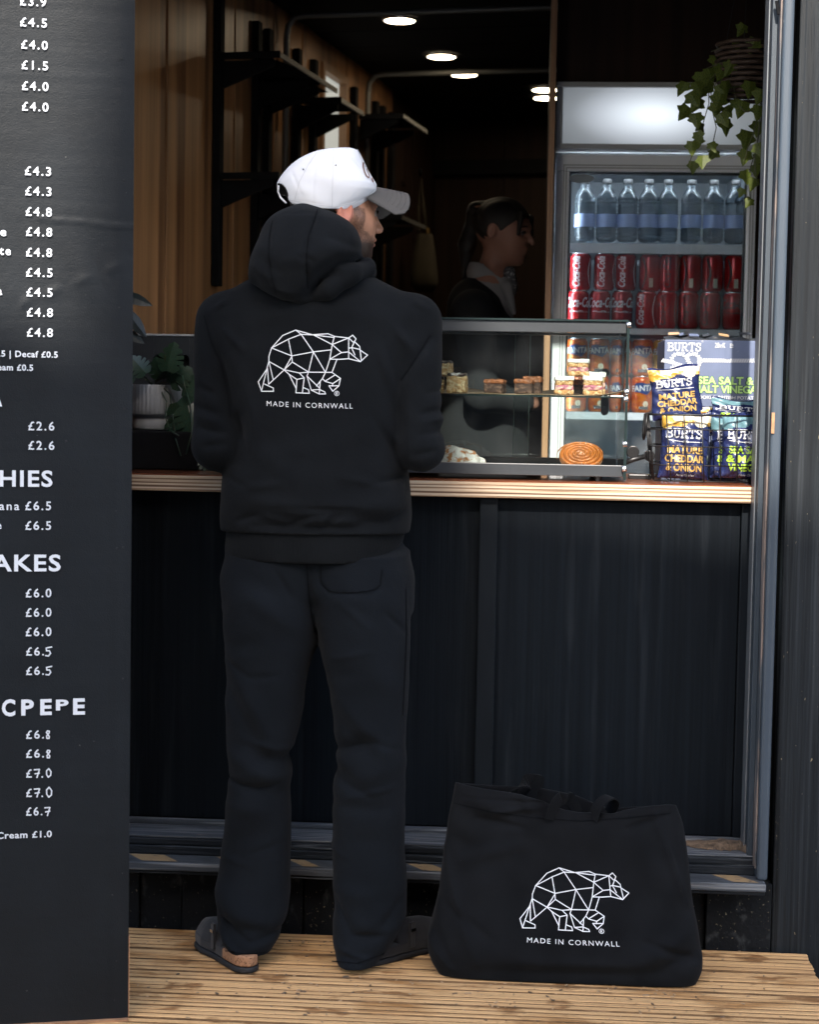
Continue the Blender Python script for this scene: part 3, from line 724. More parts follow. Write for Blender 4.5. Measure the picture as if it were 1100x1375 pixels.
def ceiling_light(px, py, label):
    p = PZ(px, py, CZ-.006)
    t = thing('ceiling_light', p, label, 'ceiling light', 'round ceiling lights')
    MB().lathe([(.066, .005), (.066, -.001), (.058, -.004), (.056, .004)], p, 24).build('rim', M['silver'], t, smooth=True)
    MB().lathe([(.0001, -.002), (.056, -.002), (.056, .004)], p, 24).build('diffuser', M['lamp'], t)
for a in ((537, 28, 'nearest and highest round ceiling light in the photo'), (593, 76.5, 'second round ceiling light from the top'), (623, 100.5, 'third round ceiling light, beside the rear conduit'),
          (732, 121, 'upper of the two ceiling lights cut off by the ply post'), (733.5, 132, 'lower of the two ceiling lights cut off by the ply post')):
    ceiling_light(*a)

# ------------------------------------------------------------------ ply partition and boxed-in top over the fridge
FY = 5.50
def build_partition():
    x0 = PY(735.5, 250, 5.42).x; x1 = PY(743.5, 250, 5.42).x
    t = thing('partition', ((x0+x1)/2, 5.45, .2), 'upright plywood partition with raw brown edge left of the fridge', 'partition')
    MB().box(x0, x1, 5.42, 5.428, .2, CZ).build('edge_strip', M['post'], t)
    MB().box(x0+.001, x1-.001, 5.4285, 6.3, .2, CZ).build('sheet', M['dwall'], t)
    z = PY(850, 112, FY).z
    o = MB().box(x1+.003, 1.31, FY+.02, FY+.04, z+.006, CZ-.002).build('bulkhead', M['dwall']); root_mesh(o)
    tag(o, 'dark brown timber bulkhead panel above the fridge', 'panel')
build_partition()

def recentre(o, c):
    o.data.transform(Matrix.Translation(-(Vector(c)-base_of(o.parent)))); o.location = Vector(c)-base_of(o.parent)
def fx(px): return PY(px, 330, FY).x
def fz(py): return PY(880, py, FY).z
FX0, FX1 = fx(743), fx(1016)
FZT = fz(113)
def build_fridge():
    t = thing('drinks_fridge', ((FX0+FX1)/2, FY, .2), 'upright glass door drinks fridge with glowing white header', 'fridge')
    mid = (FX0+FX1)/2
    body = MB()
    body.box(FX0+.002, FX0+.03, FY+.055, FY+.62, .2, FZT); body.box(FX1-.03, FX1-.002, FY+.055, FY+.62, .2, FZT)
    body.box(FX0+.031, FX1-.031, FY+.60, FY+.62, .2, FZT); body.box(FX0+.031, FX1-.031, FY+.055, FY+.599, .2, .42); body.box(FX0+.031, FX1-.031, FY+.055, FY+.599, fz(214), FZT)
    body.build('cabinet', M['fridgein'], t)
    # header box
    z0, z1 = fz(203), FZT
    mb = MB(); mb.box(FX0, FX1, FY-.03, FY+.054, z1-.016, z1); mb.box(FX0, FX1, FY-.03, FY+.054, z0, z0+.016); mb.box(FX0, FX0+.02, FY-.0299, FY+.054, z0+.0161, z1-.0161); mb.box(FX1-.02, FX1, FY-.0299, FY+.054, z0+.0161, z1-.0161)
    mb.build('header_frame', M['fgrey'], t, bevel=.002)
    o = MB().box(FX0+.0205, FX1-.0205, FY-.022, FY+.03, z0+.0165, z1-.0165).build('header_panel', M['header'], t)
    recentre(o, (mid-.01, FY-.02, (z0+z1)/2))
    # door frame
    dz1, dz0 = fz(208), .45
    gx0, gx1 = fx(763), fx(1002); gz1, gz0 = fz(231), .55
    mb = MB()
    mb.box(FX0+.004, FX1-.004, FY, FY+.045, gz1, dz1); mb.box(FX0+.004, FX1-.004, FY, FY+.045, dz0, gz0)
    mb.box(FX0+.004, gx0, FY+.0001, FY+.045, gz0+.0002, gz1-.0002); mb.box(gx1, FX1-.004, FY+.0001, FY+.045, gz0+.0002, gz1-.0002)
    mb.build('door_frame', M['fridge'], t, bevel=.004)
    mb = MB()
    for d, hh in ((.012, .003), (.020, .002)):    # raised beads round the glass
        mb.box(gx0-d, gx1+d, FY-hh, FY-.0002, gz1+d-.004, gz1+d); mb.box(gx0-d, gx0-d+.004, FY-hh, FY-.0002, gz0-d, gz1+d-.0042); mb.box(gx1+d-.004, gx1+d, FY-hh, FY-.0002, gz0-d, gz1+d-.0042)
    mb.build('bead', M['fgrey'], t)
    MB().box(gx0-.001, gx1+.001, FY+.012, FY+.018, gz0, gz1).build('glass_pane', M['fglass'], t)
    mb = MB(); mb.box(gx0, gx0+.006, FY+.02, FY+.045, gz0, gz1); mb.box(gx1-.006, gx1, FY+.02, FY+.045, gz0, gz1); mb.box(gx0+.0062, gx1-.0062, FY+.02, FY+.045, gz1-.006, gz1); mb.build('gasket', M['gasket'], t)
    # maker's plate at the top left, without lettering
    p = PY(781, 240, FY+.011); MB().lathe([(.0001, -.001), (.042, 0), (.044, .003)], (0, 0, 0), 20)
    mb = MB().lathe([(.0001, -.0012), (.030, -.001), (.032, .001)], (0, 0, 0), 24); me = mb.mesh(); me.transform(Matrix.Translation(p) @ Matrix.Diagonal((1.25, 1, .42, 1)) @ Matrix.Rotation(R(90), 4, 'X'))
    link('badge', me, M['fgrey'], t)
    # shelves
    for (pa, pb) in ((326, 339), (441, 449), (555, 565)):
        za, zb = fz(pa), fz(pb)
        MB().box(gx0-.02, gx1+.02, FY+.05, FY+.055, zb, za).build('shelf_lip', M['fridge'], t)
        MB().box(gx0-.02, gx1+.02, FY+.0555, FY+.55, za-.012, za-.004).build('shelf', M['fridgein'], t)
    # white strip lights up the inside corners
    mb = MB(); mb.box(gx0-.012, gx0-.004, FY+.056, FY+.066, .6, gz1); mb.box(gx1+.004, gx1+.012, FY+.056, FY+.066, .6, gz1); mb.box(gx0, gx1, FY+.056, FY+.066, gz1+.002, gz1+.010)
    mb.build('strip_light', mat('strip_light', (.9, .9, .9), .5, emit=(.85, .93, 1), estr=13.0), t)
    return gx0, gx1
GX0, GX1 = build_fridge()

# ------------------------------------------------------------------ cans and bottles on the fridge shelves
def can_wrap(vf, rc, ang, zc, rot):
    """bend flat print round a can of radius rc, centred at angle ang"""
    c, s = math.cos(rot), math.sin(rot); V = []
    for (x, y), e_ in zip(vf[0], levels(vf)):
        u = x*c-y*s; v = x*s+y*c; a = ang+u/rc; r2 = rc+e_
        V.append((r2*math.sin(a), -r2*math.cos(a), zc+v))
    return V, vf[1]
def make_can(name, body, ink, word, style, h=.115, r=.033):
    t = thing(name, (0, 0, 0))
    MB().lathe([(.001, .002), (r*.78, 0), (r*.86, .003), (r, .012), (r, h-.014), (r*.93, h-.007), (r*.82, h-.003)], n=24).build('body', body, t, smooth=True)
    MB().lathe([(r*.82, h-.0035), (r*.84, h), (r*.79, h), (r*.77, h-.005), (.001, h-.005)], n=24).build('lid', M['silver'], t, smooth=True)
    def lay(vf, ang, zc, rot, m_, nm, dr=.0004):
        v, f = can_wrap(refine2d(vf, .008), r+dr, ang, zc, rot); MB().add(v, f).build(nm, m_, t)
    if style == 'script_up':                     # word running up the can, with a wave beside it
        lay(fit_text(word, .094, .024, align='C', bold=.02, shear=.35), -.15+0, h/2-0, R(90), ink, 'lettering')
        w = [(.010-.010*math.sin(i/12*math.pi)+.004, -.046+.088*i/12) for i in range(13)]
        lay(merge2d([stroke2d([(x, z) for x, z in w], .0035)]), .62, h/2, 0, ink, 'wave')
    elif style == 'script_flat':
        lay(fit_text(word, .105, .030, align='C', bold=.02, shear=.35), .25, h*.55, 0, ink, 'lettering')
        lay(merge2d([stroke2d([(-.024+.004*i, -.008+.0012*math.sin(i*.9)) for i in range(12)], .0024)]), 0, h*.50, 0, ink, 'wave')
        lay(fit_text('ORIGINAL TASTE', .04, .004), 0, h*.40, 0, ink, 'small_print')
    elif style == 'badge':
        q = [(-.030, -.010), (-.027, .016), (-.006, .019), (.012, .015), (.031, .018), (.029, -.006), (.012, -.020), (-.010, -.013)]
        lay(([(x, z) for x, z in q], [tuple(range(8))]), 0, h*.66, 0, M['blue'], 'badge', .0003)
        lay(text2d(word, .017, align='C', bold=.03), 0, h*.60, R(3), ink, 'lettering', .0009)
        lay(([(.009*math.cos(a), -.02+.009*math.sin(a)) for a in np.linspace(0, 6.28, 13)[:-1]], [tuple(range(12))]), .25, h*.42, 0, M['pale'], 'fruit_mark', .0006)
        lay(([(-.016, -.004), (.014, -.004), (.014, .006), (-.016, .006)], [(0, 1, 2, 3)]), .1, h*.13, 0, M['silver'], 'code_panel', .0005)
    elif style == 'plain':
        q = [(-.006, -.018), (.006, -.018), (.006, .010), (-.006, .010)]
        lay((q, [(0, 1, 2, 3)]), .1, h*.25, 0, M['pale'], 'code_panel')
        w = [(.012*math.sin(i/12*math.pi), -.046+.088*i/12) for i in range(13)]
        lay(merge2d([stroke2d(w, .007)]), -.75, h/2, 0, ink, 'wave')
    return t
def place_on_shelf(protos, used, key, px, base_py, rot, label, grp, cat, y):
    p = PY(px, base_py, y); o = protos[key]
    if key in used: o = copy_thing(o, None)
    used.add(key); o.location = p; o.rotation_euler.z = rot; tag(o, label, cat, grp); return o
def build_cans():
    pr = {'cu': make_can('cola_can', M['can_r'], M['white'], 'Coca-Cola', 'script_up'),
          'cf': make_can('cola_can', M['can_r'], M['white'], 'Coca-Cola', 'script_flat'),
          'zu': make_can('cola_can', M['can_r'], M['ink'], 'Coca-Cola', 'script_up'),
          'zf': make_can('cola_can', M['can_r'], M['ink'], 'Coca-Cola', 'script_flat'),
          'zp': make_can('cola_can', M['can_r'], M['ink'], '', 'plain'),
          'fo': make_can('orangeade_can', M['can_o'], M['white'], 'FANTA', 'badge'),
          'fy': make_can('lemonade_can', M['can_y'], M['white'], 'FANTA', 'badge')}
    used = set(); yc = FY+.092
    H = PY(880, 441.5, yc).z
    def row(keys, pxs, z, words, grp, cat='can'):
        for k, px, wd in zip(keys, pxs, words):
            o = place_on_shelf(pr, used, k, px, 400, random.uniform(-.15, .15), wd, grp, cat, yc); o.location.z = z
    o8 = ['leftmost', 'second', 'third', 'fourth', 'fifth', 'sixth', 'seventh', 'rightmost']
    lk = {'cu': 'red can, white script running up', 'cf': 'red can, white script across', 'zu': 'red can, black script running up', 'zf': 'red can, black script across', 'zp': 'red can turned sideways', 'fo': 'orange can', 'fy': 'yellow can'}
    low = ['cf', 'cf', 'cf', 'cu', 'zu', 'zu', 'zu', 'zf']; up = ['cu', 'cu', 'cu', 'zp', 'zu', 'zp', 'zp', 'zp']
    px8 = [777, 806, 836, 868, 896, 925, 954, 985]
    nm = lambda keys, lay: [f'{lk[k]}, {o8[i]} of the {lay} red layer' for i, k in enumerate(keys)]
    row(low, px8, H, nm(low, 'lower'), 'red cans in the fridge')
    row(up, [779, 811, 840, 872, 899, 927, 956, 986], H+.1155, nm(up, 'upper'), 'red cans in the fridge')
    H2 = PY(880, 555, yc).z
    k5 = ['fo', 'fo', 'fo', 'fo', 'fy', 'fy', 'fy', 'fy']; px = [777, 807, 837, 856, 884, 913, 943, 974]; px = [777, 807, 836, 865, 893, 922, 951, 981]
    row(k5, px, H2, [f'{lk[k]}, {o8[i]} of the lower layer beneath the red cans' for i, k in enumerate(k5)], 'orange and yellow cans in the fridge')
    row(k5, px, H2+.1155, [f'{lk[k]}, {o8[i]} of the upper layer beneath the red cans' for i, k in enumerate(k5)], 'orange and yellow cans in the fridge')
    # clear water bottles on the top shelf
    b = thing('water_bottle', (0, 0, 0)); r = .032
    prof = [(.001, .004), (.022, 0), (.030, .006)]
    z = .012
    while z < .125:
        prof += [(r, z), (r, z+.006), (r-.0022, z+.009)]; z += .012
    prof += [(r, .128), (.030, .14), (.020, .160), (.0135, .170), (.0135, .178)]
    MB().lathe(prof, n=24).build('bottle_body', M['pet'], b, smooth=True)
    MB().lathe([(.001, .196), (.0145, .195), (.015, .181), (.0135, .1785)], n=16).build('cap', M['gasket'], b, smooth=True)
    MB().lathe([(r+.0006, .045), (r+.0006, .085)], n=24).build('label', M['petlabel'], b, smooth=True)
    v, f = can_wrap(refine2d(text2d('W', .02, align='C', bold=.02), .008), r+.001, 0, .055, 0)
    H1 = PY(880, 326.5, yc).z
    for i, px in enumerate((783, 812, 840, 868, 894, 925, 955, 984)):
        o = b if i == 0 else copy_thing(b, None); o.location = (PY(px, 400, yc).x, yc, H1); o.rotation_euler.z = i*.7
        tag(o, f'clear ribbed water bottle with pale blue label, {o8[i]} on the top fridge shelf', 'bottle', 'water bottles in the fridge')
build_cans()
# ------------------------------------------------------------------ the bear print (line art), shared by hoodie and tote bag; coordinates measured once
BEAR = [
 [(212,290),(303,188),(410,143),(548,182),(675,173),(728,195),(843,208)], [(212,290),(350,218),(455,178),(548,182)], [(410,143),(455,178)],
 [(560,184),(720,203)], [(555,182),(710,262)], [(455,178),(555,322),(655,490)], [(350,218),(378,355),(382,405),(515,487)], [(212,290),(378,355),(555,322),(696,306)],
 [(728,195),(710,262),(690,382),(655,490)], [(710,262),(843,208)], [(710,262),(785,328)], [(690,382),(785,328),(845,322),(942,402)], [(690,382),(770,383),(845,378),(942,402),(1000,348),(940,308)],
 [(845,208),(845,378)], [(845,208),(878,185),(905,215),(870,287),(848,292)], [(850,212),(888,248),(870,287),(940,302)], [(890,235),(935,278),(950,395)], [(870,290),(896,348)],
 [(212,290),(190,360),(190,400),(172,465),(103,568),(130,645),(228,645),(226,618),(152,585)], [(190,400),(315,470)], [(190,400),(226,552)], [(178,455),(188,588),(315,470),(378,360)], [(172,470),(130,640)],
 [(315,470),(382,405)], [(315,468),(440,495),(515,488),(708,490)], [(555,322),(515,488)],
 [(315,470),(355,505),(413,620)], [(355,505),(420,548),(480,535),(440,495)], [(420,548),(412,657),(522,662),(515,632),(474,615)], [(480,535),(465,658)],
 [(515,488),(503,520),(538,635),(603,667),(655,667),(648,650),(605,630),(538,635)], [(503,520),(605,618)], [(655,490),(630,540),(580,602)], [(612,560),(603,665)],
 [(748,385),(708,490),(778,540),(765,600),(715,645),(683,600),(757,600)], [(630,540),(650,563),(732,512)], [(650,563),(715,582),(778,540)], [(715,582),(710,603)],
]
BEAR.append([(748+19*math.cos(a), 663+19*math.sin(a)) for a in np.linspace(0, 2*math.pi, 15)])
BEAR.append([(742,674),(742,652),(752,653),(753,662),(743,664),(754,674)])
def print_on(parent, bvh, to_px, off, wd=8.0, name='bear_print'):
    """to_px maps drawing coordinates to a point of the photograph; each vertex is carried onto the cloth"""
    parts = [stroke2d(l, 4.0 if i >= len(BEAR)-2 else wd) for i, l in enumerate(BEAR)]
    def carry(vf, nm):
        vf = refine2d(vf, 14); V = []; lv = levels(vf)
        for (x, y), e_ in zip(vf[0], lv):
            px, py = to_px(x, y); d = ray(px, py).normalized()
            hit, nor, _, _ = bvh.ray_cast(CAM, d)
            V.append(hit - d*(off+e_) if hit is not None else CAM+d*3.9)
        MB().add(V, vf[1]).build(nm, M['print'], parent)
    carry(merge2d(parts), name)
    tv, tf = fit_text('MADE IN CORNWALL', 706, 42, spacing=1.25, bold=.0)
    tv = [(172+x, 765-y+(x/706)*22+math.sin(x/706*math.pi)*4) for x, y in tv]
    carry((tv, tf), 'lettering')
def stitch_on(parent, bvh, lines, wd=1.3, off=.0010):
    for l in lines:
        vf = refine2d(stroke2d(l, wd), 4); V = []
        for (x, y), e_ in zip(vf[0], levels(vf)):
            d = ray(x, y).normalized(); hit, nor, _, _ = bvh.ray_cast(CAM, d); V.append(hit-d*(off+e_) if hit is not None else CAM+d*4.0)
        MB().add(V, vf[1]).build('stitching', M['stitch'], parent, fix=True)
def bvh_of(me):
    n = len(me.vertices); v = np.empty(n*3); me.vertices.foreach_get('co', v); v = v.reshape(-1, 3)
    return BVHTree.FromPolygons([tuple(a) for a in v], [tuple(p.vertices) for p in me.polygons])

MY = 4.06
def bnd(x0, x1, y0, y1, z0, z1):
    a = min(PY(x0, 500, y0).x, PY(x0, 500, y1).x); b = max(PY(x1, 500, y0).x, PY(x1, 500, y1).x)
    return (a-.02, y0, z0), (b+.02, y1, z1)
def build_customer():
    base = PZ(410, 1290, 0); base.z = 0
    t = thing('person', base, 'man in a white cap, black hoodie and joggers standing with his back to the camera', 'person')
    P = lambda x, y, Y=MY: np.array(PY(x, y, Y))
    # ---------------- joggers
    L = [(1284, 306, 357), (1280, 302, 360), (1270, 294, 366), (1250, 286, 376), (1225, 281, 384), (1195, 286, 385), (1150, 292, 385), (1080, 298, 385), (1019, 301, 386), (980, 299, 398), (915, 293, 405), (865, 291, 423), (830, 291, 429), (800, 293, 430)]
    Rr = [(1303, 452, 500), (1296, 446, 510), (1276, 444, 524), (1237, 443, 544), (1188, 442, 543), (1145, 442, 540), (1080, 444, 539), (1019, 446, 539), (973, 443, 542), (915, 434, 545), (865, 420, 546), (830, 413, 548), (800, 410, 549)]
    dl = [.080, .084, .088, .092, .092, .088, .086, .088, .092, .096, .105, .118, .125, .13]
    dr = [.088, .090, .092, .094, .090, .088, .086, .088, .092, .100, .110, .120, .13]
    cyl = [3.962, 3.966, 3.975, 3.985, 3.995, 4.005, 4.015, 4.02, 4.025, 4.035, 4.045, 4.055, 4.06, 4.065]
    cyr = [3.962, 3.968, 3.978, 3.988, 4.0, 4.01, 4.015, 4.02, 4.025, 4.035, 4.045, 4.055, 4.06]
    L += [(775, 295, 432), (748, 301, 425)]; dl += [.125, .12]; cyl += [4.075, 4.08]; Rr += [(775, 406, 547), (748, 412, 540)]; dr += [.128, .12]; cyr += [4.075, 4.08]
    Lr = smooth_rows(px_rows(L, [c-.8*d for c, d in zip(cyl, dl)], dl, cyl), 90); Rw = smooth_rows(px_rows(Rr, [c-.8*d for c, d in zip(cyr, dr)], dr, cyr), 90)
    Pv = px_rows([(815, 305, 538), (800, 297, 545), (785, 294, 548), (765, 298, 545), (745, 302, 538), (715, 308, 534)], 4.03, [.07, .11, .125, .128, .125, .12], 4.085)
    fo = Folds(4.0)
    for a in ((350, 805, 400, 840, 14, .007), (330, 770, 380, 800, 12, -.004), (300, 870, 350, 860, 10, -.004), (330, 920, 372, 1000, 14, .009), (300, 900, 350, 985, 13, -.009), (352, 1010, 395, 1018, 9, -.008), (345, 1030, 392, 1040, 10, .006), (330, 1048, 378, 1058, 8, -.006), (300, 1075, 370, 1080, 10, .003),
              (310, 1120, 370, 1110, 12, -.003), (300, 1190, 380, 1240, 16, .007), (320, 1225, 380, 1238, 9, -.008), (292, 1205, 330, 1245, 10, -.006), (300, 1262, 355, 1265, 9, -.005), (296, 1248, 350, 1272, 6, .004), (295, 1000, 360, 1030, 14, .004),
              (455, 940, 520, 1000, 13, .011), (440, 930, 500, 1000, 12, -.007), (455, 1000, 515, 985, 11, -.009), (450, 1025, 490, 1052, 10, -.009), (480, 1040, 535, 1025, 13, .006), (455, 1075, 520, 1078, 8, -.004), (500, 880, 540, 940, 14, .004), (440, 905, 480, 900, 10, -.003),
              (460, 1120, 535, 1118, 10, -.003), (450, 1180, 530, 1196, 10, .004), (452, 1210, 500, 1245, 12, -.006), (490, 1245, 540, 1215, 10, -.006), (470, 1225, 530, 1236, 12, .005), (455, 1265, 510, 1262, 8, -.004), (500, 1190, 540, 1200, 9, -.004),
              (415, 758, 420, 830, 5, -.007), (420, 830, 424, 860, 5, -.006), (395, 1100, 392, 1100.1, 4, 0)):
        fo.add(*a)
    for a in ((300, 1040, 350, 1052, 4, -.005), (350, 1052, 380, 1046, 4, -.004), (330, 985, 390, 1003, 4, .004), (300, 1140, 340, 1150, 4, .003), (345, 1135, 382, 1125, 4, -.003), (300, 1215, 345, 1246, 4, -.006), (345, 1246, 378, 1238, 4, -.005), (300, 1236, 335, 1262, 4, .005), (290, 1190, 310, 1232, 4, .004),
              (450, 1005, 505, 990, 4, -.005), (505, 990, 536, 1002, 4, -.004), (455, 1040, 500, 1060, 4, -.005), (470, 1063, 530, 1050, 4, .004), (455, 1195, 480, 1238, 4, -.005), (480, 1238, 520, 1240, 4, -.005), (520, 1225, 541, 1196, 4, -.004), (460, 1255, 500, 1268, 4, .004), (450, 880, 500, 870, 4, .003), (300, 880, 340, 905, 4, -.004), (340, 905, 380, 902, 4, -.003), (372, 760, 395, 800, 4, -.004), (460, 805, 500, 840, 5, .003), (520, 820, 545, 850, 4, -.004), (430, 1130, 470, 1140, 4, .003)):
        fo.add(*a)
    # back pocket, stitched-on
    for seg in ((431, 760, 432, 780), (432, 780, 445, 793), (445, 793, 500, 795), (500, 795, 512, 788), (512, 788, 514, 765)):
        fo.add(*seg, 2.2, -.0035)
    fo.add(293, 1270, 362, 1275, 2.2, -.003); fo.add(446, 1288, 515, 1284, 2.2, -.003)
    def jog(X, Y, Z):
        d = smin(loft(X, Y, Z, Lr, 2.3), loft(X, Y, Z, Rw, 2.3), .02)
        d = smin(d, loft(X, Y, Z, smooth_rows(Pv, 30), 2.4), .030)
        back = np.clip((4.12-Y)/.08, 0, 1)
        return d - fo(X, Z)*back*1.15 - wob(X, Y, Z, 22, 11)*.0045 - wob(X, Y, Z*1.6, 48, 12)*.0020
    me = nets(jog, *bnd(275, 555, 3.86, 4.26, .0, 1.03), .0048)
    bvj = bvh_of(me); link('joggers', me, M['jog'], t, smooth=True)
    stitch_on(t, bvj, [[(431, 756), (431, 778), (434, 787), (441, 793), (452, 796), (480, 795.5), (503, 792), (511, 785), (513, 765)], [(412, 756), (415, 800), (419, 832), (423, 850)], [(303, 1276), (330, 1281), (359, 1278)], [(446, 1290), (480, 1293), (516, 1280)], [(545, 790), (546, 850), (543, 920), (541, 960)]], 1.3)

    # ---------------- clogs
    def clog(heel, toe, lg, corkend):
        h = PZ(*heel, 0); q = PZ(*toe, 0); ax = (q-h); Lg = lg; ax.normalize(); sd = Vector((-ax.y, ax.x, 0))
        def uvz(X, Y): return (X-h.x)*ax.x+(Y-h.y)*ax.y, (X-h.x)*sd.x+(Y-h.y)*sd.y
        def half(u):   # outline half width along the foot
            return np.interp(u*.285/Lg, [0, .01, .03, .08, .14, .20, .25, .275, .285], [.005, .020, .029, .033, .036, .046, .041, .025, .004])
        def outline(u, v): return (np.abs(v)-half(u))*.85
        def slab(z0, z1, shr):
            def f(X, Y, Z):
                u, v = uvz(X, Y); return smax(smax(outline(u, v)+shr, np.maximum(Z-z1, z0-Z), .003), np.maximum(-u, u-Lg), .003)
            return f
        def upper(X, Y, Z):
            u, v = uvz(X, Y)
            top = np.interp(u, [.0, .03, .06, .10, .15, .20, .26, .285], [.046, .044, .05, .062, .078, .072, .054, .03])
            q_ = np.sqrt((v/(half(u)*1.0+.001))**2+(np.clip(Z-.02, -.03, 1)/(top-.015))**2)
            return smax((q_-1)*.03, np.maximum(np.maximum(.030-Z, .092-u), u-Lg), .004)
        lo = np.minimum(np.array(h), np.array(h+ax*Lg))-.06; hi = np.maximum(np.array(h), np.array(h+ax*Lg))+.06
        lo[2] = -.004; hi[2] = .13
        link('outsole', nets(slab(.0, .014, -.002), lo, hi, .0035), M['rubber'], t, smooth=False)
        def cork(X, Y, Z):
            u, v = uvz(X, Y); return slab(.0145, .040, 0)(X, Y, Z)
        me = nets(cork, lo, hi, .0035); n = len(me.polygons); c = np.empty(n*3); me.polygons.foreach_get('center', c); c = c.reshape(-1, 3)
        me.polygons.foreach_set('material_index', (uvz(c[:, 0], c[:, 1])[0] > corkend).astype(np.int32)); link('cork_footbed', me, [M['cork'], M['suede']], t, smooth=True)
        link('clog_upper', nets(upper, lo, hi, .0035), M['suede'], t, smooth=True)
        # strap with buckle on the outer side
        c = h+ax*.13 + sd*.037*(1 if heel[0] < 400 else -1); c.z = .055
        mb = MB(); mb.obox(c, ax*.009, sd*.0035, Vector((0, 0, .03)))
        mb.build('strap', M['suede'], t, bevel=.002)
        mb = MB(); mb.obox(c+Vector((0, 0, .012))+sd*.004*(1 if heel[0] < 400 else -1), ax*.0075, sd*.0015, Vector((0, 0, .0035))); mb.build('buckle', M['steel'], t)
    clog((337, 1307), (283, 1268), .262, .085); clog((484, 1297), (552, 1276), .262, -1)

    # ---------------- hoodie
    T = [(712, 300, 548), (695, 298, 551), (670, 299, 550), (640, 300, 548), (600, 304, 543), (560, 306, 541), (520, 300, 546), (480, 290, 556), (445, 284, 572), (420, 284, 574), (405, 292, 564), (393, 303, 548), (383, 320, 530), (374, 338, 508), (364, 355, 492), (350, 370, 480)]
    dT = [.150, .158, .162, .160, .150, .146, .146, .146, .140, .130, .122, .114, .105, .095, .085, .075]
    Tr = smooth_rows(px_rows(T, MY, dT, 4.08), 80)
    rib = smooth_rows(px_rows([(750, 303, 533), (740, 302, 535), (725, 303, 540), (712, 304, 543), (704, 306, 543)], MY, [.140, .142, .144, .144, .142], 4.08), 20)
    ls, le = P(303, 432), P(291, 596, 4.03); rs, re = P(553, 434), P(565, 598, 4.03)
    lf = P(335, 560, 4.30); rf = P(510, 556, 4.30)
    HK = [(404, 382, 405), (398, 368, 425), (388, 352, 442), (376, 342, 458), (362, 335, 482), (350, 337, 487), (338, 341, 484), (322, 347, 481), (306, 352, 476), (294, 359, 466), (284, 370, 450), (277, 385, 432), (272, 398, 418)]
    dH = [.045, .07, .088, .10, .112, .118, .12, .12, .118, .112, .098, .075, .045]
    cH = [3.985, 3.985, 3.99, 3.995, 4.0, 4.005, 4.01, 4.02, 4.03, 4.035, 4.045, 4.05, 4.055]
    Hr = smooth_rows(px_rows(HK, 4.0, dH, cH), 60)
    fo = Folds(3.95)
    for a in ((300, 640, 360, 600, 16, -.004), (330, 600, 400, 640, 14, .004), (470, 660, 545, 640, 16, -.004), (440, 600, 530, 560, 18, .004), (320, 690, 420, 705, 9, -.004), (430, 692, 540, 700, 9, -.004), (340, 672, 430, 688, 9, .004), (440, 678, 530, 684, 9, .004), (370, 682, 480, 684, 2.5, -.003),
              (340, 706, 520, 708, 5, -.006), (285, 470, 300, 560, 9, -.006), (530, 515, 536, 600, 9, -.006), (545, 500, 575, 455, 7, -.005), (530, 450, 560, 480, 14, .004), (300, 470, 330, 520, 14, .004), (320, 560, 315, 620, 10, -.005), (520, 600, 528, 660, 10, -.004), (350, 610, 420, 600, 12, .003),
              (258, 520, 275, 600, 8, -.003), (575, 560, 598, 600, 8, -.004), (265, 470, 285, 500, 8, .003), (340, 430, 400, 415, 14, .003), (440, 415, 520, 430, 14, .003), (400, 708, 430, 698, 6, .005), (455, 705, 480, 698, 6, .005)):
        fo.add(*a)
    for a in ((318, 700, 350, 690, 4, -.004), (350, 690, 392, 702, 4, .004), (392, 702, 420, 694, 4, -.004), (430, 704, 446, 690, 4, .005), (450, 704, 470, 692, 4, .004), (480, 700, 520, 702, 4, -.004), (520, 700, 545, 686, 4, -.004), (316, 560, 330, 610, 5, -.004), (330, 520, 345, 590, 6, .003), (300, 445, 326, 470, 5, .004), (530, 440, 552, 470, 5, .004), (510, 470, 532, 540, 6, .004), (500, 560, 535, 620, 6, -.004), (300, 640, 330, 655, 4, -.003), (330, 655, 380, 650, 5, .003), (500, 650, 548, 640, 4, -.004), (460, 640, 520, 655, 5, .003),
              (262, 520, 285, 530, 4, -.004), (258, 545, 290, 556, 4, -.005), (262, 575, 296, 582, 4, -.005), (270, 600, 300, 596, 4, -.004), (262, 560, 292, 568, 4, .004), (575, 528, 597, 522, 4, -.004), (565, 556, 600, 548, 4, -.005), (562, 585, 598, 578, 4, -.005), (565, 568, 600, 562, 4, .004), (556, 612, 585, 606, 4, -.004), (278, 415, 300, 402, 4, .003), (552, 402, 575, 415, 4, .003), (345, 405, 380, 415, 5, -.003), (440, 402, 490, 392, 5, -.003)):
        fo.add(*a)
    seam = Folds(3.95)
    for seg in ((273, 425, 285, 462), (285, 462, 297, 488), (297, 488, 308, 545), (578, 452, 556, 485), (556, 485, 537, 512)): seam.add(*seg, 2.6, -.0035)
    hfo = Folds(3.9)
    for a in ((426, 277, 415, 315, 2.3, -.0065), (415, 315, 411, 345, 2.3, -.0065), (411, 345, 414, 392, 2.3, -.006), (362, 300, 361, 340, 1.8, -.003), (361, 340, 368, 395, 1.8, -.003), (378, 285, 420, 284, 2, -.002),
              (414, 392, 428, 372, 7, -.020), (428, 372, 452, 352, 7, -.022), (452, 352, 480, 343, 6, -.018), (385, 350, 420, 345, 10, .007), (425, 340, 470, 322, 12, .009), (400, 345, 412, 350, 3, -.004), (412, 345, 422, 352, 2.5, -.004), (340, 360, 365, 378, 7, .007), (352, 345, 372, 365, 6, -.006), (350, 385, 398, 399, 7, .007), (440, 300, 470, 310, 10, .004), (440, 318, 475, 330, 5, -.005)):
        hfo.add(*a)
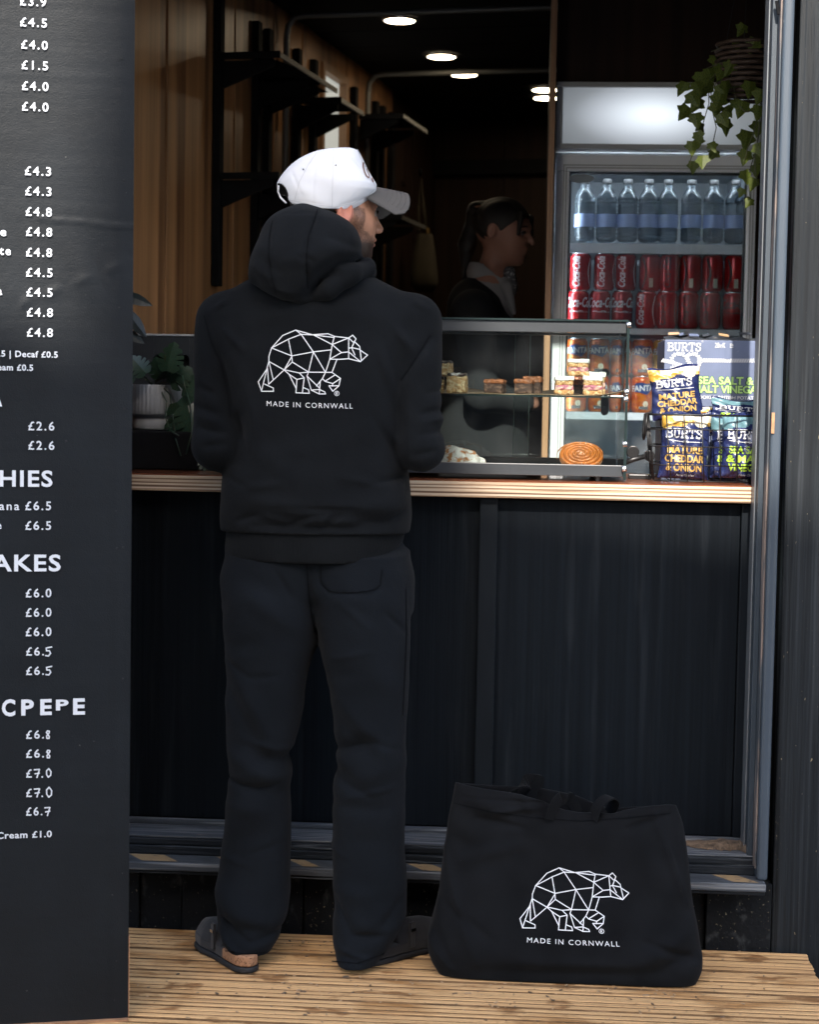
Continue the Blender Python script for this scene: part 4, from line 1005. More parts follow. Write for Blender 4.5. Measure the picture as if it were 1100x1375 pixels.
    def hood(X, Y, Z):
        d = loft(X, Y, Z, Hr, 2.2)
        for a, b, ra, rb in ((P(408, 397, 3.965), P(438, 386, 3.95), .020, .026), (P(438, 386, 3.95), P(466, 366, 3.97), .026, .028), (P(466, 366, 3.97), P(490, 360, 4.04), .028, .022), (P(345, 372, 3.97), P(405, 396, 3.955), .018, .018), (P(490, 360, 4.04), P(494, 366, 4.12), .020, .02)):
            d = smin(d, cone(X, Y, Z, a, b, ra, rb), .014)
        d = d - hfo(X, Z)*np.clip((4.08-Y)/.06, 0, 1)
        # hollow where the neck and head come out at the front
        d = smax(d, -ell(X, Y, Z, P(455, 300, 4.15), (.080, .105, .12)), .012)
        return d
    def hoodie(X, Y, Z):
        d = loft(X, Y, Z, Tr, 2.5)
        shp = [(ls, le, .068, .056), (rs, re, .068, .056), (le, lf, .057, .046), (re, rf, .057, .046)]
        for a, b, ra, rb in shp: d = smin(d, cone(X, Y, Z, a, b, ra, rb), .018)
        back = np.clip((4.10-Y)/.08, 0, 1)
        return d - fo(X, Z)*back*1.5 - seam(X, Z)*back - wob(X, Y, Z, 18, 21)*.0055 - wob(X*.7, Y, Z*1.3, 46, 22)*.0020
    me = nets(hoodie, *bnd(250, 608, 3.84, 4.40, .92, 1.62), .0052)
    bv = bvh_of(me)
    print_on(t, bv, lambda x, y: (330+x/6.111, 420+y/6.111), .0022)
    link('hoodie', me, M['hoodie'], t, smooth=True)
    stitch_on(t, bv, [[(274, 424), (284, 460), (297, 488), (306, 530), (310, 560)], [(578, 450), (566, 470), (553, 490), (538, 511)]], 1.2)
    def ribf(X, Y, Z):
        d = loft(X, Y, Z, rib, 2.5); return d - wob(X, Y, Z, 30, 5)*.002
    link('rib_hem', nets(ribf, *bnd(295, 550, 3.86, 4.3, .86, 1.02), .0055), M['rib'], t, smooth=True)
    me = nets(lambda X, Y, Z: hood(X, Y, Z) - wob(X, Y, Z, 28, 31)*.0028, *bnd(325, 505, 3.82, 4.22, 1.44, 1.76), .0045)
    bvh_ = bvh_of(me); link('hood', me, M['hoodie'], t, smooth=True)
    stitch_on(t, bvh_, [[(427, 279), (421, 300), (414, 318), (411.5, 345), (412, 370), (414, 388)], [(366, 296), (361.5, 318), (361, 345), (365, 372), (371, 396)]], 1.2)

    # ---------------- head (one continuous body with neck, hands reaching forward inside the cuffs)
    al = R(30); fw = np.array((math.cos(al), math.sin(al), -.05)); fw /= np.linalg.norm(fw); sd = np.array((math.sin(al), -math.cos(al), 0)); up = np.cross(sd, fw); up = up*np.sign(up[2])
    HC = P(450.5, 286, 4.10)
    G = lambda f, s, u: HC + fw*f + sd*s + up*u
    def loc(X, Y, Z):
        x, y, z = X-HC[0], Y-HC[1], Z-HC[2]
        return x*fw[0]+y*fw[1]+z*fw[2], x*sd[0]+y*sd[1]+z*sd[2], x*up[0]+y*up[1]+z*up[2]
    def head(X, Y, Z):
        f, s, u = loc(X, Y, Z); s_ = np.abs(s)
        d = ell(f, s, u, (-.012, 0, .022), (.098, .077, .092))
        d = smin(d, ell(f, s, u, (.040, 0, -.030), (.058, .060, .075)), .03)      # face
        d = smin(d, ell(f, s, u, (.046, 0, -.078), (.044, .044, .036)), .022)     # jaw
        d = smin(d, ell(f, s, u, (.074, 0, -.094), (.020, .022, .020)), .014)     # chin
        d = smin(d, cone(f, s_, u, (.045, .040, -.024), (.030, .060, -.015), .020, .016), .02)   # cheekbone
        d = smin(d, cone(f, s, u, (.094, 0, .006), (.1125, 0, -.026), .0065, .0105), .010)   # nose
        d = smin(d, ell(f, s_, u, (.104, .0105, -.030), (.011, .008, .008)), .006)
        d = smin(d, cone(f, s_, u, (.088, 0, .024), (.080, .034, .024), .010, .009), .012)       # brow
        d = smax(d, -ell(f, s_, u, (.098, .030, .004), (.016, .016, .012)), .010)                # sockets
        d = smin(d, ell(f, s, u, (.094, 0, -.053), (.0105, .022, .0065)), .004)   # lips
        d = smin(d, ell(f, s, u, (.092, 0, -.065), (.0105, .019, .0065)), .004)
        d = smax(d, -ell(f, s, u, (.104, 0, -.059), (.008, .019, .0016)), .002)
        # ears
        e = ell(f, s_, u*1.0, (-.012, .080, -.004), (.020, .010, .032)); e = smax(e, -ell(f, s_, u, (-.010, .090, -.003), (.012, .008, .021)), .004)
        d = smin(d, e, .006)
        d = smin(d, cone(X, Y, Z, G(-.015, 0, -.05), P(440, 385, 4.10), .055, .062), .02)
        # forearms and hands, reaching forward to the counter
        return d
    me = nets(head, *bnd(385, 525, 3.96, 4.32, 1.48, 1.90), .0028)
    vs = np.empty(len(me.vertices)*3); me.vertices.foreach_get('co', vs); vs = vs.reshape(-1, 3)
    f, s, u = loc(vs[:, 0], vs[:, 1], vs[:, 2])
    nf = len(me.polygons); lv = np.empty(nf*4, np.int32); me.loops.foreach_get('vertex_index', lv); lv = lv.reshape(-1, 4)
    ff, ss, uu = f[lv].mean(1), s[lv].mean(1), u[lv].mean(1)
    mi = np.zeros(nf, np.int32)
    rag = .003*np.sin(ff*900)+.003*np.sin(uu*700+ss*300)
    beard = (uu+rag < -.038-(.012*np.clip((ff-.05)/.04, 0, 1))) & (uu+rag < -.046+.05*np.clip((.066-ff)/.05, 0, 1)*1.6) | ((ff < .048+rag) & (uu < .0+rag) & (ff > .012)) | ((uu < -.041) & (uu > -.052) & (ff > .085) & (np.abs(ss) < .026))
    beard &= ~((np.abs(ss) < .018) & (ff > .097) & (uu < -.048) & (uu > -.072))
    beard &= (ff > .008)
    hairm = ((uu > .004+rag) & (ff < .030+rag) & (np.abs(ss) < .074)) | ((uu > .018) & (ff < .045))
    hairm |= (ff < -.03)
    rag = 0
    beard = (u < -.038-(.012*np.clip((f-.05)/.04, 0, 1))) & (u < -.046+.05*np.clip((.066-f)/.05, 0, 1)*1.6) | ((f < .046) & (u < .012) & (f > .010)) | ((u < -.040) & (u > -.053) & (f > .085) & (np.abs(s) < .026))
    beard &= ~((np.abs(s) < .018) & (f > .097) & (u < -.048) & (u > -.072)); beard &= f > .006
    bv_ = beard.astype(float)*np.where(u < -.066, .98, .70); bv_[(u > .002) & (f < .026) & (f > -.005)] = .8
    ed = np.empty(len(me.edges)*2, np.int32); me.edges.foreach_get('vertices', ed); ed = ed.reshape(-1, 2)
    for _ in range(7):
        sm = bv_.copy(); ct = np.ones(len(bv_)); np.add.at(sm, ed[:, 0], bv_[ed[:, 1]]); np.add.at(sm, ed[:, 1], bv_[ed[:, 0]]); np.add.at(ct, ed[:, 0], 1); np.add.at(ct, ed[:, 1], 1); bv_ = sm/ct
    at = me.attributes.new('beard', 'FLOAT', 'POINT'); at.data.foreach_set('value', bv_.astype(np.float32))
    mi[hairm & (ff < .012)] = 2
    mi[(np.abs(ss) < .019) & (ff > .093) & (uu < -.047) & (uu > -.073)] = 3
    mi[(np.abs(ss) > .0735) & (ff < .012) & (ff > -.04) & (np.abs(uu+.004) < .04)] = 4
    me.polygons.foreach_set('material_index', mi)
    link('body', me, [M['skin'], M['skin'], M['hair'], M['lip'], M['ear']], t, smooth=True)
    eye = lambda s_: MB().lathe([(.0115*math.sin(a), -.0115*math.cos(a)) for a in np.linspace(.01, 3.13, 12)], G(.079, s_, .004), 16).build('eyeball', mat('eye', (.32, .28, .25), .25), t, smooth=True)
    eye(.030); eye(-.030)
    for s_ in (.030, -.030):
        mb = MB(); mb.tube([G(.090, s_-.013, .004), G(.0935, s_, .011), G(.088, s_+.013, .004)], .0022, 6); mb.build('eyelid', M['hair'], t, smooth=True)
        mb = MB(); mb.tube([G(.096, s_*.45, .022), G(.095, s_, .027), G(.083, s_*1.6, .023)], [.003, .0038, .002], 6); mb.build('eyebrow', M['hair'], t, smooth=True)
    # hands: palm and five fingers each, meeting in front of him
    for (f0, sg) in ((lf, 1), (rf, -1)):
        wr = np.array(f0); dirn = np.array((sg*.55, .55, .25)); dirn /= np.linalg.norm(dirn); pm = wr+dirn*.085
        sdv = np.cross(dirn, (0, 0, 1)); sdv /= np.linalg.norm(sdv)
        tip = []
        for k in range(4):
            a = pm+sdv*(.030-.020*k)*.9; l = (.066, .075, .070, .055)[k]; d1 = dirn*.8+np.array((0, 0, -.25)); d2 = dirn*.35+np.array((0, 0, -.8))
            tip.append((a-dirn*.03, a+d1*l*.5, a+d1*l*.5+d2*l*.5))
        th = (wr+dirn*.03+sdv*.025, wr+dirn*.065+sdv*.05, wr+dirn*.095+sdv*.055)
        def hand(X, Y, Z):
            d = cone(X, Y, Z, wr-dirn*.04, wr+dirn*.02, .028, .027)
            for k in range(4): d = smin(d, cone(X, Y, Z, wr+dirn*.02, tip[k][0], .022, .014), .012)
            for k in range(4):
                d = smin(d, cone(X, Y, Z, tip[k][0], tip[k][1], .0095, .0085), .004); d = smin(d, cone(X, Y, Z, tip[k][1], tip[k][2], .0085, .007), .003)
            d = smin(d, cone(X, Y, Z, th[0], th[1], .014, .011), .008); return smin(d, cone(X, Y, Z, th[1], th[2], .011, .009), .004)
        link('hand', nets(hand, pm-.13, pm+.13, .0035), M['skin'], t, smooth=True)

    # ---------------- cap
    CP = [(286, 385, 480), (275, 379, 490), (264, 375, 499), (256, 373, 505), (248, 373.5, 506), (240, 378, 501), (232, 384, 496), (224, 391, 492), (216, 401, 488.5), (210, 412, 485.5), (206, 422, 483.5), (202.5, 436, 481), (200.5, 452, 477), (199.8, 462, 470)]
    dC = [.088, .090, .091, .091, .091, .089, .085, .080, .073, .065, .055, .042, .022, .008]
    Cr = smooth_rows(px_rows(CP, 4.09, dC, 4.085), 90)
    xs = np.array([PY(a, b, 4.0).x for a, b in ((373, 248), (391, 273), (420, 279), (450, 283), (475, 277.5), (494, 267.5), (508, 251))]); zs = np.array([PY(a, b, 4.0).z for a, b in ((373, 255), (391, 273), (420, 280), (450, 283), (475, 277.5), (494, 267.5), (508, 251))])
    hole = P(376, 266, 4.055)
    cf = Folds(4.0)
    for a in ((389, 228, 405, 262, 2.0, -.0012), (424, 206, 420, 275, 1.5, -.0012), (460, 201, 500, 245, 1.5, -.0010), (395, 250, 420, 262, 9, .003), (400, 222, 440, 212, 8, -.002), (430, 235, 470, 255, 14, .002), (385, 268, 450, 279, 1.5, -.0012), (450, 279, 500, 258, 1.5, -.0012)): cf.add(*a)
    def capf(X, Y, Z):
        d = loft(X, Y, Z, Cr, 2.15) - cf(X, Z)
        zc = np.interp(X, xs, zs)
        d = smax(d, zc-Z, .003)
        d = np.maximum(d, -ell(X, Y, Z, hole, (.030, .05, .030)))
        return d - wob(X, Y, Z, 34, 41)*.0024 - wob(X, Y, Z, 90, 42)*.0006
    me = nets(capf, *bnd(368, 512, 3.96, 4.22, 1.70, 1.90), .0028)
    n = len(me.polygons); c = np.empty(n*3); me.polygons.foreach_get('center', c); c = c.reshape(-1, 3)
    mi = (ell(c[:, 0], c[:, 1], c[:, 2], hole, (.031, .052, .031)) < .0012).astype(np.int32); me.polygons.foreach_set('material_index', mi)
    bvc = bvh_of(me)
    link('cap_crown', me, [M['capw'], M['hair']], t, smooth=True)
    for l in ([(425, 206), (414, 222), (402, 245), (396, 268)], [(448, 201), (447, 230), (446, 278)], [(480, 201), (486, 216), (497, 240), (505, 251)], [(387, 268.5), (420, 275), (450, 278.5), (475, 273), (494, 263), (505, 252)]):
        vf = refine2d(stroke2d(l, .7), 4); V = []
        for (x, y), e_ in zip(vf[0], levels(vf)):
            d = ray(x, y).normalized(); hit, no, _, _ = bvc.ray_cast(CAM, d); V.append(hit-d*(.0007+e_)+no*.0004 if hit is not None else CAM+d*4.1)
        MB().add(V, vf[1]).build('cap_stitching', M['thread'], t, fix=True)
    MB().tube([P(374, 250, 4.02), P(373.5, 258, 4.03), P(377, 266, 4.03), P(384, 273, 4.02)], .0022, 8).build('cap_strap', M['capw'], t, smooth=True)
    b = P(429, 203.5, 4.085); MB().lathe([(.0001, .004), (.006, .003), (.0085, 0), (.009, -.004)], b, 14).build('cap_button', M['brim'], t, smooth=True)
    # brim: curved plate growing from the front edge
    bc = P(503, 253, 4.145); bf = np.array((math.cos(R(27)), math.sin(R(27)), 0)); bs = np.array((math.sin(R(27)), -math.cos(R(27)), 0))
    mb = MB(); nu, nv = 22, 18
    def bp(i, j, off):
        v = -1+2*j/nv; uu_ = i/nu
        reach = .092*(max(0, 1-abs(v)**3.2))**.5
        base_ = -.052*v*v; x = base_ + (.078*(max(0, 1-abs(v)**3.0))**.5+.052*v*v*(1-abs(v)**6))*uu_
        g_ = x-base_
        return bc + bf*x + bs*(v*.084) + np.array((0, 0, -.036*v*v - .12*g_ - .62*g_*v*v + .003 + off))
    for off in (0, -.0035):
        k = len(mb.v)
        for i in range(nu+1):
            for j in range(nv+1): mb.v.append(tuple(bp(i, j, off)))
        for i in range(nu):
            for j in range(nv):
                a = k+i*(nv+1)+j; q = (a, a+nv+1, a+nv+2, a+1); mb.f.append(q if off == 0 else q[::-1]); mb.mi.append(0)
    kk = (nu+1)*(nv+1)
    for j in range(nv):
        a = nu*(nv+1)+j; mb.f.append((a, a+kk, a+kk+1, a+1)); mb.mi.append(0)
    for i in range(nu):
        for j in (0, nv):
            a = i*(nv+1)+j; q = (a, a+kk, a+kk+nv+1, a+nv+1); mb.f.append(q if j == 0 else q[::-1]); mb.mi.append(0)
    br = mb.build('cap_brim', M['brim'], t, smooth=True)
    for r_ in (.35, .48, .61, .74, .87):                # rows of stitching
        pts = [bp(r_*nu*1.0, j, .0006) for j in range(2, nv-1)]
        MB().tube(pts, .0006, 5).build('brim_stitching', M['brimedge'], t)
    # eyelets and the brown script on the front panel
    def on_cap(vf, nm, m_):
        V = []
        for (x, y), e_ in zip(vf[0], levels(vf)):
            d = ray(x, y).normalized(); hit, no, _, _ = bvc.ray_cast(CAM, d); V.append(hit-d*(.0012+e_)+no*.0006 if hit is not None else CAM+d*4.1)
        MB().add(V, vf[1]).build(nm, m_, t)
    for q in ((407.5, 228), (451, 222.5)):
        on_cap(([(q[0]+1.0*math.cos(a), q[1]+1.1*math.sin(a)) for a in np.linspace(0, 6.28, 9)[:-1]], [tuple(range(8))]), 'eyelet', M['black'])
    sc = merge2d([stroke2d([(491.5, 224), (489, 219), (487.5, 219), (487.5, 224), (489, 230), (491.5, 236), (495, 239.5)], 1.5), stroke2d([(495, 239.5), (495.8, 236), (494, 231), (492.5, 227)], 1.0), stroke2d([(499, 238), (500, 242), (501, 244.5)], 1.8)])
    on_cap(refine2d(sc, 3), 'cap_script', M['brown'])
build_customer()
# ------------------------------------------------------------------ menu board, an open leaf angled towards the camera
def build_board():
    t = thing('menu_board', BP0 - BE*.6, 'tall black board with a price list in white lettering at the left', 'menu board')
    W_, H_, TK = 1.25, 3.1, .022
    me_ = MB(); n = -BN
    nx, nz = 60, 110
    def pt(i, j):
        x = -W_*i/nx; z = H_*j/nz
        return BP0 + BE*x + Vector((0, 0, z))
    # front face with the torn, wrinkled film; rest is a plain sheet
    def relief(x, z):
        r = 0
        zt = PP(150, 300, BP0, BN).z
        r += .0014*math.exp(-((z-zt+.004+.06*(x+.05))/.004)**2)*(1 if x > -.19 else 0)*(1+.3*math.sin(x*160))
        z2 = PP(150, 358, BP0, BN).z
        d = (z-(z2+(x+.03)*.42))/.010
        r += .0012*math.exp(-d*d)*(1 if -.22 < x < -.0 else 0)*(.7+.5*math.sin(x*110))
        r += .0012*math.sin(x*70+z*22)*math.exp(-((z-z2+.02)/.06)**2)*math.exp(-((x+.1)/.1)**2)
        r += .0007*math.exp(-((x+.028)/.012)**2)
        return r
    nx, nz = 130, 520; x0 = -.62
    V = []; Fc = []
    for j in range(nz+1):
        for i in range(nx+1):
            x = x0+(0-x0)*i/nx; z = .004+(H_-.004)*j/nz; p = BP0+BE*x+Vector((0, 0, z)) + BN*(relief(x, z)+.0006)
            V.append(p)
    for j in range(nz):
        for i in range(nx):
            a = j*(nx+1)+i; Fc.append((a, a+1, a+nx+2, a+nx+1))
    MB().add(V, Fc).build('film', M['board'], t, smooth=True)
    mb = MB(); c = BP0 - BE*W_/2 - BN*(TK/2) + Vector((0, 0, H_/2)); mb.obox(c, BE*W_/2, BN*TK/2, Vector((0, 0, H_/2-.004)))
    mb.build('panel', M['board'], t, bevel=.001)
    mb = MB(); mb.obox(BP0-BE*W_/2+BN*.001+Vector((0, 0, .0015)), BE*W_/2, BN*.010, Vector((0, 0, .0024))); mb.obox(BP0+BE*.0012-BN*.008+Vector((0, 0, .09)), BE*.0010, BN*.008, Vector((0, 0, .085)))
    mb.build('raw_edge', M['rawply'], t)
    # lettering; every string sits where the photograph shows it, in the board's own plane
    out = []
    def put(s, px, base, cap, width=None, bold=.0, spacing=1.25, anchor='L', dz=0):
        a = PP(px, base, BP0, BN); b = PP(px, base-cap, BP0, BN); h = (b-a).length
        if width:
            q = PP(px+(width if anchor == 'L' else -width), base, BP0, BN); vf = fit_text(s, abs((q-a).dot(BE)), h, bold=bold, spacing=spacing)
            if anchor == 'R':
                x1 = max(v[0] for v in vf[0]); vf = [(x-x1, y) for x, y in vf[0]], vf[1]
        else: vf = text2d(s, h, spacing=spacing, bold=bold, align=anchor)
        o = a + BN*.0052
        out.append(([o+BE*x+Vector((0, 0, y+dz)) for x, y in vf[0]], vf[1]))
    P2 = [('£3.9', 27, 8, 35), ('£4.5', 27, 36, 36), ('£4.0', 28.5, 66, 35.5), ('£1.5', 29, 93.5, 35.5), ('£4.0', 29.5, 121.5, 35.5), ('£4.0', 29.5, 149, 35.5), ('£4.3', 33.5, 235.5, 35), ('£4.3', 34, 262.5, 35), ('£4.8', 34.5, 290, 35), ('£4.8', 35, 317, 35), ('£4.8', 35, 344.5, 35), ('£4.5', 35, 371.5, 35.5), ('£4.5', 35.5, 398, 35), ('£4.8', 36, 425, 35), ('£4.8', 36, 452, 35),
          ('£2.6', 38, 577.5, 35), ('£2.6', 38, 603.5, 35), ('£6.5', 34, 684.5, 34.5), ('£6.5', 34, 711, 34.5), ('£6.0', 34.5, 801.5, 34.5), ('£6.0', 34.5, 827.5, 34.5), ('£6.0', 34.5, 853.5, 34.5)]
    for s, px, b, wd in P2: put(s, px, b, 11.5, wd, .012)
    for b in (879.5, 905.5): put('£6.', 35, b, 11, 24, .012)
    for b in (991, 1016.5): put('£6.', 35, b, 11, 24, .012)
    for b in (1043, 1069): put('£', 35, b, 11, 8, .012); put('.', 55.5, b, 11, 2.4, .012)
    put('£6.', 35, 1094, 11, 22, .012)
    put('e', 8.5, 317.5, 11.5, 8, .012, anchor='R'); put('te', 14.5, 343, 11.5, 15, .012, anchor='R'); put('a', 3, 396.5, 11.5, 8, .012, anchor='R'); put('ana', 26, 684.5, 11, 27, .012, anchor='R'); put('e', 2, 710, 11, 8, .012, anchor='R')
    put('Oat £0.5 | Decaf £0.5', 77.5, 480.5, 8, 118, .022, anchor='R', spacing=1.1); put('Cream £0.5', 44.5, 498, 8, 62, .022, anchor='R', spacing=1.1)
    put('TEA', 3, 545, 20, 46, .03, anchor='R')
    put('SMOOTHIES', 70.5, 653, 21, 205, .022, anchor='R', spacing=1.12); put('MILKSHAKES', 81.5, 766, 21.5, 232, .022, anchor='R', spacing=1.12)
    put('C', 2.5, 960, 21, 18, .035); put('P', 28.5, 959, 20, 17, .035); put('E', 54, 958.5, 20, 15.5, .035); put('P', 75, 952.5, 13.5, 17, .035); put('E', 98, 958, 20.5, 16, .035)
    put('Cream £1.0', 69.5, 1122.5, 8.5, 74, .022, anchor='R', spacing=1.1)
    hw = []                                            # digits redrawn by hand with a marker
    five = [(8, 0), (1, 1.5), (1.5, 5), (5, 4.8), (6.5, 8), (4, 11.5), (0, 11)]
    eight = [(4, 5), (1.3, 2.8), (2.6, .4), (5.2, 1), (5, 3), (1.5, 7.5), (2, 10.5), (4.8, 10.4), (5.2, 8), (2, 3.6)]
    seven = [(0, .5), (7, 0), (3.6, 11)]; bar = [(1, 6), (7, 5)]
    zero = [(3.5, 0), (.5, 3), (.6, 8), (3, 11.5), (6, 9), (6.4, 4), (3.5, 0)]
    for s, x, y, k in ((five, 61, 868, 1.05), (five, 61.5, 894, 1), (eight, 61, 980, 1), (eight, 61.5, 1006, 1), (seven, 46, 1032, 1), (bar, 46, 1032, 1), (zero, 62, 1031, 1), (seven, 46, 1058, 1), (bar, 46, 1058, 1), (zero, 62, 1056, 1.15), (seven, 60, 1083, 1), (bar, 60, 1083, 1)):
        hw.append(stroke2d([(x+a*k, y+b*k) for a, b in s], 1.7))
    v, f = merge2d(hw); out.append(([PP(a, b, BP0, BN)+BN*(.0052+e_) for (a, b), e_ in zip(v, levels((v, f)))], f))
    for v, f in out: MB().add(v, f).build('lettering', M['boardtxt'], t)
    # small screw heads down the edge
    for px, py in ((163, 79), (166, 242), (160, 413), (167, 549), (157, 736), (165, 735), (165, 911), (89, 592)):
        p = PP(px, py, BP0, BN)+BN*.003; MB().obox(p, BE*.0017, BN*.0006, Vector((0, 0, .0017))).build('screw', M['black'], t)
build_board()

# ------------------------------------------------------------------ tote bag standing on the deck
def build_tote():
    base = PZ(760, 1311, 0); YB = 3.90
    t = thing('tote_bag', (base.x, YB+.05, 0), 'large open black canvas tote bag with white bear print standing on the deck', 'tote bag')
    rows = [(1314, 590, 934), (1300, 579, 944), (1280, 572, 946), (1262, 574, 943), (1235, 582, 937), (1200, 590, 931), (1150, 595, 927), (1110, 600, 922), (1080, 607, 910), (1060, 611, 903), (1040, 613, 899)]
    Rw = smooth_rows(px_rows(rows, YB+.03, [.085, .098, .105, .100, .09, .08, .070, .06, .052, .046, .042], [YB+.075, YB+.08, YB+.085, YB+.088, YB+.092, YB+.10, YB+.108, YB+.113, YB+.118, YB+.12, YB+.12]), 60)
    r = np.array(Rw)
    rimx = np.array([PY(a, 1075, YB+.05).x for a in (600, 625, 655, 700, 725, 745, 770, 815, 835, 870, 915)])
    front = np.array([PY(700, b, YB+.06).z for b in (1054, 1060, 1063, 1067, 1075, 1084, 1087, 1089, 1083, 1078, 1076)]); front -= (rimx-rimx[3])*0
    back = np.array([PY(700, b, YB+.16).z for b in (1050, 1053, 1056, 1057, 1058, 1061, 1066, 1084, 1080, 1076, 1072)])
    fo = Folds(YB)
    for a in ((596, 1150, 640, 1290, 5, .004), (640, 1108, 700, 1118, 4, -.004), (660, 1100, 722, 1092, 4, .004), (735, 1090, 742, 1130, 4, -.004), (800, 1105, 812, 1090, 4, -.004), (880, 1100, 925, 1220, 5, .004), (870, 1265, 938, 1290, 5, -.005), (575, 1262, 606, 1300, 5, .005), (590, 1210, 660, 1262, 7, -.004), (620, 1160, 700, 1140, 9, .004), (845, 1120, 905, 1105, 5, -.003), (620, 1075, 700, 1110, 14, .006), (640, 1110, 760, 1090, 12, -.006), (700, 1075, 720, 1105, 8, .005), (600, 1180, 640, 1290, 16, .005), (580, 1240, 600, 1290, 7, -.005), (860, 1290, 930, 1250, 14, .007), (880, 1300, 940, 1280, 8, -.005), (905, 1090, 915, 1180, 7, -.004), (790, 1110, 830, 1085, 9, -.004), (740, 1100, 800, 1130, 20, .004), (850, 1130, 900, 1200, 22, .004), (600, 1130, 640, 1150, 10, -.004), (630, 1200, 680, 1180, 20, .003), (620, 1080, 900, 1096, 1.6, -.0022), (640, 1300, 900, 1305, 8, -.004), (700, 1290, 840, 1296, 9, .003)):
        fo.add(*a)
    nu, nv = 200, 110; V = []; Fc = []
    zt = max(front.max(), back.max())
    def surf(u, v, inner=0):
        ang = 2*math.pi*u; cx, sx_ = math.cos(ang), math.sin(ang)
        p = 2/(3.2+2.5*(1-v)); ex = math.copysign(abs(cx)**p, cx); ey = math.copysign(abs(sx_)**p, sx_)
        z0 = .002
        # rim height from the horizontal place on the bag
        a = np.interp(zt, r[:, 0], r[:, 3]); cxx = np.interp(zt, r[:, 0], r[:, 1]); xr_ = cxx+a*ex
        hf, hb = np.interp(xr_, rimx, front), np.interp(xr_, rimx, back); k = .5+.5*max(-1, min(1, ey*1.6)); top = hf*(1-k)+hb*k
        z = z0+(top-z0)*v
        q = [np.interp(z, r[:, 0], r[:, i]) for i in (1, 2, 3, 4)]
        x = q[0]+(q[2]-inner)*ex; y = q[1]+(q[3]-inner)*ey
        X = np.array([x]); Z = np.array([z])
        d = fo(X, Z)[0]*(2.2 if ey < 0 else .4) + float(wob(X, np.array([y]), Z, 22, 51)[0])*.005+float(wob(X, np.array([y]), Z, 70, 52)[0])*.0012
        return (x + d*ex*.3, y + d*(ey if abs(ey) > .2 else 0), z)
    # vectorised enough: build rings
    ring = [[surf(i/nu, (j/nv)) for i in range(nu)] for j in range(nv+1)]
    for row in ring: V += row
    for j in range(nv):
        for i in range(nu):
            a = j*nu+i; b = j*nu+(i+1) % nu; Fc.append((a, b, b+nu, a+nu))
    k = len(V); inn = 26
    for j in range(inn+1):
        V += [surf(i/nu, 1-j*.012, .004) for i in range(nu)]
    for j in range(inn):
        for i in range(nu):
            a = k+j*nu+i; b = k+j*nu+(i+1) % nu; Fc.append((a, b, b+nu, a+nu))
    for i in range(nu): a = nv*nu+i; b = nv*nu+(i+1) % nu; Fc.append((a, b, k+(i+1) % nu, k+i))
    Fc.append(tuple(reversed(range(nu)))); Fc.append(tuple(k+inn*nu+i for i in range(nu)))
    mb = MB().add(V, Fc); me = mb.mesh()
    bv = bvh_of(me)
    hz = np.array([(410,143,410,150),(212,290,232,268),(1000,348,952,325),(130,645,130,607),(655,667,640,658),(878,185,828,190),(315,470,310,457),(880,788,890,750),(172,765,162,718)], float)
    A = np.c_[hz[:, 0], hz[:, 1], np.ones(len(hz)), hz[:, 0]*hz[:, 1]]; cx_, _, _, _ = np.linalg.lstsq(A, hz[:, 2], rcond=None); cy_, _, _, _ = np.linalg.lstsq(A, hz[:, 3], rcond=None)
    mp = lambda x, y: (680+(cx_@np.array((x, y, 1, x*y)))/5.789, 1140+(cy_@np.array((x, y, 1, x*y)))/5.789)
    print_on(t, bv, mp, .0018)
    link('bag_body', me, M['canvas'], t, smooth=True)
    stitch_on(t, bv, [[(610, 1078), (660, 1090), (720, 1098), (780, 1102), (840, 1098), (900, 1092)]], 1.1)
    # handles: flat webbing
    def strap(pts, wd=.016, wdir=(.45, .9, .05)):
        pts = [PY(*q) for q in pts]; V = []; F_ = []
        # resample smooth
        P_ = []
        for i in range(len(pts)-1):
            p0 = pts[max(0, i-1)]; p1 = pts[i]; p2 = pts[i+1]; p3 = pts[min(len(pts)-1, i+2)]
            for s in range(8):
                u = s/8; P_.append(.5*((2*p1)+(p2-p0)*u+(2*p0-5*p1+4*p2-p3)*u*u+(3*p1-p0-3*p2+p3)*u**3))
        P_.append(pts[-1])
        for i, p in enumerate(P_):
            a = P_[max(0, i-1)]; b = P_[min(len(P_)-1, i+1)]; tg = (b-a).normalized(); wv = Vector(wdir); wv = (wv-tg*wv.dot(tg)).normalized(); nn = tg.cross(wv)*.0016
            V += [p-wv*wd-nn, p+wv*wd-nn, p+wv*wd+nn, p-wv*wd+nn]
        for i in range(len(P_)-1):
            for j in range(4): a = i*4+j; b = i*4+(j+1) % 4; F_.append((a, b, b+4, a+4))
        F_ += [(0, 1, 2, 3), tuple(len(V)-4+j for j in (3, 2, 1, 0))]
        MB().add(V, F_).build('handle', M['canvas'], t, smooth=False, fix=True)
    strap([(672, 1085, YB+.13), (690, 1062, YB+.12), (712, 1049, YB+.13), (722, 1054, YB+.16), (706, 1080, YB+.155)], .019, (.75, .5, .45))
    strap([(738, 1100, YB+.05), (745, 1080, YB+.055), (758, 1070, YB+.075), (768, 1076, YB+.10), (776, 1092, YB+.11)], .015, (.8, .7, .1))
    strap([(796, 1100, YB+.06), (804, 1080, YB+.06), (818, 1070, YB+.08), (826, 1076, YB+.10), (818, 1092, YB+.12)], .015, (-.7, .8, .1))
build_tote()

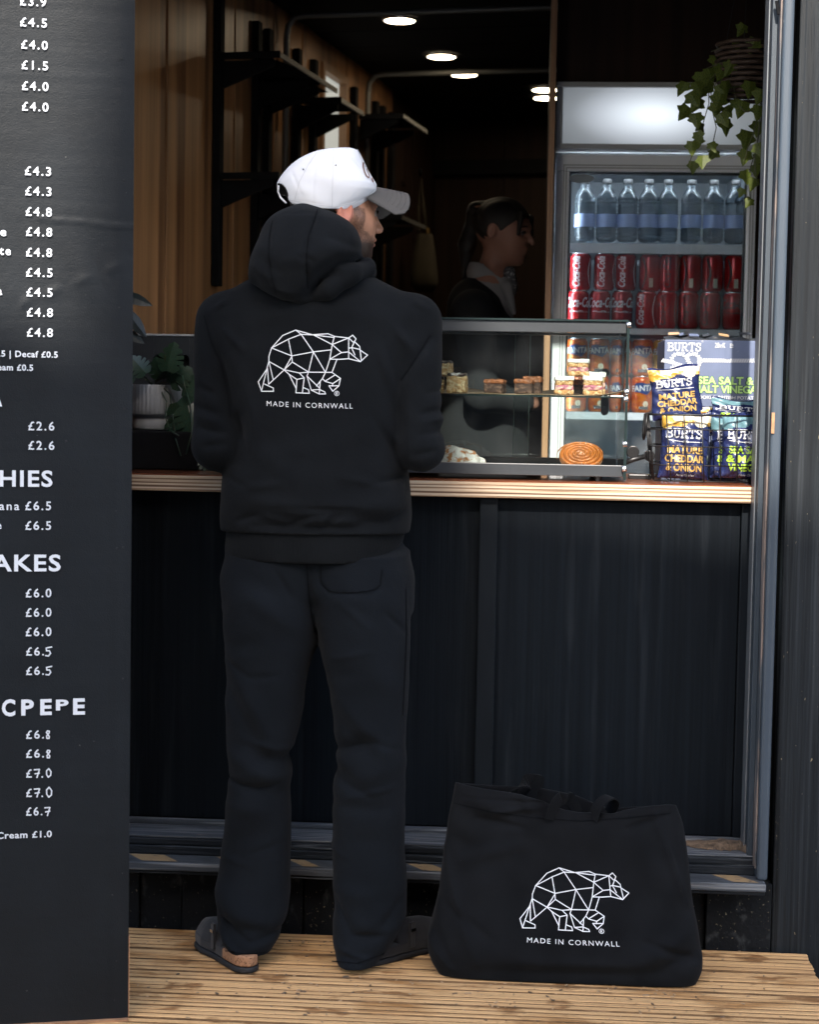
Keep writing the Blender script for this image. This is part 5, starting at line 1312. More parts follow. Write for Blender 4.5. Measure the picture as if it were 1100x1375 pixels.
def build_grit():
    """crumbs, bark and grit scattered on the deck"""
    rnd = random.Random(21); mb = MB()
    for i in range(520):
        px = rnd.choice((rnd.uniform(180, 1080), rnd.gauss(420, 60), rnd.gauss(870, 60), rnd.gauss(700, 50))); py = rnd.choice((rnd.uniform(1255, 1372), rnd.gauss(1330, 18), rnd.gauss(1262, 6)))
        if not (180 < px < 1070 and 1262 < py < 1372): continue
        p = PZ(px, py, .0008); s = rnd.uniform(.0006, .0026)*(1 if rnd.random() < .9 else 1.8); a = rnd.uniform(0, 6.28)
        mb.obox(p, (s*math.cos(a)*1.6, s*math.sin(a)*1.6, 0), (-s*math.sin(a)*.7, s*math.cos(a)*.7, 0), (0, 0, s*.35), rnd.choice((0, 0, 1)))
    o = mb.build('grit', [M['kraft'], M['dirt']]); root_mesh(o); tag(o, kind='stuff')
build_grit()
# ------------------------------------------------------------------ glass display case on the counter
CY0, CY1 = 4.345, 4.72
CX1 = PY(841, 600, CY0).x; CX0 = CX1-.98
def build_case():
    zb0, zb1 = CT+.012, PY(700, 622.5, CY0).z; zt0, zt1 = PY(700, 446, CY0).z, PY(700, 431.5, CY0).z
    t = thing('display_case', ((CX0+CX1)/2, CY0, CT), 'glass counter display case with dark metal rails holding cakes and pastries', 'display case')
    xr = CX1-.006
    MB().box(CX0, xr, CY0, CY0+.018, zb0, zb1).build('front_rail', M['case'], t, bevel=.0015)
    MB().box(CX0, xr, CY0, CY0+.018, zt0, zt1).build('top_rail', M['case'], t, bevel=.0015)
    MB().box(CX0, xr-.001, CY1-.03, CY1, zb0, zb1+.004).build('rear_rail', M['case'], t, bevel=.0015)
    MB().box(CX0, xr-.001, CY1-.03, CY1, zt0+.006, zt1).build('rear_rail', M['case'], t, bevel=.0015)
    MB().box(CX0, xr-.002, CY0+.0185, CY1-.0305, zb0, zb0+.006).build('base_tray', M['case'], t)
    MB().box(CX0-.004, xr+.004, CY0-.006, CY1, zt1+.002, zt1+.0065).build('top_glass', M['glass'], t)
    MB().box(CX0-.004, xr+.004, CY0-.0065, CY0-.0061, zt1+.002, zt1+.0065).build('glass_edge', M['gedge'], t)
    MB().box(CX0, xr-.001, CY0+.005, CY0+.009, zb1+.0005, zt0-.0005).build('front_glass', M['glass'], t)
    MB().box(xr+.001, xr+.0065, CY0-.004, CY1, zb0-.002, zt1+.001).build('side_glass', M['glass'], t)
    MB().box(xr+.0005, xr+.0070, CY0-.0085, CY0-.0042, zb0-.008, zt1+.004).build('glass_edge', M['gedge'], t)
    MB().box(xr+.0010, xr+.0065, CY1+.0002, CY1+.003, zb0, zt1).build('glass_edge', M['gline'], t)
    # two sliding rear doors; their edges show as pale lines
    xm = PY(692, 500, CY1).x; xn = PY(711, 500, CY1).x
    MB().box(CX0+.01, xn, CY1-.024, CY1-.020, zb1+.005, zt0+.005).build('sliding_door', M['glass'], t)
    MB().box(xm, xr-.004, CY1-.014, CY1-.010, zb1+.005, zt0+.005).build('sliding_door', M['glass'], t)
    MB().box(xm-.002, xm-.0002, CY1-.0145, CY1-.0095, zb1+.005, zt0+.005).build('door_edge', M['gline'], t)
    MB().box(xn+.0002, xn+.002, CY1-.0245, CY1-.0195, zb1+.005, zt0+.005).build('door_edge', M['gline'], t)
    zs = PY(700, 530.5, CY0+.02).z
    MB().box(CX0+.004, xr-.003, CY0+.022, CY1-.06, zs-.0035, zs).build('glass_shelf', M['glass'], t)
    MB().box(CX0+.004, xr-.003, CY0+.0205, CY0+.0218, zs-.0038, zs+.0003).build('glass_edge', M['gedge'], t)
    for x in (CX0+.05, xr-.06):
        for y in (CY0+.03, CY1-.04):
            MB().lathe([(.001, 0), (.009, 0), (.010, .012), (.001, .012)], (x, y, CT), 12).build('foot', M['black'], t)
    # glass clamps and hinges along the right edge
    for px, py in ((842, 437), (839, 527), (838, 537), (836.5, 597), (835.5, 630)):
        p = PY(px, py, CY0-.006)
        me = MB().lathe([(.001, 0), (.0075, 0), (.0085, .002), (.0085, .010), (.006, .012), (.001, .012)], (0, 0, 0), 16).mesh(); me.transform(Matrix.Translation(p+Vector((-.0005, .002, 0))) @ Matrix.Rotation(R(80), 4, 'Y'))
        link('hinge', me, M['steel'], t, smooth=True, bevel=.0005)
    p = PY(838, 531, CY0+.01); MB().tube([p+Vector((-.03, .01, -.003)), p+Vector((-.002, .01, -.003))], .002, 8).build('shelf_pin', M['steel'], t)
    # black sliding-door stays seen through the glass
    for x, ya, yb in ((813, 500, 501), (812, 533, 553)):
        a, b = PY(x, ya, CY1+.02), PY(x, yb, CY1+.02); n = [(a.x+.010*math.cos(k), a.z+.010*math.sin(k)) for k in np.linspace(0, math.pi, 9)]+[(b.x+.010*math.cos(k), b.z+.010*math.sin(k)) for k in np.linspace(math.pi, 2*math.pi, 9)]
        MB().prism([(q[0]-a.x, q[1]-a.z) for q in n], a, (1, 0, 0), (0, 0, 1), (0, 1, 0), .012).build('door_stop', M['black'], t, fix=True)
        c = PY(x, (ya+yb)/2 if x == 813 else 547, CY1+.017); MB().obox(c, (.003, 0, 0), (0, .003, 0), (0, 0, .003)).build('screw', M['steel'], t, bevel=.001)
    return zs, zb0+.0065
ZS, ZB = build_case()
def build_arm():
    a = PY(848, 612, 4.50); t = thing('door_stay', (a.x, 4.5, CT), 'black metal arm with round knuckle on the counter right of the display case', 'bracket')
    for (x, y, r_) in ((850, 607, .016), (872, 612, .014)):
        me = MB().lathe([(.001, -.012), (r_, -.012), (r_, .012), (.001, .012)], (0, 0, 0), 20).mesh(); me.transform(Matrix.Translation(PY(x, y, 4.50)) @ Matrix.Rotation(R(90), 4, 'X')); link('knuckle', me, M['black'], t, bevel=.002)
    MB().tube([PY(838, 622, 4.49), PY(850, 617, 4.49), PY(874, 611, 4.5)], .0065, 8).build('arm', M['black'], t, smooth=True)
    MB().box(PY(845, 610, 4.52).x, PY(876, 610, 4.52).x, 4.515, 4.55, CT, CT+.012).build('foot_plate', M['black'], t, bevel=.002)
build_arm()

def sheet(name, px0, px1, y0, y1, z, label, lift, seed):
    x0, x1 = PY(px0, 525, 4.4).x, PY(px1, 525, 4.4).x; nx, ny = 60, 16; V = []; F_ = []; rs = random.Random(seed)
    ph = [rs.uniform(0, 6) for _ in range(4)]
    for j in range(ny+1):
        for i in range(nx+1):
            u, v = i/nx, j/ny; x = x0+(x1-x0)*u; y = y0+(y1-y0)*v
            h = .0012+.0010*(1+math.sin(u*22+ph[0]+v*3)) + lift*max(0, (u-.86)/.14)**1.5*(1-.4*v) + lift*.5*max(0, (v-.8)/.2)**1.5*(1+math.sin(u*13+ph[1]))
            V.append((x, y+.002*math.sin(u*30+ph[2]), z+h))
    for j in range(ny):
        for i in range(nx): a = j*(nx+1)+i; F_.append((a, a+1, a+nx+2, a+nx+1))
    o = MB().add(V, F_).build(name, M['paper'], smooth=True); so_ = o.modifiers.new('thick', 'SOLIDIFY'); so_.thickness = .0008
    root_mesh(o); tag(o, label, 'paper', 'sheets of baking paper in the case')
sheet('baking_paper', 560, 838, 4.368, 4.60, ZS+.0002, 'long sheet of brown baking paper on the glass shelf of the case', .014, 1)
sheet('baking_paper', 560, 700, 4.372, 4.60, ZB, 'sheet of baking paper under the sugared pastry on the case floor', .004, 2)
sheet('baking_paper', 706, 833, 4.372, 4.66, ZB+.0025, 'folded sheet of baking paper under the glazed swirl on the case floor', .006, 3)

# ------------------------------------------------------------------ cakes: layered blocks with crumbly faces
def rough_block(x0, x1, y0, y1, z0, z1, amp, fr, seed, h=.0022):
    c = ((x0+x1)/2, (y0+y1)/2, (z0+z1)/2); hx, hy, hz = (x1-x0)/2, (y1-y0)/2, (z1-z0)/2
    def f(X, Y, Z):
        qx, qy, qz = np.abs(X-c[0])-hx+.003, np.abs(Y-c[1])-hy+.003, np.abs(Z-c[2])-hz+.003*min(1, hz/.004)
        d = np.sqrt(np.maximum(qx, 0)**2+np.maximum(qy, 0)**2+np.maximum(qz, 0)**2)+np.minimum(np.maximum(qx, np.maximum(qy, qz)), 0)-.003
        return d+wob(X, Y, Z, fr, seed)*amp+wob(X, Y, Z, fr*2.2, seed+1)*amp*.6
    return nets(f, (x0-.006, y0-.006, z0-.004), (x1+.006, y1+.006, z1+.005), h)
def cake(kind, px0, px1, ybase, y, dep, label, rot=0, ztop=None, base=None, hgt=None):
    a, b = PY(px0, ybase, y), PY(px1, ybase, y); wd = b.x-a.x; z = base if base is not None else ZS+.003
    nm = {'rasp': 'berry_oat_square', 'brownie': 'brownie', 'rice': 'chocolate_crispy_square'}[kind]
    t = thing(nm, ((a.x+b.x)/2, y+dep/2, z), label, {'rasp': 'cake slice', 'brownie': 'brownie', 'rice': 'cake slice'}[kind], {'rasp': 'berry oat squares', 'brownie': 'brownies on the shelf', 'rice': 'chocolate topped squares'}[kind])
    t.rotation_euler.z = rot
    H = hgt
    lay = {'rasp': (('crumb_base', 'oat', 0, .26, .0018, 420), ('jam_layer', 'jam', .24, .52, .0014, 420), ('crumb_layer', 'oat', .50, .80, .0018, 420), ('icing', 'icing', .76, 1.0, .0012, 260)),
           'brownie': (('crumb', 'brownie', 0, .72, .0010, 380), ('crust', 'crust', .68, 1.0, .0018, 260)),
           'rice': (('crisped_rice', 'sponge', 0, .84, .0016, 420), ('chocolate_top', 'choc', .82, 1.0, .0012, 250))}[kind]
    for i, (n_, m_, l0, l1, am, fr) in enumerate(lay):
        ins = -.0012 if n_ in ('crust', 'icing') else .0006*i
        am *= 1.7
        me = rough_block(-wd/2+ins, wd/2-ins, -dep/2+ins, dep/2-ins, H*l0, H*l1, am, fr, hash_(label)+i)
        o = link(n_, me, M[m_], None, smooth=True); o.parent = t
    return t
def hash_(s): return sum(ord(c)*(i+1) for i, c in enumerate(s)) % 9973
px2m = lambda p, y: p*y/F_PX
cake('rice', 600, 626, 524, 4.40, .060, 'chocolate topped pale square lying on the shelf, left end of the case', rot=-.06, hgt=px2m(26, 4.4))
cake('rice', 580, 606, 506, 4.41, .055, 'chocolate topped pale square stacked highest beside the hoodie sleeve', rot=-.12, hgt=px2m(20, 4.4), base=ZS+.003+px2m(22, 4.4))
cake('rice', 575, 596, 524, 4.42, .055, 'chocolate topped pale square mostly hidden, under the stacked one by the sleeve', hgt=px2m(21, 4.4))
cake('brownie', 652, 677, 524, 4.40, .065, 'single fudgy brownie on the shelf left of the pale door edge', rot=-.15, hgt=px2m(18, 4.4))
cake('brownie', 692, 716, 525, 4.40, .055, 'front brownie of the pair in the middle of the shelf', rot=-.10, hgt=px2m(19, 4.4))
cake('brownie', 704, 727, 522, 4.46, .055, 'rear brownie of the pair in the middle of the shelf', rot=-.10, hgt=px2m(23, 4.46))
cake('rasp', 745, 770, 525, 4.40, .055, 'iced berry oat square at the left foot of the pyramid', rot=.04, hgt=px2m(24, 4.4))
cake('rasp', 784, 810, 525, 4.40, .055, 'iced berry oat square at the right foot of the pyramid', rot=-.08, hgt=px2m(25, 4.4))
cake('rasp', 787, 812, 522, 4.47, .050, 'iced berry oat square standing behind the right foot of the pyramid', rot=.1, hgt=px2m(31, 4.45))
cake('rasp', 763, 791, 507, 4.41, .055, 'iced berry oat square on top of the pyramid', rot=-.05, hgt=px2m(22, 4.4), base=ZS+.004+px2m(24.5, 4.4))
o = cake('brownie', 769, 784, 522, 4.47, .03, 'dark brownie half hidden behind the pyramid of iced squares', hgt=px2m(20, 4.4))

def build_pastries():
    # glazed cinnamon swirl: a spiral roll lying tilted
    c = PY(779.5, 620, 4.44); r = px2m(30, 4.44)
    t = thing('cinnamon_swirl', (c.x, c.y, ZB), 'round glazed cinnamon swirl on paper on the case floor', 'pastry')
    def f(X, Y, Z):
        x, y, z = X-c.x, (Y-c.y), Z-(ZB+.026)
        rr = np.sqrt(x*x+(y*1.45)**2+1e-9); an = np.arctan2(y*1.45, x)
        sp = np.sin((rr/.0105-an/(2*math.pi))*2*math.pi)
        d = smax(rr-r, np.abs(z)-.006-.010*np.sqrt(np.clip(1-(rr/r)**2, 0, 1)), .012)
        return d - .0042*sp*np.clip(rr/.012, 0, 1) + wob(X, Y, Z, 90, 4)*.0008
    me = nets(f, (c.x-r-.01, c.y-r-.01, ZB), (c.x+r+.01, c.y+r+.01, ZB+.07), .0022)
    me.transform(Matrix.Translation((c.x, c.y, ZB+.018)) @ Matrix.Rotation(R(56), 4, 'X') @ Matrix.Translation((-c.x, -c.y, -ZB-.018)))
    v = np.empty(len(me.vertices)*3); me.vertices.foreach_get('co', v); v = v.reshape(-1, 3); dz = ZB+.002-v[:, 2].min(); me.transform(Matrix.Translation((0, 0, dz)))
    link('roll', me, M['swirl'], t, smooth=True)
    # icing sugar dusted almond croissant: a lumpy low heap
    c = PY(612, 620, 4.42); t = thing('almond_croissant', (c.x, c.y, ZB), 'almond croissant dusted with icing sugar at the left of the case floor', 'pastry')
    def f(X, Y, Z):
        d = ell(X, Y, Z, (c.x-.012, c.y, ZB+.014), (.075, .048, .044)); d = smin(d, ell(X, Y, Z, (c.x+.04, c.y+.005, ZB+.008), (.032, .032, .020)), .015)
        return smax(d + wob(X, Y, Z, 120, 9)*.0075 + wob(X, Y, Z, 300, 19)*.0016, ZB+.002-Z, .003)
    link('croissant', nets(f, (c.x-.09, c.y-.06, ZB), (c.x+.09, c.y+.06, ZB+.07), .0024), M['sugar'], t, smooth=True)
    rnd = random.Random(5)
    bv = None
    mb = MB()
    for i in range(36):
        x, y = c.x+rnd.uniform(-.06, .06), c.y+rnd.uniform(-.035, .03); z = ZB+.016+.030*math.sqrt(max(0, 1-((x-c.x+.012)/.07)**2-((y-c.y)/.048)**2))
        m_ = Matrix.Rotation(rnd.uniform(0, 6), 3, 'Z') @ Matrix.Rotation(rnd.uniform(-.6, .6), 3, 'X'); mb.obox((x, y, z), m_ @ Vector((.006, 0, 0)), m_ @ Vector((0, .0035, 0)), m_ @ Vector((0, 0, .0006)))
    o = mb.build('almond_flakes', M['oat'], t); o['kind'] = 'stuff'
build_pastries()

# ------------------------------------------------------------------ crisps: carton, bags, wire basket
def slab_word(s, h, w=None, wd=.16):
    """words in heavy slab-serif capitals drawn with strokes (unit height 1)"""
    G = {'B': ([[(.12, 0), (.12, 1)], [(0, 0), (.5, 0), (.7, .08), (.74, .27), (.66, .46), (.48, .53), (.15, .53)], [(0, 1), (.45, 1), (.64, .92), (.68, .75), (.6, .58), (.48, .53)]], .84),
         'U': ([[(.14, 1), (.14, .3), (.22, .08), (.42, 0), (.62, .08), (.7, .3), (.7, 1)], [(0, 1), (.3, 1)], [(.55, 1), (.84, 1)]], .94),
         'R': ([[(.12, 0), (.12, 1)], [(0, 0), (.28, 0)], [(0, 1), (.45, 1), (.66, .92), (.7, .73), (.62, .55), (.45, .48), (.15, .48)], [(.42, .48), (.68, 0), (.86, 0)]], .94),
         'T': ([[(.38, 0), (.38, 1)], [(0, .78), (.02, 1), (.74, 1), (.76, .78)], [(.22, 0), (.54, 0)]], .86),
         'S': ([[(.6, .72), (.62, .86), (.5, .98), (.3, 1), (.12, .92), (.08, .74), (.2, .6), (.46, .48), (.62, .36), (.62, .16), (.46, .02), (.24, 0), (.08, .1), (.04, .28)], [(.6, .72), (.62, 1)], [(.04, .28), (.04, 0)]], .74),
         '&': ([[(.7, 0), (.2, .68), (.2, .88), (.36, .98), (.5, .88), (.48, .7), (.12, .4), (.06, .18), (.2, .02), (.42, .04), (.66, .4), (.84, .42)]], .9)}
    parts = []; x = 0
    for c in s:
        if c == ' ': x += .35; continue
        st, adv = G[c]
        for l in st: parts.append(stroke2d([(x+a, b) for a, b in l], wd))
        x += adv+.08
    v, f = merge2d(parts); k = (w/x if w else h)
    return [(a*k, b*h) for a, b in v], f
def rope2d(path, wd, pitch):
    """twisted rope drawn as slanted strands along a path"""
    out = []; P_ = []; acc = 0
    for i in range(len(path)-1):
        a = np.array(path[i], float); b = np.array(path[i+1], float); L = np.hypot(*(b-a)); d = (b-a)/L; n = np.array((-d[1], d[0])); s = (-acc) % pitch
        while s < L:
            c = a+d*s; q = [c-n*wd/2-d*pitch*.62, c-n*wd/2-d*pitch*.05, c+n*wd*.0+d*pitch*.35, c+n*wd/2+d*pitch*.62, c+n*wd/2+d*pitch*.05, c-n*0-d*pitch*.35]
            out.append(([tuple(z) for z in q], [tuple(range(6))])); s += pitch
        acc = (acc+L) % pitch
    return merge2d(out)
def build_carton():
    yb = 4.66; n = Vector((0, -1, 0))
    p00 = PY(889, 600, yb); x0, x1 = p00.x, PY(1032, 600, yb).x; z1 = PY(950, 457, yb).z
    t = thing('crisp_carton', ((x0+x1)/2, yb+.12, CT), 'blue grey crisp carton with white rope knot and green lettering, torn open at top', 'cardboard box')
    MB().box(x0, x1, yb, yb+.26, CT+.0005, z1).build('carton_body', M['card'], t, bevel=.002)
    # torn top flaps, a little raised and uneven
    za = PY(950, 447, yb+.12).z
    pr = MB(); V = []
    rnd = random.Random(4)
    for i in range(13):
        u = i/12; x = x0+.003+(x1-x0-.006)*u; V += [(x, yb+.002, z1+.0005), (x, yb+.10+.01*math.sin(i*1.7), z1+.012+.004*math.sin(i*2.3)+rnd.uniform(-.002, .002))]
    pr.add(V, [(2*i, 2*i+2, 2*i+3, 2*i+1) for i in range(12)]); o = pr.build('flap', M['cardd'], t); s_ = o.modifiers.new('thick', 'SOLIDIFY'); s_.thickness = .003
    for k, (px, py, ln, an, m_) in enumerate(((905, 448, .030, .3, 'paper'), (932, 450, .026, -.1, 'card'), (948, 450, .022, .6, 'cardd'), (972, 450, .030, -.5, 'kraft'), (1000, 448, .03, .1, 'cardd'), (915, 449, .016, .8, 'card'))):
        c = PY(px, py, yb+.05); MB().obox(c, Vector((math.cos(an), .2, math.sin(an)*.25))*ln/2, (0, .009, .003), (0, -.0002, .0007)).build('torn_flap', M[m_], t)
    def face(vf, nm, m_, off=.0012):
        MB().add([Vector((x, yb-off-e_, z)) for (x, z), e_ in zip(vf[0], levels(vf))], vf[1]).build(nm, m_, t)
    X = lambda px, py=500: PY(px, py, yb).x
    Zc = lambda px, py: PY(px, py, yb).z
    k = yb/F_PX
    face(shift2d(slab_word('BURTS', 9.8*k, 44*k, .17), X(897, 470), Zc(897, 470.8)), 'lettering', M['white'])
    face(shift2d(fit_text('®', 3*k, 2.5*k), X(942, 460), Zc(942, 460)), 'mark', M['white'])
    face(shift2d(fit_text('28x40g', 17*k, 6.5*k, bold=.01), X(960, 467), Zc(960, 467)), 'lettering', M['white'])
    face(shift2d(fit_text('e', 6.5*k, 8*k), X(978.5, 467), Zc(978.5, 467)), 'lettering', M['white'])
    # rope and overhand knot
    toW = lambda pts: [(X(a, b), Zc(a, b)) for a, b in pts]
    face(rope2d(toW([(938, 484), (960, 484.3), (1018, 484.5)]), 5.2*k, 3.2*k), 'rope', M['white'])
    face(rope2d(toW([(890, 484), (900, 486), (912, 490), (925, 494), (938, 492), (941, 484), (936, 476), (927, 475), (922, 480), (925, 488), (932, 492)]), 5.0*k, 3.0*k), 'rope', M['white'])
    face(rope2d(toW([(903, 487), (902, 480), (908, 475), (918, 476), (924, 482), (926, 490), (918, 494), (905, 493), (900, 496)]), 5.0*k, 3.0*k), 'rope', M['white'], .0016)
    for s, px, py, wd, hh in (('SEA SALT &', 937, 515.5, 73, 9.5), ('MALT VINEGAR', 931, 526.8, 91, 9.2)):
        face(shift2d(fit_text(s, wd*k, hh*k, bold=.075), X(px, py), Zc(px, py)), 'lettering_outline', M['dgreen'], .0009)
        face(shift2d(fit_text(s, wd*k, hh*k, bold=.035), X(px, py), Zc(px, py)), 'lettering', M['pgreen'], .0014)
    face(shift2d(fit_text('HAND COOKED BRITISH POTATO CHIPS', 123*k, 4.2*k, bold=.02), X(911, 535), Zc(911, 535)), 'lettering', M['white'])
    # torn strip of tape hanging off the top
    MB().obox(PY(977, 470, yb-.002), (.006, 0, 0), (0, .0004, 0), (0, 0, .024)).build('tape_strip', M['card'], t)
build_carton()

def crisp_bag(name, label, px, py0, py1, wpx, y, tilt, yaw, flav, dep=.045):
    """pillow bag: bottom at py0, top crimp at py1; lettering laid on the bulging face"""
    k = y/F_PX; H = (py0-py1)*k; W_ = wpx*k; c = PY(px, py0, y)
    t = thing(name, c, label, 'crisp bag', 'bags of crisps in the basket'); rt = Matrix.Translation(c) @ Matrix.Rotation(yaw, 4, 'Z') @ Matrix.Rotation(tilt, 4, 'Y')
    seed = hash_(label); nu, nv = 40, 52
    def thick(u, v):
        a = (max(0, 1-abs(u)**2.6))**.6*(max(0, 1-abs(2*v-1)**4))**.55*dep
        a *= 1+.10*math.sin(u*5+v*7+seed)+.07*math.sin(u*11-v*9+seed*2)
        edge = (abs(2*v-1))**6
        return a + .0022*math.sin(u*34+seed)*edge + .0016*math.sin(u*9+v*30+seed)*(1-edge)
    def halfw(v): return W_/2*(1-.07*math.sin(math.pi*v)+.015*math.sin(v*9+seed))
    V = []; F_ = []; mi = []
    for sgn in (-1, 1):
        for j in range(nv+1):
            for i in range(nu+1):
                u = -1+2*i/nu; v = j/nv; V.append(rt @ Vector((u*halfw(v), sgn*(thick(u, v)+.0006), v*H+.004*math.sin(u*4+seed)*(v > .9)*(v-.9)*10)))
    for s in range(2):
        for j in range(nv):
            for i in range(nu):
                a = s*(nu+1)*(nv+1)+j*(nu+1)+i; q = (a, a+1, a+nu+2, a+nu+1); F_.append(q if s == 0 else q[::-1])
                u = -1+2*(i+.5)/nu; v = (j+.5)/nv
                wave = .80+.035*math.sin(u*3+.6)+.02*math.sin(u*9)
                m_ = 0
                if s == 0 and wave < v < .955: m_ = 1 if flav == 'ch' else 2
                if s == 0 and flav == 'ch' and .885+.02*math.sin(u*5) < v < .955 and u > -.55: m_ = 3
                mi.append(m_)
    mb = MB(); mb.v = [tuple(v) for v in V]; mb.f = F_; mb.mi = mi
    mb.build('foil_bag', [M['foil'], M['gold'], M['teal'], M['pale']], t, smooth=True)
    def lay(vf, nm, m_, off=.0012):
        vf = refine2d(vf, .006)
        VV = []
        for (x, z), e_ in zip(vf[0], levels(vf)):
            v = min(.99, max(.01, z/H)); u = max(-.98, min(.98, x/halfw(v))); VV.append(rt @ Vector((x, -(thick(u, v)+.0006+off+e_), z)))
        MB().add(VV, vf[1]).build(nm, m_, t)
    w2 = W_*.80
    lay(shift2d(slab_word('BURTS', H*.125, w2*.88, .17), -w2*.47, H*.625), 'lettering', M['white'])
    lay(merge2d([stroke2d([(-w2*.44, H*.585), (-w2*.1, H*.565)], H*.009), stroke2d([(w2*.1, H*.565), (w2*.42, H*.565)], H*.009), stroke2d([(-w2*.09, H*.565), (-w2*.03, H*.578), (w2*.05, H*.555), (w2*.09, H*.565), (w2*.03, H*.578), (-w2*.05, H*.555), (-w2*.09, H*.565)], H*.009)]), 'knot_line', M['white'])
    lines = ('MATURE', 'CHEDDAR', '& ONION') if flav == 'ch' else ('SEA SALT', '& MALT', 'VINEGAR')
    for i, s in enumerate(lines): lay(shift2d(fit_text(s, w2*(.86, .96, .88)[i], H*.105, bold=.035, align='C'), -.0, H*(.395-.135*i)), 'lettering', M['yel' if flav == 'ch' else 'lime'])
    lay(shift2d(fit_text('Hand Cooked', w2*.46, H*.035, shear=.4, align='C'), w2*.05, H*.045), 'lettering', M['white'])
    if flav == 'ch':
        lay(([(w2*.36+W_*.13*math.cos(a), H*.86+W_*.10*math.sin(a)) for a in np.linspace(0, 6.28, 17)[:-1]], [tuple(range(16))]), 'crisp_picture', M['pale'], .0009)
    return t
crisp_bag('crisp_bag', 'navy cheddar and onion crisp bag leaning out of the top of the basket', 911, 562, 494, 68, 4.50, R(-7), .05, 'ch', .020)
crisp_bag('crisp_bag', 'navy cheddar and onion crisp bag standing behind the basket wires at the left', 917, 643, 556, 66, 4.42, R(2), -.05, 'ch', .030)
crisp_bag('crisp_bag', 'navy sea salt crisp bag tucked behind the other in the middle of the basket', 985, 641, 560, 62, 4.47, R(-1), .1, 'sv', .025)
crisp_bag('crisp_bag', 'navy sea salt crisp bag standing at the right end of the basket', 1001, 643, 558, 68, 4.41, R(1), -.05, 'sv', .030)
crisp_bag('crisp_bag', 'crumpled crisp bag lying tilted on top at the right of the basket', 990, 575, 538, 80, 4.50, R(4), .3, 'sv', .016)
crisp_bag('crisp_bag', 'dark crisp bag slumped behind the middle of the basket', 955, 585, 545, 60, 4.52, R(-12), .2, 'ch', .016)

def build_basket():
    yf, yk = 4.37, 4.58
    t = thing('wire_basket', (PY(945, 645, 4.4).x, 4.45, CT), 'black wire basket full of crisp bags beside the right jamb', 'basket')
    xl0, xl1 = PY(873, 560, yf).x, PY(880, 645, yf).x; xr = PY(1030, 600, yf).x
    zt = PY(900, 557, yf).z; zb = CT+.004
    lv = [0, .24, .52, .78, 1.0]
    def ring(f, r):
        z = zb+(zt-zb)*f; xl = xl1+(xl0-xl1)*f; b = .012*f
        return [(xl+.02, yf-b*0, z), (xr, yf, z), (xr, yk+b, z), (xl+.02, yk+b, z), (xl, yk-.02, z), (xl, yf+.02, z)]
    for f in lv: MB().tube(ring(f, 0), .0026 if f == 1 else .0016, 6, closed=True).build('hoop', M['wire'], t, smooth=True)
    n = 6
    for i in range(n+1):
        u = (i+.45)/(n+.0)*.97
        xt = xl0+.02+(xr-xl0-.02)*u; xb = xl1+.02+(xr-xl1-.02)*u
        if xt > xr: continue
        for y in (yf, yk): MB().tube([(xb, y-.003 if y == yf else y+.003, zb), (xt, y-.003 if y == yf else y+.003, zt+.001)], .0016, 6).build('upright', M['wire'], t, smooth=True)
        MB().tube([(xb, yf, zb), (xb, yk, zb)], .0014, 6).build('floor_wire', M['wire'], t, smooth=True)
    for v in (.2, .4, .6, .8):
        y = yf+(yk-yf)*v; MB().tube([(xl1, y, zb), (xl0, y, zt)], .0016, 6).build('upright', M['wire'], t, smooth=True)
    a = (xl0-.004, yf+.05, zt); MB().tube([a, (xl0-.008, yf+.05, zt-.05), (xl0-.008, yf+.09, zt-.062), (xl0-.008, yf+.13, zt-.05), (xl0-.004, yf+.13, zt)], .0032, 8).build('handle', M['wire'], t, smooth=True)
build_basket()
# ------------------------------------------------------------------ plants
def leaf_mesh(out, fold=.25, droop=.25, n=None):
    """outline (x across, y along, base at 0,0) -> folded leaf with thickness-free double sided fan along the midrib"""
    V = []; F_ = []
    L = max(p[1] for p in out)
    z = lambda x, y: -abs(x)*fold - droop*(y/L)**2*L*.35
    mid = [(0, L*k/6) for k in range(7)]
    left = [p for p in out if p[0] <= 0]; right = [p for p in out if p[0] >= 0]
    def side(pts):
        pts = sorted(pts, key=lambda p: p[2] if len(p) > 2 else p[1])
    for x, y in mid: V.append((x, y, z(x, y)))
    def strip(pts):
        base = len(V)
        for x, y in pts: V.append((x, y, z(x, y)))
        for i in range(len(pts)-1):
            m0 = min(6, max(0, round(pts[i][1]/L*6))); m1 = min(6, max(0, round(pts[i+1][1]/L*6)))
            if m0 == m1: F_.append((m0, base+i, base+i+1))
            else: F_.append((m0, base+i, base+i+1, m1))
    strip(out); strip([(-x, y) for x, y in out])
    me = bpy.data.meshes.new('leaf'); me.from_pydata(V, [], F_); me.validate(); me.update()
    me.polygons.foreach_set('use_smooth', [False]*len(me.polygons)); return me
IVY = [(0, .12), (.16, .0), (.30, -.05), (.44, .10), (.36, .26), (.52, .34), (.60, .50), (.42, .56), (.26, .56), (.18, .78), (0, 1.02)]
IVY = [(0, .06), (.16, -.02), (.34, -.04), (.36, .16), (.54, .30), (.40, .44), (.26, .52), (.16, .74), (0, 1.0)]
LANCE = [(0, 0), (.10, .12), (.17, .30), (.19, .5), (.14, .72), (.06, .9), (0, 1.0)]
MONST = [(0, .02), (.22, -.06), (.40, .06), (.46, .18), (.20, .22), (.50, .26), (.52, .38), (.20, .38), (.50, .46), (.46, .58), (.18, .54), (.40, .66), (.32, .78), (.14, .70), (.22, .88), (0, 1.0)]
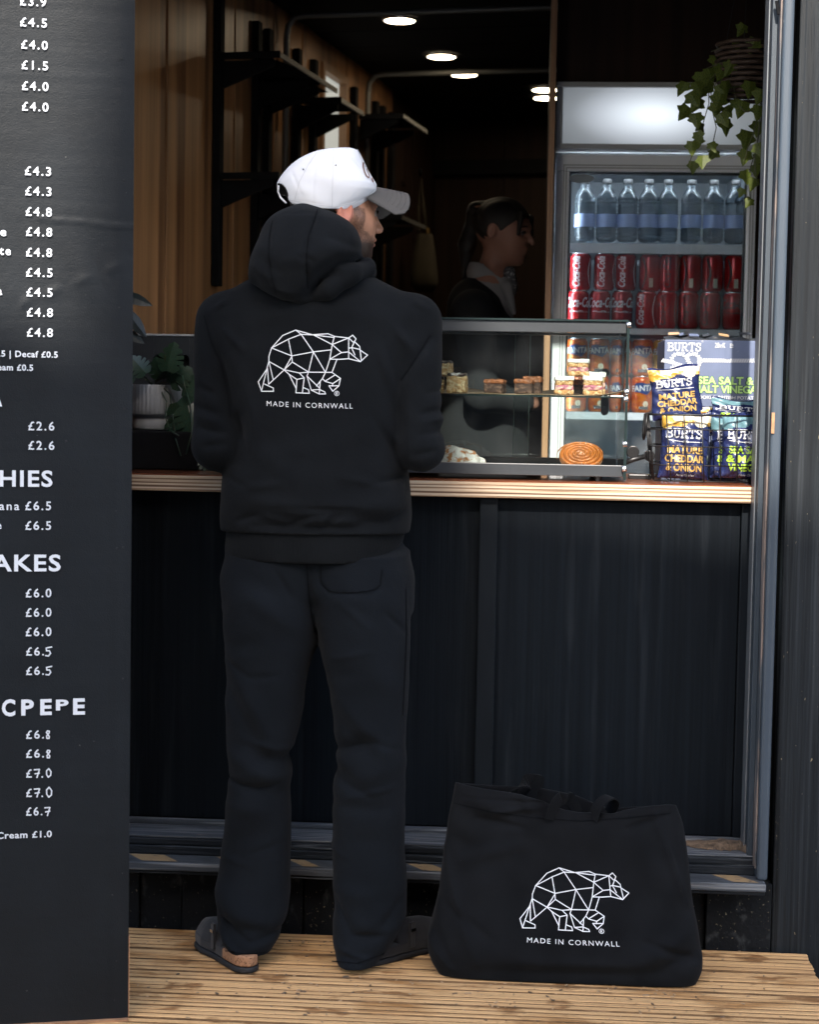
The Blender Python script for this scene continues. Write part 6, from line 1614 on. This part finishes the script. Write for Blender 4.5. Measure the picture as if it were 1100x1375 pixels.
def place_leaf(me, m_, parent, p, L, tip, nrm, name='leaf'):
    """leaf at p pointing along tip, upper face towards nrm"""
    tip = Vector(tip).normalized(); nrm = Vector(nrm); nrm = (nrm-tip*nrm.dot(tip)).normalized(); sx = tip.cross(nrm)
    o = bpy.data.objects.new(name, me); COL.objects.link(o)
    if not me.materials: me.materials.append(m_)
    o.parent = parent
    mt = Matrix.Identity(4)
    for r_ in range(3): mt[r_][0], mt[r_][1], mt[r_][2], mt[r_][3] = sx[r_]*L, tip[r_]*L, nrm[r_]*L, (Vector(p)-base_of(parent))[r_]
    o.matrix_basis = mt; return o
def build_ivy():
    Y0 = 4.85; rnd = random.Random(12)
    top = PY(1000, 100, Y0)
    t = thing('hanging_ivy', PY(1000, 130, Y0), 'trailing ivy hanging from a wicker basket in front of the fridge header', 'plant')
    lm = leaf_mesh(IVY, .22, .3)
    c = PY(1002, 95, Y0+.04)
    # woven basket: horizontal coils and uprights
    for i in range(11):
        z = c.z-.075+.014*i; r_ = .050+.028*math.sin(min(1, (i+1)/8)*1.5)
        pts = [(c.x+(r_+.003*math.sin(a*8+i*math.pi))*math.cos(a), c.y+(r_+.003*math.sin(a*8+i*math.pi))*math.sin(a), z) for a in np.linspace(0, 2*math.pi, 49)[:-1]]
        MB().tube(pts, .0058, 6, closed=True).build('wicker_coil', M['wicker'], t, smooth=True)
    MB().lathe([(.001, -.07), (.046, -.07), (.070, .0), (.068, .07), (.001, .07)], c, 20).build('lining', M['blackm'], t)
    for a in (0.3, 2.4, 4.5): MB().tube([(c.x+.07*math.cos(a), c.y+.07*math.sin(a), c.z+.07), (c.x, c.y, c.z+.42)], .0016, 5).build('hanger', M['wire'], t)
    vines = [[(985, 75), (965, 95), (950, 112), (935, 124), (928, 145), (936, 165), (934, 185), (930, 205), (926, 224)],
             [(985, 75), (962, 100), (952, 118), (952, 140), (946, 160), (941, 178), (939, 192)],
             [(987, 75), (968, 100), (955, 125), (957, 150), (962, 172), (957, 195), (950, 212), (942, 222)],
             [(990, 80), (980, 110), (972, 130), (966, 146), (972, 152)],
             [(1000, 85), (985, 115), (990, 140), (1000, 150), (1012, 150)],
             [(1005, 90), (1015, 130), (1018, 160), (1010, 185), (1004, 200), (1001, 215)],
             [(1008, 90), (1022, 140), (1018, 185), (1014, 210), (1015, 235), (1018, 250)],
             [(1010, 100), (1024, 150), (1016, 200), (1008, 225), (1006, 245), (1008, 270)],
             [(985, 78), (968, 85), (950, 92), (940, 100)], [(995, 70), (975, 62), (955, 70)], [(1010, 75), (1022, 90), (1026, 115)]]
    for k, vn in enumerate(vines):
        dy = rnd.uniform(-.06, .05); pts = []
        for i, (a, b) in enumerate(vn): pts.append(PY(a, b, Y0+dy*min(1, i/3)))
        MB().tube(pts, .0014, 5).build('vine', M['stem'], t, smooth=True)
    spots = [(920, 118, 22), (934, 117, 20), (927, 133, 26), (945, 124, 24), (940, 140, 24), (925, 152, 24), (934, 160, 22), (938, 172, 15), (936, 183, 17), (930, 197, 20), (939, 190, 16), (955, 197, 16), (962, 208, 18), (944, 216, 20), (931, 223, 18), (953, 118, 26), (966, 122, 24), (975, 116, 20), (969, 135, 26), (962, 146, 22), (974, 150, 18), (985, 140, 17), (999, 145, 26), (967, 160, 22), (975, 168, 24), (1005, 186, 28), (1003, 210, 22), (1000, 236, 20), (1015, 228, 17), (1014, 246, 18), (1009, 272, 15), (1020, 150, 22), (1023, 128, 22), (1020, 172, 24), (1018, 200, 22), (1024, 214, 20), (998, 258, 13), (1008, 118, 24), (988, 120, 22), (1012, 95, 24), (952, 100, 22), (940, 104, 20), (972, 98, 24), (960, 82, 20), (985, 92, 22), (975, 75, 20), (995, 62, 20), (1015, 60, 22), (1022, 80, 20), (1000, 40, 18), (1018, 108, 22)]
    for px, py, s in spots:
        y = Y0+rnd.uniform(-.07, .06); p = PY(px, py-s*.35, y); L = s*y/F_PX*1.02
        tip = Vector((rnd.uniform(-.75, .75), rnd.uniform(-.5, .1), -1)); nr = Vector((rnd.uniform(-.6, .6), -1, rnd.uniform(.0, .7)))
        place_leaf(lm, M['ivy'], t, p, L, tip, nr)
build_ivy()
def build_potplant():
    Y0 = 4.62; k = Y0/F_PX; c = PY(208, 577, Y0); rr = 36*k; rnd = random.Random(8)
    hb = MB(); z0 = PY(200, 579, Y0-.12).z
    o = hb.box(PY(100, 600, 4.45).x, PY(262, 600, 4.45).x, 4.48, 4.80, CT+.001, c.z-.001).build('black_box', M['blackm'], bevel=.004); root_mesh(o); o.name = 'storage_box'
    tag(o, 'low black box on the counter under the ribbed white pot', 'box')
    t = thing('potted_plant', c, 'leafy trailing plant in a ribbed white pot beside the menu board', 'potted plant')
    hp = 60*k
    prof = [(.001, 0), (rr*.80, 0), (rr*.84, .004), (rr*.84, hp*.22), (rr*.80, hp*.27), (rr*.97, hp*.33), (rr, hp*.36), (rr, hp*.98), (rr*.98, hp), (rr*.93, hp), (rr*.92, hp*.9)]
    fl = lambda a, z: 1+(.022*abs(math.sin(a*20)) if z > hp*.35 else 0)
    MB().lathe(prof, c, 240, flute=fl).build('pot', M['pot'], t, smooth=True)
    MB().lathe([(.001, hp*.93), (rr*.92, hp*.92)], c, 24).build('soil', M['soil'], t)
    lm = leaf_mesh(MONST, .18, .45)
    stems = [[(208, 515), (220, 500), (222, 478)], [(205, 518), (190, 500), (184, 488)], [(214, 515), (235, 512), (248, 520), (256, 545), (258, 580), (250, 610)], [(215, 516), (228, 530), (232, 560), (236, 590), (243, 612)], [(210, 512), (235, 500), (245, 505), (250, 530)], [(205, 515), (185, 505), (168, 512)], [(212, 516), (224, 540), (222, 560), (228, 578), (240, 585)]]
    for st in stems:
        MB().tube([PY(a, b, Y0-.05-.03*i) for i, (a, b) in enumerate(st)], .0017, 6).build('stem', M['leafd'], t, smooth=True)
    for px, py, s, tx, tz in ((224, 498, 34, .15, 1), (196, 502, 26, -.6, .8), (245, 522, 34, .9, .2), (238, 540, 42, .5, -.8), (252, 545, 40, .3, -1), (236, 562, 36, .4, -1), (250, 575, 36, .1, -1), (243, 588, 40, -.1, -1), (236, 606, 34, -.3, -1), (178, 515, 30, -1, .3), (228, 515, 30, .8, .6), (262, 600, 28, .5, -.8), (270, 612, 26, .6, -.4), (214, 508, 24, -.2, 1), (258, 560, 30, .6, -.7)):
        y = Y0-.10+rnd.uniform(-.03, .05); place_leaf(lm, M['leafd'], t, PY(px, py, y), s*y/F_PX*1.2, (tx, rnd.uniform(-.4, .1), tz), (rnd.uniform(-.4, .4), -1, .5+rnd.uniform(-.2, .3)))
    # second plant, only its dark drooping leaves show past the board
    b = PY(150, 470, 4.75); t = thing('potted_plant', (b.x, b.y, CT), 'dark plant whose drooping pointed leaves poke out past the menu board', 'potted plant')
    lm = leaf_mesh(LANCE, .25, .5)
    MB().lathe([(.001, 0), (.05, 0), (.07, .12), (.066, .12), (.064, .11), (.001, .11)], (b.x, b.y, CT), 24).build('pot', M['blackm'], t, smooth=True)
    MB().tube([(b.x, b.y, CT+.1), PY(152, 440, 4.72), PY(160, 400, 4.70)], .005, 6).build('stem', M['leafb'], t, smooth=True)
    for px, py, s, tx, tz in ((160, 393, 48, 1, -.28), (164, 412, 52, .75, -.8), (160, 440, 40, .9, -.45), (155, 390, 44, .2, 1), (150, 405, 40, -1, .1)):
        place_leaf(lm, M['leafb'], t, PY(px, py, 4.68), s*4.68/F_PX, (tx, -.15, tz), (.1, -1, .6))
build_potplant()

# ------------------------------------------------------------------ coffee machine behind the counter at the left
def build_machine():
    y = 4.92; x0, x1 = PY(110, 500, y).x, PY(455, 500, y).x; z1 = PY(230, 452, y).z
    t = thing('coffee_machine', ((x0+x1)/2, y, CT), 'large dark coffee machine back panel with a rounded opening behind the ribbed pot', 'coffee machine')
    ax, bx = PY(206, 500, y).x, PY(254, 500, y).x; az, bz = PY(230, 560, y).z, PY(230, 476, y).z
    for nm, (a, b, c, d) in (('panel', (x0, ax, CT+.0, z1)), ('panel', (bx, x1, CT, z1)), ('panel', (ax+.0005, bx-.0005, bz, z1)), ('panel', (ax+.0005, bx-.0005, CT, az))):
        MB().box(a, b, y, y+.02, c, d).build(nm, M['case'], t)
    MB().box(x0, x1, y+.02, y+.5, CT-.3, z1-.002).build('housing', M['blackm'], t)
    MB().box(x0-.003, x1+.003, y-.004, y+.5, z1+.0005, z1+.007).build('top_trim', M['fgrey'], t, bevel=.002)
    mb = MB()
    for (cx, s_) in ((bx-.014, 1), (ax+.014, -1)):
        q = [(s_*.0145*math.cos(a), .0145*math.sin(a)) for a in np.linspace(0, math.pi/2, 8)]+[(s_*.0145, .0145)]
        mb.prism([(u, v) for u, v in q], (cx, y-.0005, bz-.0145), (1, 0, 0), (0, 0, 1), (0, 1, 0), .02)
    mb.build('corner_piece', M['case'], t, fix=True)
build_machine()

# ------------------------------------------------------------------ tote hanging deep in the shop
def build_hanging_tote():
    p = PY(568, 350, 8.2); k = 8.2/F_PX
    t = thing('hanging_bag', p, 'olive canvas bag hanging by its straps at the dark back of the shop', 'bag')
    c0 = PY(569, 390, 8.2)
    rows = [(392, 560, 578), (386, 552, 588), (370, 551, 588), (345, 555, 586), (325, 560, 584), (314, 561, 580)]
    Rw = smooth_rows(px_rows(rows, 8.2, [.02, .05, .06, .05, .03, .02], 8.2), 30)
    me = nets(lambda X, Y, Z: loft(X, Y, Z, Rw, 2.4)+wob(X, Y, Z*.3, 60, 6)*.006, (c0.x-.12, 8.08, c0.z-.03), (c0.x+.14, 8.32, c0.z+.32), .009)
    link('bag_body', me, M['cloth_o'], t, smooth=True)
    MB().tube([PY(563, 320, 8.19), PY(562, 280, 8.19), PY(566, 240, 8.2), PY(569, 280, 8.19), PY(574, 318, 8.19)], .007, 6).build('handle', M['cloth_o'], t, smooth=True)
    MB().obox(PY(575, 310, 8.13), (.006, 0, 0), (0, .003, 0), (0, 0, .012)).build('clasp', M['brass'], t, bevel=.002)
    o = MB().tube([PY(565, 235, 8.25), PY(565, 232, 8.17), PY(565, 228, 8.16)], .008, 8).build('coat_hook', M['blackm'], smooth=True); root_mesh(o); tag(o, 'dark coat hook carrying the olive canvas bag', 'hook')
build_hanging_tote()

# ------------------------------------------------------------------ barista
def build_barista():
    Yb = 5.85; P = lambda x, y, Y=Yb: np.array(PY(x, y, Y)); k = Yb/F_PX
    b = PY(660, 600, Yb); t = thing('person', (b.x, Yb, .2), 'woman with a dark ponytail, white collar and black cardigan working inside', 'person')
    al = R(20); fw = np.array((math.cos(al), -math.sin(al), -.16)); fw /= np.linalg.norm(fw); sd = np.array((-math.sin(al), -math.cos(al), 0)); up = np.cross(sd, fw); up *= np.sign(up[2])
    HC = P(676, 311)
    def loc(X, Y, Z):
        x, y, z = X-HC[0], Y-HC[1], Z-HC[2]
        return x*fw[0]+y*fw[1]+z*fw[2], x*sd[0]+y*sd[1]+z*sd[2], x*up[0]+y*up[1]+z*up[2]
    def head(X, Y, Z):
        f, s, u = loc(X, Y, Z); s_ = np.abs(s)
        d = ell(f, s, u, (-.008, 0, .018), (.092, .072, .086)); d = smin(d, ell(f, s, u, (.040, 0, -.030), (.050, .054, .068)), .03)
        d = smin(d, ell(f, s, u, (.046, 0, -.074), (.036, .036, .030)), .02); d = smin(d, ell(f, s, u, (.070, 0, -.088), (.016, .018, .015)), .012)
        d = smin(d, cone(f, s, u, (.088, 0, .006), (.108, 0, -.024), .006, .0085), .010); d = smin(d, cone(f, s_, u, (.084, 0, .024), (.074, .03, .024), .008, .008), .012)
        d = smax(d, -ell(f, s_, u, (.092, .028, .003), (.014, .015, .010)), .010)
        d = smin(d, ell(f, s, u, (.087, 0, -.048), (.009, .018, .006)), .004); d = smin(d, ell(f, s, u, (.085, 0, -.059), (.009, .016, .006)), .004)
        e = ell(f, s_, u, (-.012, .073, -.006), (.016, .009, .027)); d = smin(d, smax(e, -ell(f, s_, u, (-.01, .082, -.004), (.009, .007, .017)), .003), .005)
        d = smin(d, cone(X, Y, Z, HC+fw*-.01+up*-.06, P(655, 392), .044, .052), .02)
        # shoulders, arms bent over the counter
        d = smin(d, cone(X, Y, Z, P(655, 400), P(655, 470), .075, .10), .05)
        sh1, sh2 = P(640, 425, Yb-.15), P(660, 425, Yb+.15); e1, e2 = P(650, 530, Yb-.19), P(655, 530, Yb+.19); h1, h2 = P(715, 540, Yb-.10), P(722, 540, Yb+.10)
        for a, b_, ra, rb in ((sh1, sh2, .05, .05), (sh1, e1, .048, .040), (sh2, e2, .048, .040), (e1, h1, .038, .028), (e2, h2, .038, .028), (P(655, 470), P(652, 620), .11, .12)):
            d = smin(d, cone(X, Y, Z, a, b_, ra, rb), .03)
        return d
    lo = P(590, 640, Yb-.30); hi = P(745, 250, Yb+.30)
    me = nets(head, (lo[0]-.02, Yb-.30, lo[2]-.02), (hi[0]+.02, Yb+.30, hi[2]+.02), .0042)
    n = len(me.polygons); c = np.empty(n*3); me.polygons.foreach_get('center', c); c = c.reshape(-1, 3)
    me.polygons.foreach_set('material_index', ((c[:, 2] < P(660, 384)[2]+.15*(c[:, 0]-P(676, 384)[0])*-1) & (c[:, 0] < P(706, 540)[0])).astype(np.int32))
    link('body', me, [M['wskin'], M['shirt']], t, smooth=True)
    G = lambda f, s, u: HC + fw*f + sd*s + up*u
    for s_ in (.028, -.028):
        MB().lathe([(.0105*math.sin(a), -.0105*math.cos(a)) for a in np.linspace(.01, 3.13, 10)], G(.074, s_, .003), 12).build('eyeball', M['shirt'], t, smooth=True)
        MB().tube([G(.083, s_-.012, .004), G(.087, s_, .009), G(.081, s_+.012, .003)], .0022, 6).build('eyelid', M['hair'], t, smooth=True)
        MB().tube([G(.089, s_*.45, .021), G(.088, s_, .025), G(.077, s_*1.6, .020)], [.002, .0028, .0015], 6).build('eyebrow', M['hair'], t, smooth=True)
    def hair(X, Y, Z):
        f, s, u = loc(X, Y, Z)
        d = ell(f, s, u, (-.010, 0, .024), (.096, .077, .086))
        d = smax(d, -ell(f, s, u, (.085, 0, -.035), (.085, .11, .085)), .008)          # face opening
        d = smax(d, -ell(f, np.abs(s), u, (-.004, .09, -.012), (.024, .03, .034)), .006)
        d = smax(d, -(u+.055+f*.4), .008)
        d = smin(d, cone(f, s, u, (-.085, 0, .065), (-.108, 0, .055), .024, .024), .012)  # ponytail
        d = smin(d, cone(f, s, u, (-.108, 0, .055), (-.120, 0, -.06), .025, .026), .02); d = smin(d, cone(f, s, u, (-.120, 0, -.06), (-.105, .01, -.17), .026, .010), .02)
        for s_ in (-1, 1): d = smin(d, cone(f, s, u, (.070, s_*.045, .06), (.078, s_*.062, -.005), .010, .006), .008)
        return d - np.sin(s*260+f*40+u*90)*.0012
    link('hair', nets(hair, HC-.22, HC+.16, .0036), M['hair'], t, smooth=True)
    hb = HC+fw*-.088+up*.066; MB().lathe([(.029, -.006), (.034, 0), (.029, .006)], hb, 20).build('hair_tie', M['brown'], t, smooth=True)
    # cardigan over shirt
    def card(X, Y, Z):
        d = smin(cone(X, Y, Z, P(642, 412), P(648, 480), .10, .135), cone(X, Y, Z, P(648, 480), P(650, 640), .135, .15), .05)
        for a, b_, ra, rb in ((P(636, 420, Yb-.16), P(650, 420, Yb+.16), .070, .070), (P(636, 422, Yb-.17), P(648, 530, Yb-.20), .066, .054), (P(660, 422, Yb+.17), P(655, 530, Yb+.20), .066, .054), (P(648, 530, Yb-.20), P(700, 540, Yb-.12), .052, .042), (P(655, 530, Yb+.20), P(705, 540, Yb+.12), .052, .042)):
            d = smin(d, cone(X, Y, Z, a, b_, ra, rb), .035)
        d = smax(d, -cone(X, Y, Z, P(668, 372), P(684, 400), .055, .040), .01)
        d = smax(d, -cone(X, Y, Z, P(700, 380), P(708, 440), .040, .012), .008)
        return d - wob(X, Y, Z, 26, 61)*.004
    link('cardigan', nets(card, (lo[0]-.06, Yb-.34, lo[2]-.02), (hi[0]+.04, Yb+.34, P(600, 355)[2]), .0065), M['cardi'], t, smooth=True)
    def shirt(X, Y, Z):
        d = np.maximum(cone(X, Y, Z, P(650, 366), P(672, 384), .057, .058), -cone(X, Y, Z, P(640, 325), P(668, 368), .052, .055))
        d = smin(d, cone(X, Y, Z, P(680, 385, Yb-.05), P(690, 420, Yb-.06), .022, .008), .010)
        return smax(d, (Z-P(650, 350)[2]), .006)
    link('shirt_collar', nets(shirt, P(620, 440, Yb-.12)-.01, P(715, 335, Yb+.12)+.01, .0042), M['shirt'], t, smooth=True)
    link('neck_scarf', nets(lambda X, Y, Z: smin(cone(X, Y, Z, P(684, 366, Yb-.03), P(690, 388, Yb-.035), .020, .014), cone(X, Y, Z, P(688, 385, Yb-.035), P(684, 402, Yb-.05), .013, .010), .006)+wob(X, Y, Z, 150, 3)*.003, P(665, 415, Yb-.09)-.01, P(705, 350, Yb+.02)+.01, .0035), M['necker'], t, smooth=True)
build_barista()
